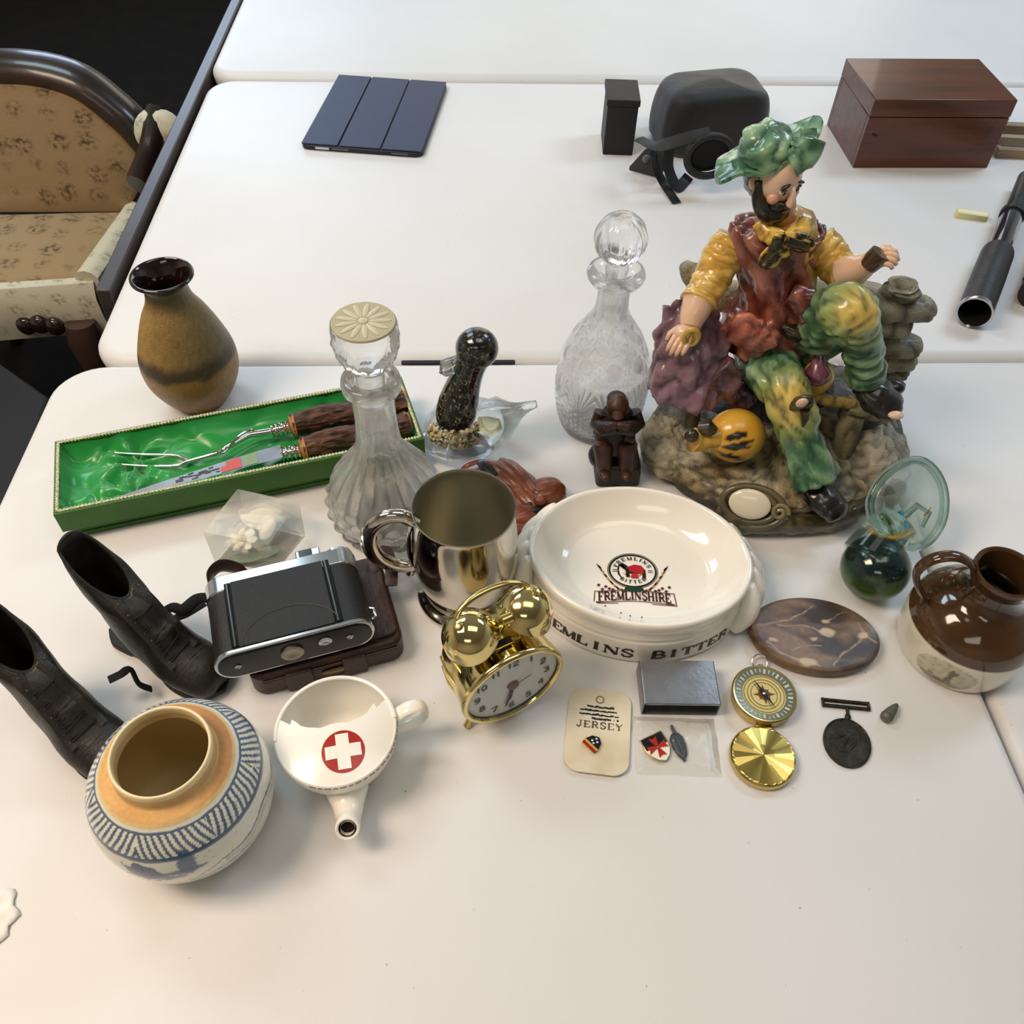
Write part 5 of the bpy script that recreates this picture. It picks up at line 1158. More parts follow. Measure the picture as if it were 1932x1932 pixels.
def stone():
    c = at(1531, 1208); vz = [[(250,540),(420,500),(650,460),(880,370),(990,270)], [(560,510),(850,520),(1000,540),(1100,580),(1240,600)], [(430,720),(560,820),(700,890),(860,960),(1060,1010)], [(730,810),(900,760),(1080,750)], [(1240,1010),(1330,880),(1500,760),(1610,650),(1540,500)], [(1610,640),(1740,730)], [(240,700),(330,860),(520,900)], [(1120,470),(1230,430),(1380,360)]]
    wd = [.0010, .0011, .0013, .0008, .0011, .0012, .0007, .0008]; a0 = math.radians(-3); R = Matrix.Rotation(-a0, 3, 'Z')
    L = [[R @ (at(1380+x/6.44, 1100+y/6.44, .011)-Vector((c.x, c.y, TZ))) for x, y in q] for q in vz]; blobs = [(1190,600,.0042), (930,970,.0052), (1010,670,.0020), (1150,465,.0026), (520,690,.0024), (1600,650,.0030)]
    B = [(R @ (at(1380+x/6.44, 1100+y/6.44, .011)-Vector((c.x, c.y, TZ))), r) for x, y, r in blobs]
    def paint(V):
        W = V*np.array((1, 1, 1)); n1 = nz(W*np.array((.5, 1.5, 1)), 45, 1); n2 = nz(W*np.array((.6, 1.4, 1)), 95, 4); n3 = nz(V, 260, 7)
        k = np.clip(.42 + 1.5*n1 + .9*n2, 0, 1)[:, None]; col = lin_np('#38291f')[None]*(1-k) + lin_np('#7a5f45')[None]*k
        k = smoothstep(.18, .5, nz(W, 28, 9))[:, None]*.6; col = col*(1-k) + lin_np('#7d6a54')[None]*k; col = col*(1+.25*n3[:, None])
        P = V[:, :2] + np.stack([.0016*nz(V, 120, 2), .0016*nz(V, 120, 5)], 1)
        for q, w_ in zip(L, wd):
            d = np.full(len(V), 9.0)
            for p0, p1 in zip(q, q[1:]):
                e = np.array((p1-p0)[:2]); u = np.clip(((P-np.array(p0[:2])) @ e)/(e @ e), 0, 1); d = np.minimum(d, np.linalg.norm(P-np.array(p0[:2])-u[:, None]*e, axis=1))
            k = (smoothstep(w_*1.15, w_*.2, d + .0009*n2 + .0007*n3)*.58)[:, None]; col = col*(1-k) + lin_np('#b7a184')[None]*k
        for p, r in B: k = smoothstep(r, r*.4, np.linalg.norm((P-np.array(p[:2]))*np.array((.6, 1)), axis=1) + .004*n2 + .001*n3)[:, None]*.7; col = col*(1-k) + lin_np('#cdb692')[None]*k
        return col
    pr = [(.90, 0), (.97, .002), (1.0, .006), (.995, .0095), (.96, .0118), (.90, .0122)] + [(.9-.89*i/44, .0122-.0018*min(1, i/30)) for i in range(1, 45)]
    o = M().lathe(pr, 180, sx=.0575, sy=.0395).paint(paint).build('polished_stone', mat('veined_brown_stone', '#4a3a2f', rough=.36, attr=True), None, loc=(c.x, c.y, TZ), rot=(0, 0, a0)); tag(o, 'oval polished brown stone slab with pale veins', 'stone')
stone()

# ================================================================== glass swan-like bird
def fold(m, amp, scale, seed=0.0, st=(1, 1, 1), ridge=True, along=None, k=.3):
    """push vertices along their normals by ridged noise: cloth folds, rock, bark"""
    V = m.verts(); me = bpy.data.meshes.new('tmp'); me.from_pydata(V.tolist(), [], m.f); me.update()
    N = np.zeros(len(V)*3); me.vertex_normals.foreach_get('vector', N); N = N.reshape(-1, 3); bpy.data.meshes.remove(me)
    Vs = V*np.array(st)
    if along is not None: ax = np.array(along)/np.linalg.norm(along); Vs = V - np.outer(V @ ax, ax)*(1-k)
    V = Vs; h = nz(V, scale, seed); h2 = nz(V, scale*2.3, seed+4)
    d = (np.abs(h)*1.3 + .5*np.abs(h2) - .45) if ridge else (h + .5*h2)
    m.h = d
    return m.warp(lambda X: X + N*(d*amp)[:, None])

def bird():
    Y = .662; t = thing('glass_duck', 'clear glass duck ornament with a speckled black head and chest', 'ornament', at(888, 838), 0); o = Vector(t.location)
    def A(px, py, y=Y): return aty(px, py, y) - o
    mg = clear_mix('clear_bird_glass', .28, 1.42, (.93, .955, .96), .01)
    # clear body, tail drawn out to the right
    path = [A(806, 800), A(822, 805), A(850, 808), A(890, 808), A(925, 800), A(955, 786), A(978, 775), A(996, 767), A(1012, 762)]
    rad = [.016, .0330, .0385, .0370, .0310, .0195, .0100, .0060, .0042]
    for p in path[:6]: p.z = max(p.z, .0)
    pts = spl(path, 40); rr = spl([(r,) for r in rad], 40)[:, 0]
    m = M().tube([Vector(p) for p in pts], [(r*.86, r) for r in rr], 36, up=(0, 0, 1)); m.warp(lambda V: np.stack([V[:, 0], V[:, 1], np.maximum(V[:, 2], .0005)], 1)).build('body', mg, t, ang=None)
    M().tube([A(900, 768), A(935, 760), A(965, 765)], [(.0015, .007), (.002, .010), (.001, .004)], 12, up=(0, 0, 1)).build('wing_edge', mg, t)
    M().lathe([(.019, .0), (.023, .001), (.021, .0035), (.0003, .004)], 40).build('foot', mg, t)
    # inner colour : black neck with cream chips on the breast
    mk = mat('black_frit', '#14140f', rough=.08, coat=.7, var=[('#8c835f', 320, 2, .60, .66, .8)])
    neck = [A(854, 812, .652), A(858, 792, .653), A(864, 762, .656), A(874, 728), A(886, 696), A(898, 664), A(903, 650)]
    M().tube([Vector(p) for p in spl(neck, 30)], list(spl([(.010,), (.0195,), (.0205,), (.0175,), (.0150,), (.016,), (.012,)], 30)[:, 0]), 28).build('neck', mk, t, ang=None)
    h = A(900, 657); hd = M().ell(h[:], (.0188, .0178, .0188), nu=16, nv=24).build('head', mk, t, ang=None)
    bk = M().tube([A(876, 680), A(858, 688), A(842, 693), A(830, 692)], [(.007, .010), (.0065, .0110), (.0055, .0130), (.003, .009)], 16, up=(0, 0, 1)); bk.build('bill', clear_mix('smoky_glass', .35, 1.45, (.45, .45, .42)), hd, ang=None)
    M().ell(h[:], (.0208, .0194, .0206), nu=16, nv=24).build('head_casing', mg, hd, ang=None)
    mc = mat('cream_chips', '#c0b184', rough=.25, var=[('#3a3426', 220, 2, .52, .58, .9)]); random.seed(2); ch = M()
    for i in range(120):
        a, b = random.uniform(-1.25, 1.35), random.uniform(-.95, .75); c = A(858, 806, .645); p = c + Vector((.026*math.sin(a)*math.cos(b*.6), -.018*math.cos(a), .016*math.sin(b))); s = random.uniform(.0020, .0042)
        ch.ell(p[:], (s, s*.7, s*.8), rot=(random.random()*3, random.random()*3, 0), nu=5, nv=6)
    ch.build('breast_chips', mc, t)['kind'] = 'stuff'
    m = M().tube([A(905, 800, .64), A(925, 805, .642), A(945, 800, .645)], [(.004, .010), (.0065, .013), (.004, .007)], 16, up=(0, 0, 1)).build('amber_streak', clear_mix('amber_tint', .55, 1.4, (.90, .86, .66)), t, ang=None)
bird()

# ================================================================== carved wooden pieces behind the tankard
def carved_figure():
    c = at(1162, 893); t = thing('carved_figure', 'small dark carved wooden figure of a crouching man with folded arms', 'figurine', c, math.radians(4)); Y = c.y; o = Vector(c)
    md = mat('dark_carved_wood', '#1d1610', rough=.45, var=[('#3a2416', 50, 4, .5, .72, .9)], bump=(.5, 120, 4)); mr = mat('red_brown_carved_wood', '#3a2115', rough=.42, var=[('#55331f', 70, 4, .5, .7, .8)], bump=(.4, 120, 4))
    R = Matrix.Rotation(-math.radians(4), 3, 'Z')
    def A(px, py, dy=0.0): return R @ (aty(px, py, Y+dy) - o)
    b = M().prism(rrect(.047, .040, .006, 3), 0, .026, top=.90); fold(b, .0015, 90).build('plinth', md, t, bevel=.003)
    b = M().ell(A(1138, 858, .004)[:], (.016, .015, .016)); fold(b, .003, 70, 1).build('rock', md, t)
    for s, px in ((-1, 1138), (1, 1184)):
        M().tube([A(1158+s*14, 830), A(px, 842, -.012), A(px-s*1, 868, -.014), A(px-s*2, 886, -.013)], [.010, .0105, .0085, .0075], 16).build('leg', mr, t); M().ell((A(px-s*3, 893, -.020))[:], (.006, .010, .004)).build('foot', mr, t)
    tr = M().tube([A(1158, 842), A(1160, 815), A(1164, 790), A(1165, 772)], [(.014, .018), (.0150, .0215), (.0145, .0225), (.009, .013)], 20, up=(0, 1, 0)); fold(tr, .002, 70, 2).build('torso', md, t)
    M().ell(A(1165, 764, -.004)[:], (.0105, .0120, .0118), fn=lambda P: 1+.06*np.sin(P[..., 2]*6)).build('head', mr, t)
    M().ell((A(1164, 752, 0))[:], (.0095, .0105, .005)).build('hair', md, t)
    M().tube([A(1166, 777, -.014), A(1166, 784, -.017), A(1165, 791, -.013)], [.005, .006, .003], 12).build('beard', mr, t)
    for s in (-1, 1):
        M().tube([A(1165+s*28, 778), A(1165+s*35, 800, -.004), A(1165+s*24, 809, -.018), A(1165-s*2, 806, -.024)], [.0085, .0092, .0078, .006], 16).build('arm', md, t)
        hp = A(1165-s*6, 803, -.025); h = M(); h.ell(hp[:], (.006, .0042, .0045))
        for k in range(4): h.tube([hp + Vector((-s*.002, -.002, .003-.002*k)), hp + Vector((-s*.007, -.0035, .003-.002*k)), hp + Vector((-s*.0095, -.001, .0025-.002*k))], [.0014, .0014, .001], 8)
        h.build('hand', mr, t, remesh=.0009, rsmooth=2)
    M().tube([A(1182, 822, -.014), A(1190, 826, -.016), A(1194, 834, -.012)], [.006, .005, .003], 10).build('cloth_fold', md, t)
carved_figure()

def wood_carving():
    c = at(975, 940); t = thing('wood_carving', 'reddish-brown lobed wood carving lying between tankard and ashtray', 'carving', c, 0); o = Vector(c)
    mw = mat('red_brown_wood', '#6b3219', rough=.32, coat=.2, var=[('#8a4a26', (60, 60, 200), 4, .45, .65, .8), ('#3c1a0e', 35, 4, .60, .75, .8)], bump=(.25, (90, 90, 300), 3)); mb = mat('black_painted_wood', '#1c1916', rough=.4)
    def lobe(px, py, z, rx, ry, rz_, a, nm, grooves=5, par=None):
        p = at(px, py, z)-o
        def fn(P): return 1 - .045*np.abs(np.sin(P[..., 1]*grooves*1.4 + P[..., 0]*.9))**6
        return M().ell(p[:], (rx, ry, rz_), rot=(0, 0, a), nu=26, nv=64, fn=fn).build(nm, mw, par or t)
    lobe(945, 925, .010, .046, .036, .016, -.5, 'body', 3)
    lobe(976, 905, .020, .034, .014, .010, -.95, 'leaf_lobe', 4); lobe(952, 900, .022, .030, .012, .009, -.7, 'leaf_lobe', 3); lobe(985, 930, .018, .030, .012, .009, -.85, 'leaf_lobe', 3)
    lobe(1030, 932, .014, .0215, .019, .015, .5, 'head_lobe', 4); lobe(1026, 920, .026, .010, .004, .003, .45, 'eyelid', 2); lobe(1036, 916, .023, .010, .003, .0026, .45, 'eyelid', 2); M().ell((at(1018, 945, .027)-o)[:], (.006, .005, .005)).build('nose', mw, t)
    lobe(990, 975, .012, .022, .013, .012, .5, 'lower_lobe', 3); lobe(975, 995, .009, .016, .010, .009, .3, 'lower_lobe', 2); lobe(900, 880, .010, .017, .008, .009, .35, 'tip_lobe', 2)
    M().tube([at(912, 872, .018)-o, at(926, 884, .026)-o, at(934, 900, .027)-o], [(.004, .008), (.004, .010), (.003, .007)], 12, up=(0, 0, 1)).build('dark_band', mb, t)
    for (px, py) in ((1003, 952), (1012, 962), (1030, 962)): M().ell((at(px, py, .020)-o)[:], (.008, .004, .004), rot=(0, 0, .6)).build('dark_hollow', mb, t)
wood_carving()

# ================================================================== green and clear glass fish
def glass_fish():
    c = at(1632, 1106); t = thing('glass_fish', 'green glass ball-bodied ornament with a clear upswept fan tail', 'ornament', c, 0); o = Vector(c)
    def A(px, py, y): return aty(px, py, y)-o
    mg = mat('green_blue_glass', '#3c5a1a', attr=True, rough=.05, coat=.8, var=[('#1a5a66', 38, 3, .62, .72, .7), ('#7d8c2e', 45, 4, .60, .74, .5)])
    r = .0300; M().ell((0, 0, r*.96), (r, r, r*.97), nu=28, nv=48).paint(lambda V: lin_np('#4f6a1e')[None]*(1-smoothstep(.018, .046, V[:, 2]+.008*nz(V, 50, 2)))[:, None] + lin_np('#10282c')[None]*smoothstep(.018, .046, V[:, 2]+.008*nz(V, 50, 2))[:, None]).build('ball_body', mg, t, ang=None)
    M().ell((0, 0, r*.96), (r*1.03, r*1.03, r*.99), nu=28, nv=48).warp(lambda V: np.stack([V[:, 0], V[:, 1], np.maximum(V[:, 2], .0004)], 1)).build('clear_casing', clear_mix('fish_casing', .5, 1.4, (.86, .93, .86)), t, ang=None)
    mc = clear_mix('pale_green_clear_glass', .48, 1.45, (.86, .94, .90)); Y = c.y
    neck = [A(1636, 1052, Y+.004), A(1655, 1026, Y+.014), A(1676, 1004, Y+.022), A(1694, 984, Y+.030)]
    M().tube([Vector(p) for p in spl(neck, 18)], list(np.linspace(.0235, .0190, 18)), 26).build('neck', mc, t, ang=None)
    inn = M()
    for k in range(3):
        q = []
        for i in range(30):
            u = i/29; p = Vector(spl(neck, 30)[i]); a = u*5.5 + k*2.1; q.append(p + Vector((math.cos(a)*.010, math.sin(a)*.010, math.sin(a)*.004)))
        M().tube(q, [.0022]*30, 8).build('colour_swirl', mat(('amber_swirl', 'blue_swirl', 'green_swirl')[k], ('#b0892a', '#1f7f9c', '#3f5d22')[k], rough=.15), t)
    # fan tail: thick curved blade with a rolled rim
    C = A(1718, 958, Y+.052); ex = (A(1787, 940, Y+.06)-A(1650, 975, Y+.045)).normalized(); ez = (A(1748, 888, Y+.080)-A(1690, 1030, Y+.030)); ez = (ez - ex*ez.dot(ex)).normalized(); en = ex.cross(ez)
    out = [(-.036,-.004), (-.033,.016), (-.016,.034), (.010,.042), (.028,.034), (.036,.010), (.030,-.018), (.014,-.036), (-.004,-.038), (-.018,-.026), (-.030,-.018)]
    pts = spl(out + [out[0]], 60)[:-1]; cup = lambda x, z: .012*(x*x+z*z)/.0016*.5
    def W3(x, z, d): return C + ex*x + ez*z + en*(d - cup(x, z))
    rows = []
    for s, d in ((.02, .003), (.5, .003), (.9, .0035), (1.0, .0), (.9, -.0035), (.5, -.003), (.02, -.003)): rows.append([W3(x*s, z*s, d)[:] for x, z in pts])
    M().surf(np.array(rows), cv=True, cap0=True, cap1=True).build('fan_tail', mc, t, ang=None)
    M().tube([W3(x, z, 0) for x, z in pts], .0044, 12, closed=True).build('tail_rim', clear_mix('rim_glass', .30, 1.5, (.62, .76, .70)), t)
    M().tube([W3(-.012, -.008, .004), W3(.004, .002, .006), W3(.014, -.008, .005), W3(.006, -.020, .004)], [.0030, .0032, .0028, .0018], 10).build('applied_thread', clear_mix('thread_glass', .3, 1.5, (.62, .74, .66)), t)
    M().tube([W3(.010, -.010, .003), W3(.018, -.004, .0035)], [.0012, .0004], 6).build('amber_fleck', mat('amber_fleck_glass', '#b5812a', rough=.2), t)
    for s in (-1, 1):
        f = A(1660+s*22, 1030+s*8, Y+.012); M().ell(f[:], (.010, .004, .007), rot=(0, .6*s, .3)).build('side_fin', mc, t)
glass_fish()

# ================================================================== large painted figurine : a seated tramp
def figurine():
    o = at(1480, 890); t = thing('porcelain_figurine', 'large painted porcelain figurine of a bearded seated tramp in a green hat', 'figurine', o, 0)
    def A(px, py, y): return aty(px, py, y) - o
    def AZ(px, py, z=0): return at(px, py, z) - o
    GL = dict(rough=.28, coat=.42)
    mp = lambda n, **k: mat(n, '#888888', attr=True, **{**GL, **k})
    m_paint = mp('painted_glaze'); m_bisc = mp('painted_biscuit', rough=.5, coat=.1, bump=[(.9, 210, 4), (.5, 520, 2)])
    def col2(m, a, b, hollow_shade, k=.9, lo=-.46, hi=.02, sp=None):
        """paint: colours a/b by noise, fold ridges highlighted and hollows shaded in the colour; sp(V, c) adds more"""
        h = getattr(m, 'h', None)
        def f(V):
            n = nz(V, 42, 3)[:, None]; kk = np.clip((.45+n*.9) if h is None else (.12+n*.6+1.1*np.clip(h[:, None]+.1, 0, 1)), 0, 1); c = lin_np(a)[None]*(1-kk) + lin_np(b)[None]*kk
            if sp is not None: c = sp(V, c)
            if h is not None: d = smoothstep(hi, lo, h)[:, None]*k; c = c*(1-d) + lin_np(hollow_shade)[None]*d  # shade painted into the fold hollows; ridges get the lighter colour
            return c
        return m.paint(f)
    # ---- rocky base
    px = [(1216,872),(1240,898),(1276,930),(1318,958),(1352,976),(1390,990),(1440,996),(1500,997),(1560,990),(1612,980),(1655,955),(1690,915),(1697,890),(1680,840),(1655,795),(1610,760),(1540,742),(1460,736),(1380,738),(1310,748),(1262,768),(1232,800),(1218,835)]
    ring = spl([AZ(*p) for p in px + [px[0]]], 121)[:-1]; cen = ring.mean(0)
    rows = []
    for s, z in ((.93, 0), (.97, .002), (1.0, .010), (1.0, .024), (.985, .031), (.95, .0335), (.85, .0345), (.72, .0355), (.58, .037), (.44, .040), (.30, .043), (.15, .045), (.02, .046)):
        r = cen + (ring-cen)*s; back = np.clip((r[:, 1]+.06)/.16, 0, 1); r[:, 2] = z + (s < .97)*back*.030*(1-s*.5); rows.append(r)
    P = np.array(rows); P2 = []                                    # refine between rings
    for i in range(len(P)-1):
        for k in range(3): P2.append(P[i]*(1-k/3) + P[i+1]*k/3)
    P2.append(P[-1]); m = M().surf(np.array(P2), cv=True, cap0=True, cap1=True); fold(m, .0042, 75, 2); V0 = m.verts(); m.warp(lambda V: np.stack([V[:, 0], V[:, 1], np.maximum(V[:, 2], 0)], 1))
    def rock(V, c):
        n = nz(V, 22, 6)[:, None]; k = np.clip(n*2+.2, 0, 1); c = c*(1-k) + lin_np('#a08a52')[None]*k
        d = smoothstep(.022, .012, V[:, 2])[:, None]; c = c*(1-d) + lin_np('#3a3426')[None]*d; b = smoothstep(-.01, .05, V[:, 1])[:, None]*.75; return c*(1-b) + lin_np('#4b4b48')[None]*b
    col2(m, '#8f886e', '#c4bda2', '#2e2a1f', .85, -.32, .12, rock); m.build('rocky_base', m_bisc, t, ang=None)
    # boulder at the right and hollow ground at the left
    def blob(nm, c, r, cols, amp=.004, sc=60, seed=0, rot=None, mt=None, par=None, k=.8, nu=26, nv=40, floor=True):
        m = M().ell(c[:], r, rot=rot, nu=nu, nv=nv); fold(m, amp, sc, seed)
        if floor: m.warp(lambda V: np.stack([V[:, 0], V[:, 1], np.maximum(V[:, 2], .0005)], 1))
        col2(m, *cols, k=k); return m.build(nm, mt or m_bisc, par or t, ang=None)
    blob('boulder', AZ(1640, 880, .022), (.036, .052, .044), ('#8d8878', '#aea893', '#35332c'), .006, 85, 3); blob('boulder', AZ(1622, 800, .045), (.026, .028, .040), ('#565a5c', '#777a78', '#26282a'), .004, 70, 8)
    blob('boulder', AZ(1400, 800, .030), (.040, .030, .050), ('#3f4143', '#57595a', '#1d1f20'), .004, 70, 5); blob('boulder', AZ(1262, 838, .020), (.030, .046, .026), ('#968d72', '#b2a98a', '#3b3628'), .005, 90, 4)
    # scroll with the blank white medallion at the front
    fc = AZ(1417, 952, .033); n_ = Vector((-.22, -.80, .55)).normalized(); ex = n_.cross(Vector((0, 0, 1))).normalized()*-1; ez = ex.cross(n_)*-1; ez = Vector((0, 0, 1)) - n_*n_.z; ez.normalize(); ex = ez.cross(n_)
    def FP(x, z, d=0): return fc + ex*x + ez*z + n_*d
    q = [];
    for i in range(90):
        a = -2.2 + i/89*11.5; r = .0250*(1-.0*i/89) - i/89*.0; r = .030 - .013*i/89; q.append(FP(r*1.15*math.cos(a), r*.72*math.sin(a), .003+.002*i/89))
    m = M().tube(q, [(.0034)]*90, 10); col2(m, '#4a4430', '#6b6448', '#1f1b12'); m.build('scroll', m_paint, t)
    m = M().tube([Vector(p) for p in spl([AZ(1352, 968, .016), AZ(1385, 984, .015), AZ(1420, 990, .014), AZ(1470, 990, .014), AZ(1520, 990, .013), AZ(1570, 984, .013), AZ(1610, 972, .013)], 40)], [(.0125, .008)]*40, 18, up=(0, 0, 1)); fold(m, .003, 80, 4); col2(m, '#4b442e', '#6a6142', '#1e1a11'); m.build('front_drape', m_paint, t)
    m = M().ell(FP(-.002, .002, .0085)[:], (.0200, .0045, .0150), rot=(-.55, 0, math.atan2(ex.y, ex.x)), nu=14, nv=30); m.build('white_medallion', mat('blank_white_glaze', '#e6dec6', rough=.15, coat=.4), t)
    q = [FP(.027 + .0085*(1-i/40*.8)*math.cos(i/40*9), .0 + .0085*(1-i/40*.8)*math.sin(i/40*9), .006) for i in range(41)]; m = M().tube(q, .0022, 8); col2(m, '#6b6448', '#8a825f', '#2a2417'); m.build('scroll_curl', m_paint, t)
    # ---- seat : logs and planks
    wood = ('#857d62', '#a39977', '#3a3424')
    def log(nm, p, r, seed=0, cols=wood, flat=1.0, up=None, n=24):
        pts = spl(p, n); rr = np.interp(np.linspace(0, 1, n), np.linspace(0, 1, len(r)), r); m = M().tube([Vector(x) for x in pts], [(a*flat, a) for a in rr], 18, up=up); fold(m, .0022, 55, seed, (1, 1, .35)); col2(m, *cols); return m.build(nm, m_bisc, t, ang=None)
    log('log', [A(1500, 740, .715), A(1490, 690, .715), A(1485, 640, .715)], [.040, .036, .034], 1, ('#4a4430', '#655c44', '#201b12'))
    log('log', [A(1290, 500, .735), A(1310, 520, .735), A(1370, 560, .735), A(1500, 560, .735), A(1600, 560, .73), A(1680, 575, .72)], [.006, .013, .017, .017, .018, .016], 2, ('#9c9272', '#b5ab88', '#4a432e'))
    for k, (p0, p1, r) in enumerate((((1600, 570), (1765, 585), .016), ((1610, 600), (1722, 612), .0155), ((1610, 640), (1738, 655), .0150), ((1610, 672), (1730, 680), .0130), ((1620, 700), (1716, 702), .0110), ((1690, 560), (1706, 535), .0150))):
        q0, q1 = A(*p0, .715), A(*p1, .705); r *= 1.25; log('plank_end', [q0, q0.lerp(q1, .5) + Vector((0, -.004, .002)), q0.lerp(q1, .9), q1], [r, r, r*.85, r*.35], k+5, ('#7a7661', '#9a957c', '#38352a'), .62, (0, 0, 1))
    log('post', [A(1300, 838, .66), A(1304, 800, .665), A(1308, 745, .67)], [.0085, .0095, .0085], 9, ('#8d8362', '#a89c78', '#3d3624'))
    log('post', [A(1586, 885, .630), A(1592, 840, .635), A(1612, 780, .645)], [.0125, .0125, .0110], 10, ('#8d8362', '#a89c78', '#3d3624'))
    log('stick', [A(1525, 748, .640), A(1570, 756, .638), A(1612, 762, .636)], [.0048, .0062, .0058], 11, ('#a88f45', '#bda65c', '#4a3c18')); log('stick', [A(1600, 762, .640), A(1640, 775, .640), A(1665, 790, .645)], [.0085, .0080, .006], 12)
    # ---- purple coat thrown over the seat at the left
    pur = ('#6f505e', '#a78593', '#36232a')
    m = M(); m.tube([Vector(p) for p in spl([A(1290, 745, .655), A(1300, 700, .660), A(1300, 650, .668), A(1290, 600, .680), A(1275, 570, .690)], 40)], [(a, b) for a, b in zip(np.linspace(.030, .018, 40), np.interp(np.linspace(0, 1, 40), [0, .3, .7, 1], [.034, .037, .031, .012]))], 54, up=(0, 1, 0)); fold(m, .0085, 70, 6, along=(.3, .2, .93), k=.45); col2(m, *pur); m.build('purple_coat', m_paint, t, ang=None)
    m = M(); m.tube([Vector(p) for p in spl([A(1340, 700, .652), A(1372, 730, .650), A(1412, 756, .655)], 24)], [(.016, .021)]*12 + [(.012, .012)]*12, 36, up=(0, 1, 0)); fold(m, .006, 55, 9); col2(m, '#5f3f48', '#7b5558', '#2a1a1b'); m.build('purple_coat_hem', m_paint, t, ang=None)
    # ---- trousers : green, yellow at the knees
    gr = ('#44704f', '#9dbd92', '#1f3a29')
    def leg(nm, P, R, kneeY, seed, n=72, al=(1, 0, 0)):
        pts = spl(P, n); rr = spl([(r,) for r in R], n)[:, 0]; m = M().tube([Vector(p) for p in pts], list(rr), 44); fold(m, .0044, 85, seed, along=al, k=.3)
        kn = np.array(kneeY)
        def sp(V, c):
            d = np.linalg.norm(V-kn, axis=1) + .006*nz(V, 60, 2); k = smoothstep(.028, .013, d)[:, None]; g = smoothstep(.046, .024, d)[:, None]*.75; c = c*(1-g) + lin_np('#a3ad5c')[None]*g; return c*(1-k) + lin_np('#dfc466')[None]*k
        col2(m, *gr, k=.85, sp=sp); return m.build(nm, m_paint, t, ang=None)
    kR = A(1488, 752, .618); kL = A(1612, 585, .622)
    leg('trouser_leg', [A(1440, 640, .695), A(1452, 690, .660), kR + Vector((-.004, .006, .006)), A(1500, 790, .610), A(1516, 845, .594), AZ(1538, 905, .058)], [.032, .0280, .0225, .0200, .0190, .0235], kR + Vector((-.003, -.016, .006)), 3, al=(.8, -.2, -.55))
    leg('trouser_leg', [A(1520, 640, .695), A(1560, 612, .660), kL + Vector((-.004, .006, -.004)), A(1622, 625, .624), A(1630, 670, .628), A(1634, 712, .630)], [.030, .0275, .0235, .0185, .0172, .0185], kL + Vector((.002, -.014, .010)), 7, al=(.9, .1, .42))
    m = M().ell(A(1480, 640, .695)[:], (.046, .032, .028), nu=28, nv=44); fold(m, .003, 75, 5); col2(m, *gr); m.build('trouser_seat', m_paint, t, ang=None)
    # torn patch with the bare knee showing
    m = M().ell(A(1513, 762, .588)[:], (.009, .005, .014), rot=(.3, .35, 0)); fold(m, .002, 110, 3); col2(m, '#3b2a15', '#54401f', '#1a1109'); m.build('torn_patch', m_paint, t); m = M().ell(A(1513, 760, .5835)[:], (.0048, .003, .0066), rot=(.3, .3, 0)); col2(m, '#dcb596', '#e3c3a6', '#a07a5c'); m.build('bare_knee', m_paint, t)
    m = M().tube([A(1518, 772, .586), A(1518, 790, .588), A(1514, 806, .592)], [.005, .004, .001], 10); col2(m, '#2e200f', '#46341a', '#160e07'); m.build('torn_strip', m_paint, t)
    # ---- shoes
    blk = ('#191817', '#343230', '#0a0a0a')
    def shoe(P, R, seed): m = M().tube([Vector(p) for p in spl(P, 26)], [(a*.72, a) for a in spl([(r,) for r in R], 26)[:, 0]], 26, up=(0, 0, 1)); fold(m, .0028, 75, seed); col2(m, *blk); return m.build('shoe', m_paint, t, ang=None)
    shoe([AZ(1528, 918, .050), AZ(1546, 934, .047), AZ(1566, 952, .043), AZ(1582, 968, .039), AZ(1590, 976, .037)], [.012, .0170, .0170, .0140, .006], 2)
    s_ = shoe([A(1625, 722, .632), A(1648, 742, .626), A(1668, 758, .620), A(1686, 772, .615), A(1696, 778, .613)], [.014, .0195, .0190, .0165, .008], 4)
    m = M().ell(A(1690, 783, .601)[:], (.0075, .005, .0035)); col2(m, '#dcb596', '#e3c3a6', '#a07a5c'); m.build('bare_toe', m_paint, s_)
    m = M().ell(A(1684, 730, .64)[:], (.012, .010, .008)); fold(m, .002, 90, 3); col2(m, *blk); m.build('shoe_tongue', m_paint, s_)
    # ---- shirt front, waistcoat
    yel = ('#d2a444', '#efd07a', '#8a6420')
    m = M().tube([Vector(p) for p in spl([A(1478, 620, .690), A(1478, 560, .690), A(1480, 480, .692), A(1480, 430, .694), A(1478, 408, .694)], 30)], [(a, b) for a, b in zip(np.linspace(.026, .018, 30), np.interp(np.linspace(0, 1, 30), [0, .5, .85, 1], [.030, .029, .026, .016]))], 32, up=(0, 1, 0)); fold(m, .002, 70, 3); col2(m, '#c79a50', '#dcb56a', '#6b4d20'); m.build('shirt', m_paint, t, ang=None)
    red = ('#6a302a', '#b07a68', '#351814')
    n = 60; P = spl([A(1440, 640, .690), A(1446, 610, .692), A(1458, 570, .696), A(1464, 520, .698), A(1466, 470, .698), A(1466, 440, .698), A(1472, 420, .698)], n); Wd = np.interp(np.linspace(0, 1, n), [0, .12, .35, .55, .75, .9, 1], [.047, .044, .0340, .0335, .0385, .0410, .024]); Dp = np.interp(np.linspace(0, 1, n), [0, .2, .5, .85, 1], [.044, .040, .033, .030, .018])
    m = M().tube([Vector(p) for p in P], list(zip(Dp, Wd)), 72, up=(0, 1, 0)); fold(m, .0068, 70, 8, along=(-.5, .1, .86), k=.36); Vx = A(1480, 430, .66)
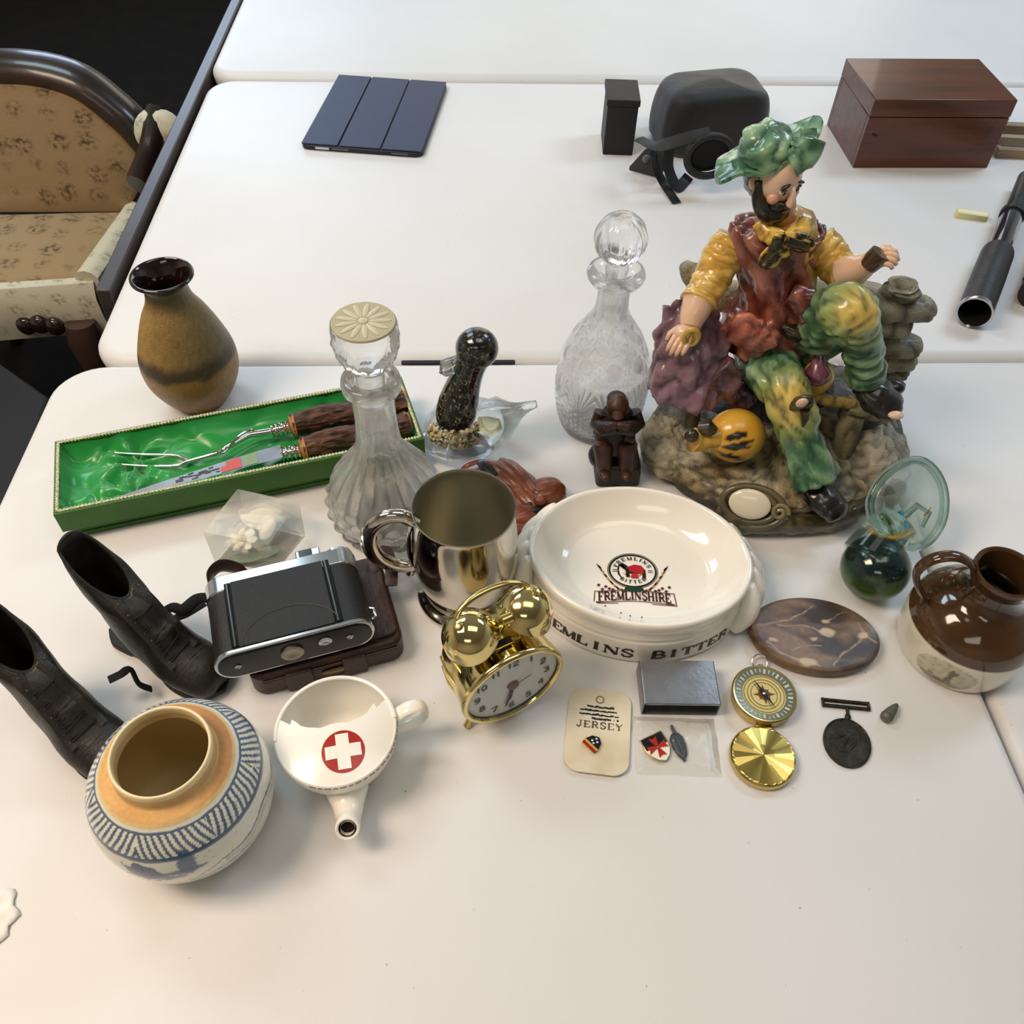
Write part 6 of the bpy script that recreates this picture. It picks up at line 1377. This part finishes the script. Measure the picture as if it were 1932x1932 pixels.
    def vee(V, c):                                    # shirt shows in the open neck
        dx = V[:, 0]-A(1482, 450, .67).x; dz = V[:, 2]-A(1482, 470, .67).z; k = (smoothstep(0, .004, dz*.62 - np.abs(dx) + .004)*(V[:, 1] < A(1480, 440, .690).y))[:, None]
        u = smoothstep(.0, .03, V[:, 2]-A(1460, 590, .67).z)[:, None]; c = c*u + (c*.55 + lin_np('#9a4a2c')[None]*.45)*(1-u); return c*(1-k) + lin_np('#e0b548')[None]*k
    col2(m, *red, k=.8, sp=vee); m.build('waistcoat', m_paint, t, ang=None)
    m = M().tube([Vector(p) for p in spl([A(1490, 555, .660), A(1515, 570, .655), A(1535, 590, .652), A(1540, 606, .652)], 20)], [(.008, .012), ]*6 + [(.009, .0155)]*8 + [(.005, .010)]*6, 30, up=(0, 1, 0)); fold(m, .004, 60, 5); col2(m, *red); m.build('waistcoat_tail', m_paint, t, ang=None)
    m = M().tube([Vector(p) for p in spl([A(1366, 608, .660), A(1400, 622, .652), A(1436, 634, .648), A(1466, 618, .650)], 24)], [(.005, .010)]*4 + [(.0085, .0175)]*16 + [(.005, .010)]*4, 30, up=(0, 1, 0)); fold(m, .0040, 95, 2, along=(-.6, .1, -.8), k=.3); col2(m, '#863e30', '#c07c64', '#401d17'); m.build('waistcoat_hem', m_paint, t, ang=None)
    m = M().ell(A(1500, 628, .656)[:], (.016, .008, .008), rot=(0, .4, 0)); fold(m, .003, 80, 2); col2(m, '#2a2412', '#443a1c', '#120e06'); m.build('belt_pouch', m_paint, t)
    # ---- arms
    def sleeve(P, R, seed):
        m = M().tube([Vector(p) for p in spl(P, 44)], list(spl([(r,) for r in R], 44)[:, 0]), 34); fold(m, .0024, 60, seed, along=P[-1]-P[0], k=2.6); col2(m, *yel, k=.6); return m.build('sleeve', m_paint, t, ang=None)
    sleeve([A(1384, 448, .700), A(1366, 478, .697), A(1346, 520, .688), A(1328, 552, .676), A(1318, 572, .668)], [.015, .0180, .0175, .0160, .0185], 3)
    sleeve([A(1545, 450, .698), A(1562, 478, .692), A(1580, 505, .682), A(1592, 516, .674), A(1600, 514, .668)], [.015, .0172, .0165, .0155, .0168], 6)
    skin = ('#d3a98c', '#e2bfa2', '#8a6248')
    def hand(nm, wrist, knuck, side, curl, spread=.0042, s=1.0, parent=None):
        """palm and five fingers from wrist towards the knuckles; curl = direction the fingers bend to"""
        d = (knuck-wrist).normalized(); sd = Vector(side).normalized(); sd = (sd - d*sd.dot(d)).normalized(); cu = Vector(curl).normalized(); m = M(); Lp = (knuck-wrist).length
        m.tube([wrist, wrist.lerp(knuck, .5), knuck], [(.0050*s, .0062*s), (.0055*s, .0092*s), (.0042*s, .0092*s)], 16, up=tuple(cu))
        for k, ln in enumerate((.0135, .0155, .0145, .0115)):
            b = knuck + sd*((k-1.5)*spread*s); j1 = b + d*ln*.42*s + cu*.0012; j2 = j1 + (d*.75 + cu*.65).normalized()*ln*.34*s; j3 = j2 + (d*.35 + cu*.95).normalized()*ln*.26*s
            m.tube([b - d*.004, b, j1, j2, j3], [.0023*s, .0025*s, .0023*s, .0021*s, .0015*s], 10)
        b = wrist.lerp(knuck, .35) - sd*.0075*s; m.tube([b + sd*.004, b, b + d*.007*s - sd*.004*s + cu*.002, b + d*.0125*s - sd*.0035*s + cu*.004], [.0030*s, .0028*s, .0024*s, .0017*s], 10)
        col2(m, *skin); return m.build(nm, m_paint, parent or t, remesh=None, ang=None)
    def fore(P, R, seed): m = M().tube([Vector(p) for p in spl(P, 20)], list(spl([(r,) for r in R], 20)[:, 0]), 22); col2(m, *skin); return m.build('forearm', m_paint, t, ang=None)
    f1 = fore([A(1320, 566, .670), A(1308, 596, .660), A(1302, 618, .652)], [.0150, .0125, .0092], 1); hand('hand', A(1302, 616, .652), A(1287, 640, .640), (1, -.2, .1), (-.1, .25, -1), s=1.12, parent=f1)
    f2 = fore([A(1590, 516, .672), A(1618, 508, .664), A(1640, 496, .658)], [.0150, .0125, .0090], 2); hand('hand', A(1640, 496, .658), A(1664, 486, .652), (.1, -1, .15), (.35, 0, -1), s=1.10, parent=f2)
    q = A(1304, 636, .634); m = M().tube([q + Vector((.0062*math.cos(a), -.002*math.sin(a), .0098*math.sin(a))) for a in np.arange(30)*2*PI/30], .0026, 10, closed=True); m.tube([q + Vector((0, 0, .006)), q, q + Vector((0, 0, -.006))], [.0015, .0028, .0015], 8); col2(m, '#b8963a', '#cfae52', '#4a3812'); m.build('gilt_ring', m_paint, t)
    q = A(1652, 490, .650); m = M().tube([q + Vector((-.004, 0, -.007)), q + Vector((-.001, 0, 0)), q + Vector((.002, 0, .007))], [.0075, .0092, .0085], 24); col2(m, '#3a2716', '#553a22', '#180f08'); m.build('brown_cup', m_paint, t)
    # ---- neckerchief
    m = M().tube([Vector(p) for p in spl([A(1436, 418, .684), A(1452, 442, .674), A(1480, 452, .671), A(1508, 440, .674), A(1522, 418, .684)], 30)], [(.0050, .0085)]*30, 16, up=(0, -1, .3)); fold(m, .0025, 80, 2); col2(m, '#e2b545', '#f0cf6a', '#7a5718'); m.build('shirt_collar', m_paint, t, ang=None)
    bowc = ('#2c2610', '#4f431b', '#120e05')
    for P_, R_ in (([(1472, 436), (1466, 462), (1452, 484), (1440, 500)], [.0035, .0072, .0088, .0060]), ([(1476, 440), (1500, 450), (1520, 455), (1536, 450)], [.0035, .0080, .0086, .0050]), ([(1474, 436), (1470, 456), (1478, 478)], [.004, .0065, .0050])):
        m = M().tube([Vector(p) for p in spl([A(x, y+4, .660) for x, y in P_], 20)], [(r*.55, r) for r in spl([(r,) for r in R_], 20)[:, 0]], 18, up=(0, -1, .2)); fold(m, .0022, 90, 1)
        hh = m.h; col2(m, '#d8b040', '#ecd070', '#1d1708', 1.0, -.15, .12); m.build('neckerchief', m_paint, t, ang=None)
    for P_ in ([(1468, 444), (1462, 466), (1450, 486)], [(1484, 450), (1506, 458), (1526, 462)]):
        m = M().tube([Vector(p) for p in spl([A(x, y+4, .6545) for x, y in P_], 14)], [(.0016, .0042)]*14, 10, up=(0, -1, .2)); fold(m, .001, 120, 3); col2(m, *bowc); m.build('neckerchief_spots', m_paint, t, ang=None)
    # ---- head
    hc = A(1461, 331, .692); hr = Vector((.0215, .0225, .0285))
    fw = Vector((.52, -.80, -.30)).normalized(); rt = fw.cross(Vector((0, 0, 1))).normalized(); upv = rt.cross(fw)
    def H(x, y, z): return hc + rt*x + upv*z + fw*y                 # x to the figure's left on screen right, y forward, z up
    Rm = Matrix((rt, fw, upv)).transposed().to_4x4()
    m = M().ell((0, 0, 0), (.0205, .0225, .0280), nu=30, nv=40, fn=lambda P: 1 - .10*np.clip(-P[..., 2], 0, 1)*(np.abs(P[..., 0])))
    m.warp(lambda V: V @ np.array(Rm.to_3x3()).T + np.array(hc))
    col2(m, '#d9b091', '#e6c6aa', '#a07a5c'); hd = m.build('head', m_paint, t, ang=None)
    m = M().tube([A(1478, 425, .690), A(1474, 395, .690), H(0, 0, -.012)], [.0125, .0115, .0115], 20); col2(m, '#c48a5c', '#cf9a6c', '#8a5a38'); m.build('neck', m_paint, hd, ang=None)
    def F(nm, x, y, z, r, c, par=hd, rot=None):
        m = M().ell((0, 0, 0), r, rot=rot, nu=10, nv=14); m.warp(lambda V: V @ np.array(Rm.to_3x3()).T + np.array(H(x, y, z))); col2(m, c, c, c); return m.build(nm, m_paint, par, ang=None)
    m = M().tube([H(0, .0205, .007), H(0, .0245, .001), H(0, .0285, -.0055), H(0, .0245, -.0075)], [.0022, .0030, .0046, .003], 12); col2(m, '#e3bd9d', '#ecceb2', '#a87c5c'); m.build('nose', m_paint, hd, ang=None)
    for s in (-1, 1):
        F('cheek', s*.0105, .0165, -.0055, (.0062, .0052, .0058), '#e0a98c'); F('eye', s*.0078, .0200, .0030, (.0036, .0018, .0024), '#e8dcc8'); F('pupil', s*.0074, .0216, .0024, (.0018, .0009, .0018), '#17110c'); F('eyelid', s*.0078, .0203, .0048, (.0040, .0018, .0011), '#8a6248')
        F('eyebrow', s*.0085, .0200, .0088, (.0052, .0020, .0012), '#1d1712', rot=(0, s*.35, 0)); F('ear', s*.0205, -.001, -.002, (.0028, .0052, .0068), '#d3a284')
    hair = ('#1a1712', '#332e26', '#0b0a08')
    def HB(nm, pts, rad, seed, flat=.7):
        m = M().tube([Vector(p) for p in spl([H(*p) for p in pts], 26)], [(r*flat, r) for r in spl([(r,) for r in rad], 26)[:, 0]], 20, up=tuple(fw)); fold(m, .0022, 140, seed); col2(m, *hair); return m.build(nm, m_paint, hd, ang=None)
    HB('beard', [(-.0195, .002, .004), (-.0185, .009, -.010), (-.012, .0165, -.019), (0, .0205, -.0225), (.012, .0165, -.019), (.0185, .009, -.010), (.0195, .002, .004)], [.0045, .0062, .0088, .0105, .0088, .0062, .0045], 1, .8)
    HB('moustache', [(-.0125, .0185, -.0120), (-.006, .0235, -.0095), (0, .0250, -.0090), (.006, .0235, -.0095), (.0125, .0185, -.0120)], [.0022, .0036, .0034, .0036, .0022], 2, .9)
    F('mouth', 0, .0268, -.0145, (.0042, .0012, .0011), '#a8604a')
    m = M().ell((0, -.006, .001), (.0225, .0195, .0265), nu=24, nv=34); m.warp(lambda V: V @ np.array(Rm.to_3x3()).T + np.array(hc)); fold(m, .0022, 120, 4); col2(m, *hair); m.build('hair', m_paint, hd, ang=None)
    # ---- hat
    hat = ('#47745a', '#97bb90', '#264632')
    bc = hc + Vector((-.009, .004, .0135)); nr, na = 16, 84; P = np.zeros((nr, na, 3)); au = np.arange(na)*2*PI/na
    for i in range(nr):
        s = .30 + .70*i/(nr-1); R_ = .037*s*(1 + .10*np.sin(3*au+.4) + .12*np.exp(-((np.mod(au-3.5+PI, 2*PI)-PI)/.5)**2))
        x = R_*np.cos(au)*1.0; y = R_*np.sin(au)*np.where(np.sin(au) < 0, .62, .95); lift = s**2*(.020*np.clip(np.cos(au-.35), 0, 1)**1.6 - .012*np.clip(-np.cos(au-.3), 0, 1) + .003*np.sin(5*au) + .007*np.clip(-np.sin(au), 0, 1)) - .0*s
        P[i] = np.stack([bc.x + x, bc.y + y, bc.z + lift + x*.16], 1)
    m = M().surf(P, cv=True); Q = P.copy(); Q[..., 2] -= .0030; m.surf(Q[::-1], cv=True); m.surf(np.stack([P[-1], Q[-1]]), cv=True); fold(m, .0014, 85, 3); col2(m, *hat); ht_ = m.build('hat_brim', m_paint, t, ang=70)
    m = M().ell((hc + Vector((-.011, .004, .0205)))[:], (.0235, .0245, .0200), nu=30, nv=46, rot=(0, -.15, 0)); fold(m, .0045, 60, 12, (1, 1, 1.6)); col2(m, *hat); m.build('hat_crown', m_paint, t, ang=None)
    m = M().tube([Vector(p) for p in spl([hc + Vector((.006, -.016, .017)), hc + Vector((.014, -.012, .023)), hc + Vector((.019, -.004, .031)), hc + Vector((.019, .004, .039))], 22)], [(.005, .012)]*7 + [(.006, .0145)]*9 + [(.003, .007)]*6, 22, up=(0, -1, .2)); fold(m, .003, 70, 2); col2(m, *hat); m.build('hat_turn_up', m_paint, t, ang=None)
    # ---- gourd bottle on the rock, and the flask between the knees
    g = A(1388, 822, .618); gd = M().ell(g[:], (.0285, .0250, .0275), nu=30, nv=44, rot=(0, 0, 0))
    def gp(V, c):
        for (x, z, a, l, wd) in ((-.006, .017, .35, .012, .0030), (-.004, .0075, .15, .014, .0036), (.002, .0125, .25, .009, .0018), (-.005, -.0055, -.15, .014, .0040)):
            dx, dz = V[:, 0]-g.x-x, V[:, 2]-g.z-z; u = dx*math.cos(a)+dz*math.sin(a); v = -dx*math.sin(a)+dz*math.cos(a) + .25*(u/l)**2*.008; k = ((np.abs(v) < wd*np.sqrt(np.clip(1-(u/l)**2, 0, 1)))*(V[:, 1] < g.y))[:, None]; c = np.where(k, lin_np('#1f190e')[None], c)
        s = smoothstep(.012, .026, V[:, 0]-g.x)[:, None]*.55; return c*(1-s) + lin_np('#7c7a2c')[None]*s
    col2(gd, '#d29a2a', '#e0b045', '#8a5c14', sp=gp); go = gd.build('gourd', m_paint, t, ang=None)
    m = M().tube([Vector(p) for p in spl([A(1358, 822, .612), A(1338, 828, .606), A(1320, 832, .603), A(1308, 830, .602)], 20)], list(np.interp(np.linspace(0, 1, 20), [0, .35, .7, 1], [.013, .0085, .0100, .0120])), 22); col2(m, '#c9952c', '#dcae4a', '#6b4812'); m.build('gourd_neck', m_paint, go, ang=None)
    m = M().ell(A(1305, 822, .596)[:], (.0068, .0062, .0072)); col2(m, '#2a2113', '#3d311c', '#120d06'); m.build('gourd_mouth', m_paint, go)
    m = M().tube([A(1322, 808, .606), A(1335, 806, .604), A(1345, 815, .603)], [.0065, .0075, .0055], 12); fold(m, .002, 120, 2); col2(m, '#3b3020', '#524430', '#171108'); m.build('gourd_cord', m_paint, go)
    f = A(1542, 712, .648); fl = M().ell(f[:], (.0152, .0140, .0185), nu=24, nv=32); col2(fl, '#c9a03a', '#dcb95a', '#7a5a1a'); fo = fl.build('flask', m_paint, t, ang=None)
    m = M().tube([Vector(p) for p in spl([A(1542, 718, .640), A(1543, 700, .642), A(1546, 678, .646), A(1549, 660, .650)], 18)], list(np.interp(np.linspace(0, 1, 18), [0, .3, .6, 1], [.010, .0118, .0058, .0045])), 18); fold(m, .0015, 100, 2); col2(m, '#7d4a5c', '#9a6476', '#3c222c'); m.build('flask_stopper', m_paint, fo, ang=None)
figurine()

# ================================================================== things on the table behind
def tablet():
    a, b = at(567, 277, .004), at(797, 294, .004); d = b-a; ang = math.atan2(d.y, d.x); Wd = d.length; Ln = .252; t = thing('tablet_case', 'navy blue folding tablet case lying shut on the far table', 'tablet', (a.x, a.y, TZ), ang)
    mn = mat('navy_cover', '#26324f', rough=.5, bump=(.15, 500, 2)); md = mat('dark_navy_edge', '#111725', rough=.45)
    M().prism(rrect(Wd, Ln, .012, 5, Wd/2, Ln/2), 0, .0075).build('case_tray', md, t, bevel=.0012)
    xs = (0.0, .31, .66, 1.0)
    for i in range(3):
        x0, x1 = xs[i]*Wd+.0015, xs[i+1]*Wd-.0012; M().box(((x0+x1)/2, Ln/2, .0088), (x1-x0, Ln-.004, .0022)).build('cover_panel', mn, t, bevel=.0008)
    M().prism(rrect(.022, .003, .0014, 3, .034, .0002), .0030, .0060).build('port_opening', mat('aluminium', '#c9cbd0', rough=.3, metal=.6), t)
    for x in (.062, .155): M().prism(rrect(.026, .0022, .001, 3, x, .0002), .0034, .0056).build('speaker_slot', mat('slot_grey', '#5a5d66', rough=.4), t)
tablet()

def black_box():
    a, b = at(1137, 292), at(1193, 294); d = b-a; t = thing('black_box', 'small black box standing at the far edge beside the camera bag', 'box', (a.x, a.y, TZ), math.atan2(d.y, d.x)); Wd = d.length
    mk = mat('black_card', '#141517', rough=.55, bump=(.2, 200, 3)); M().box((Wd/2, .035, .038), (Wd, .07, .076)).build('box_body', mk, t, bevel=.0015); M().box((Wd/2, .035, .0805), (Wd+.004, .074, .010)).build('box_lid', mk, t, bevel=.0015)
black_box()

def camera_bag():
    c = at(1320, 300); t = thing('camera_bag', 'slumped black nylon camera bag with loose straps behind the figurine', 'bag', c, math.radians(14)); o = Vector(c)
    mk = mat('black_nylon', '#070708', rough=.6, sheen=.3, bump=[(.4, 60, 4), (.2, 700, 2)]); ms = mat('strap_webbing', '#1b1c1e', rough=.55, bump=(.3, 500, 2)); R = Matrix.Rotation(-math.radians(14), 3, 'Z')
    def L(px, py, z=0): return R @ (at(px, py, z)-o)
    p = [L(1240, 340), L(1330, 345), L(1440, 318), L(1450, 250), L(1240, 240)]
    body = M().prism(rrect(.170, .115, .03, 6, .030, .060), 0, .085, top=.86); m2 = body; 
    def slump(V): 
        n = nz(V, 18, 3); return V + np.stack([.004*n, .004*nz(V, 22, 7), .010*nz(V, 14, 5)*(V[:, 2] > .03)], 1)
    rows = []
    for s, z in ((.96, 0), (1, .004), (1.01, .03), (.99, .06), (.94, .080), (.86, .090), (.6, .094), (.02, .095)): rows.append([(x*s + .030*(1-s), y*s + .060*(1-s), z) for x, y in rrect(.170, .118, .035, 9, .030, .060)])
    M().surf(np.array(rows), cv=True, cap0=True, cap1=True).warp(slump).build('bag_body', mk, t, ang=None, sub=1)
    # open pocket mouth at the front: rolled lip round a dark hollow
    an = np.arange(36)*2*PI/36; cpt = L(1335, 290, .060)
    M().tube([cpt + Vector((.034*math.cos(a), -.008+.006*math.sin(a), .026*math.sin(a))) for a in an], .0055, 10, closed=True).build('pocket_rim', ms, t)
    M().ell((cpt + Vector((0, -.004, 0)))[:], (.032, .008, .024)).build('pocket_hollow', mat('pocket_dark', '#040404', rough=.9), t)
    # left flap resting on the table
    f = [L(1186, 322, .004), L(1215, 290, .030), L(1250, 265, .055), L(1262, 300, .045), L(1246, 338, .004)]
    m = M(); m.add([tuple(p) for p in f] + [tuple(p + Vector((.002, .006, .003))) for p in f], [(4,3,2,1,0), (5,6,7,8,9)] + [(i, (i+1) % 5, 5+(i+1) % 5, 5+i) for i in range(5)]); m.build('side_flap', mk, t, bevel=.002)
    M().ell(L(1220, 300, .030)[:], (.008, .003, .006), rot=(0, .5, .3)).build('buckle', mat('grey_buckle', '#77787b', rough=.4), t)
    for q, wd in (([(1232, 285, .060), (1238, 318, .030), (1255, 350, .006), (1276, 382, .003)], .0072), ([(1262, 280, .060), (1262, 320, .030), (1278, 352, .008), (1292, 342, .004), (1300, 332, .010)], .0085), ([(1205, 262, .06), (1240, 275, .072), (1290, 262, .085), (1340, 250, .09)], .009)):
        M().tube([Vector(p) for p in spl([L(*x) for x in q], 26)], [(.0016, wd)]*26, 10, up=(0, -.6, .8)).build('strap', ms, t)
camera_bag()

def wooden_box():
    a, b = at(1609, 317), at(1862, 317); d = b-a; Wd = d.length; t = thing('wooden_box', 'brown polished wooden box at the back right of the far table', 'box', (a.x, a.y, TZ), math.atan2(d.y, d.x)+.0); Dp, H = .145, .105
    mw = mat('mahogany', '#5a2d16', rough=.35, coat=.25, var=[('#3c1d0e', (6, 60, 90), 5, .42, .68, .85), ('#7a4423', (4, 40, 60), 4, .58, .75, .5)]); th = .009
    M().box((Wd/2, th/2, .039), (Wd, th, .078)).build('front_board', mw, t, bevel=.0008); M().box((Wd/2, Dp-th/2, .039), (Wd, th, .078)).build('back_board', mw, t, bevel=.0008)
    for x in (th/2, Wd-th/2): M().box((x, Dp/2, .039), (th, Dp-2*th-.0004, .078)).build('side_board', mw, t, bevel=.0008)
    l = M().box((Wd/2, Dp/2, .092), (Wd+.001, Dp+.001, .026)).build('lid', mw, t, bevel=.0015); M().box((Wd/2, Dp/2, .003), (Wd-.02, Dp-.02, .005)).build('bottom_board', mw, t)
    M().box((.0165, -.0004, .052), (.008, .001, .0035), rot=(0, .35, 0)).build('dark_scratch', mat('scratch_dark', '#1d0e07', rough=.6), t)
wooden_box()

def torches():
    mk = mat('ribbed_black_rubber', '#1d2023', rough=.42, bump=(.3, (900, 20, 20), 1)); mb = mat('blue_black_enamel', '#1b2130', rough=.15, coat=.6); mc = m_chr; dk = mat('tube_dark', '#050506', rough=.8)
    a, b = at(1838, 592, .021), at(1925, 365, .017); d = (b-a); ang = math.atan2(d.y, d.x); t = thing('telescope', 'black telescope with a chrome rim lying open end towards the viewer', 'telescope', (a.x, a.y, TZ+.0215), ang); Q = Matrix.Rotation(PI/2, 4, 'Y')
    M().lathe([(.0188, .001), (.0214, .0), (.0216, .006), (.0206, .008)], 48, mat=Q, cap0=False, cap1=False).build('chrome_rim', mc, t)
    M().lathe([(.0206, .008), (.0208, .090), (.0205, .150), (.0196, .156), (.0150, .158)], 48, mat=Q, cap0=False).build('barrel', mk, t)
    M().lathe([(.0188, .001), (.0182, .004), (.0180, .06), (.0003, .06)], 40, mat=Q, cap0=False).build('bore', dk, t)
    M().lathe([(.0150, .155), (.0150, .265), (.0142, .268)], 40, mat=Q, cap0=False).build('draw_tube', mb, t); M().lathe([(.0165, .262), (.0168, .272), (.0150, .276), (.0122, .278), (.0122, .390), (.0110, .392)], 40, mat=Q).build('eyepiece', mk, t)
    M().ell((-.0008, .0, -.0185), (.002, .0022, .0018), nu=8, nv=10).build('white_bead', mat('white_paint', '#e6e4de', rough=.4), t)
    a, b = at(1940, 560, .016), at(1990, 420, .016); d = b-a; t = thing('leather_tube', 'brown leather-covered tube at the right edge beside the black telescope', 'tube', (a.x+.004, a.y, TZ+.0175), math.atan2(d.y, d.x))
    M().lathe([(.0140, .001), (.0165, .0), (.0170, .004), (.0168, .010), (.0160, .012)], 36, mat=Q, cap0=True, cap1=False).build('end_cap', mat('dark_end_cap', '#150f0b', rough=.4), t); M().lathe([(.0162, .010), (.0166, .09), (.0160, .17), (.012, .172)], 36, mat=Q, cap0=False).build('barrel', m_lea, t)
    M().tube([(.03, .0165*math.cos(x), .0165*math.sin(x)) for x in np.arange(30)*2*PI/30], .0014, 8, closed=True).build('ring', mc, t)
torches()

def tissue():
    c = at(-40, 1735); m = M(); n = 40; rows = []
    for k, s in enumerate((1.0, .86, .7, .5, .3, .03)):
        rows.append([(.026*s*math.cos(a)*(1+.10*math.sin(a*9)*s), .024*s*math.sin(a)*(1+.10*math.cos(a*7)*s), .001 + .007*abs(noise.noise(Vector((math.cos(a)*s*4, math.sin(a)*s*4, 2))))*(1.4-s)) for a in np.arange(n)*2*PI/n])
    o = m.surf(np.array(rows), cv=True, cap1=True).build('paper_tissue', mat('white_tissue', '#efeee8', rough=.9, bump=(.4, 200, 3)), None, solid=.0008, ang=None, loc=c); tag(o, 'crumpled white paper tissue at the front left corner', 'tissue')
tissue()

def gap_shade_strip():
    a, b = at(757, 682), at(972, 681); m = M().prism(rrect((b-a).length, .0056, .0015, 3), -.0035, -.0004); o = m.build('gap_shade_strip', mat('gap_black', '#0b0b0c', rough=.4), None, loc=((a.x+b.x)/2, (a.y+b.y)/2, TZ), rot=(0, 0, math.atan2(b.y-a.y, b.x-a.x)), bevel=.0004)  # added dark strip, stands for the shaded gap between the tables
    tag(o, 'thin black strip added to stand for the dark gap between the two tables', 'strip')
gap_shade_strip()

def chalk():
    a, b = at(1804, 403, .003), at(1862, 410, .003); d = b-a; t = thing('chalk_stick', 'short pale yellow chalk stick lying on the far table', 'chalk', (a.x, a.y, TZ+.0), math.atan2(d.y, d.x)-.06)
    m = M().prism(rrect(d.length, .0125, .001, 2, d.length/2, 0), 0, .0085); m.build('stick', mat('yellow_chalk', '#e2dda6', rough=.8), t, bevel=.0015, bseg=3); M().box((d.length/2, .0, .0086), (d.length-.004, .006, .0005)).build('worn_face', mat('worn_chalk', '#f0edca', rough=.8), t)
chalk()

def picture_frame():
    a = at(1878, 298); t = thing('wooden_rack', 'pale wooden rack with two rails at the back right corner', 'rack', (a.x, a.y, TZ), math.radians(-2)); mw = mat('pale_wood', '#8c7860', rough=.55, var=[('#a8957c', (4, 60, 60), 4, .45, .7, .8)])
    M().box((.11, .006, .007), (.22, .012, .014)).build('rail', mw, t, bevel=.001); M().box((.11, .040, .011), (.22, .012, .014)).build('rail', mat('paler_wood', '#a89884', rough=.55), t, bevel=.001); M().box((.11, .075, .014), (.22, .014, .016)).build('rail', mw, t, bevel=.001)
    for x in (.008, .212): M().box((x, .040, .0035), (.014, .082, .007)).build('end_bar', mw, t, bevel=.001)
picture_frame()
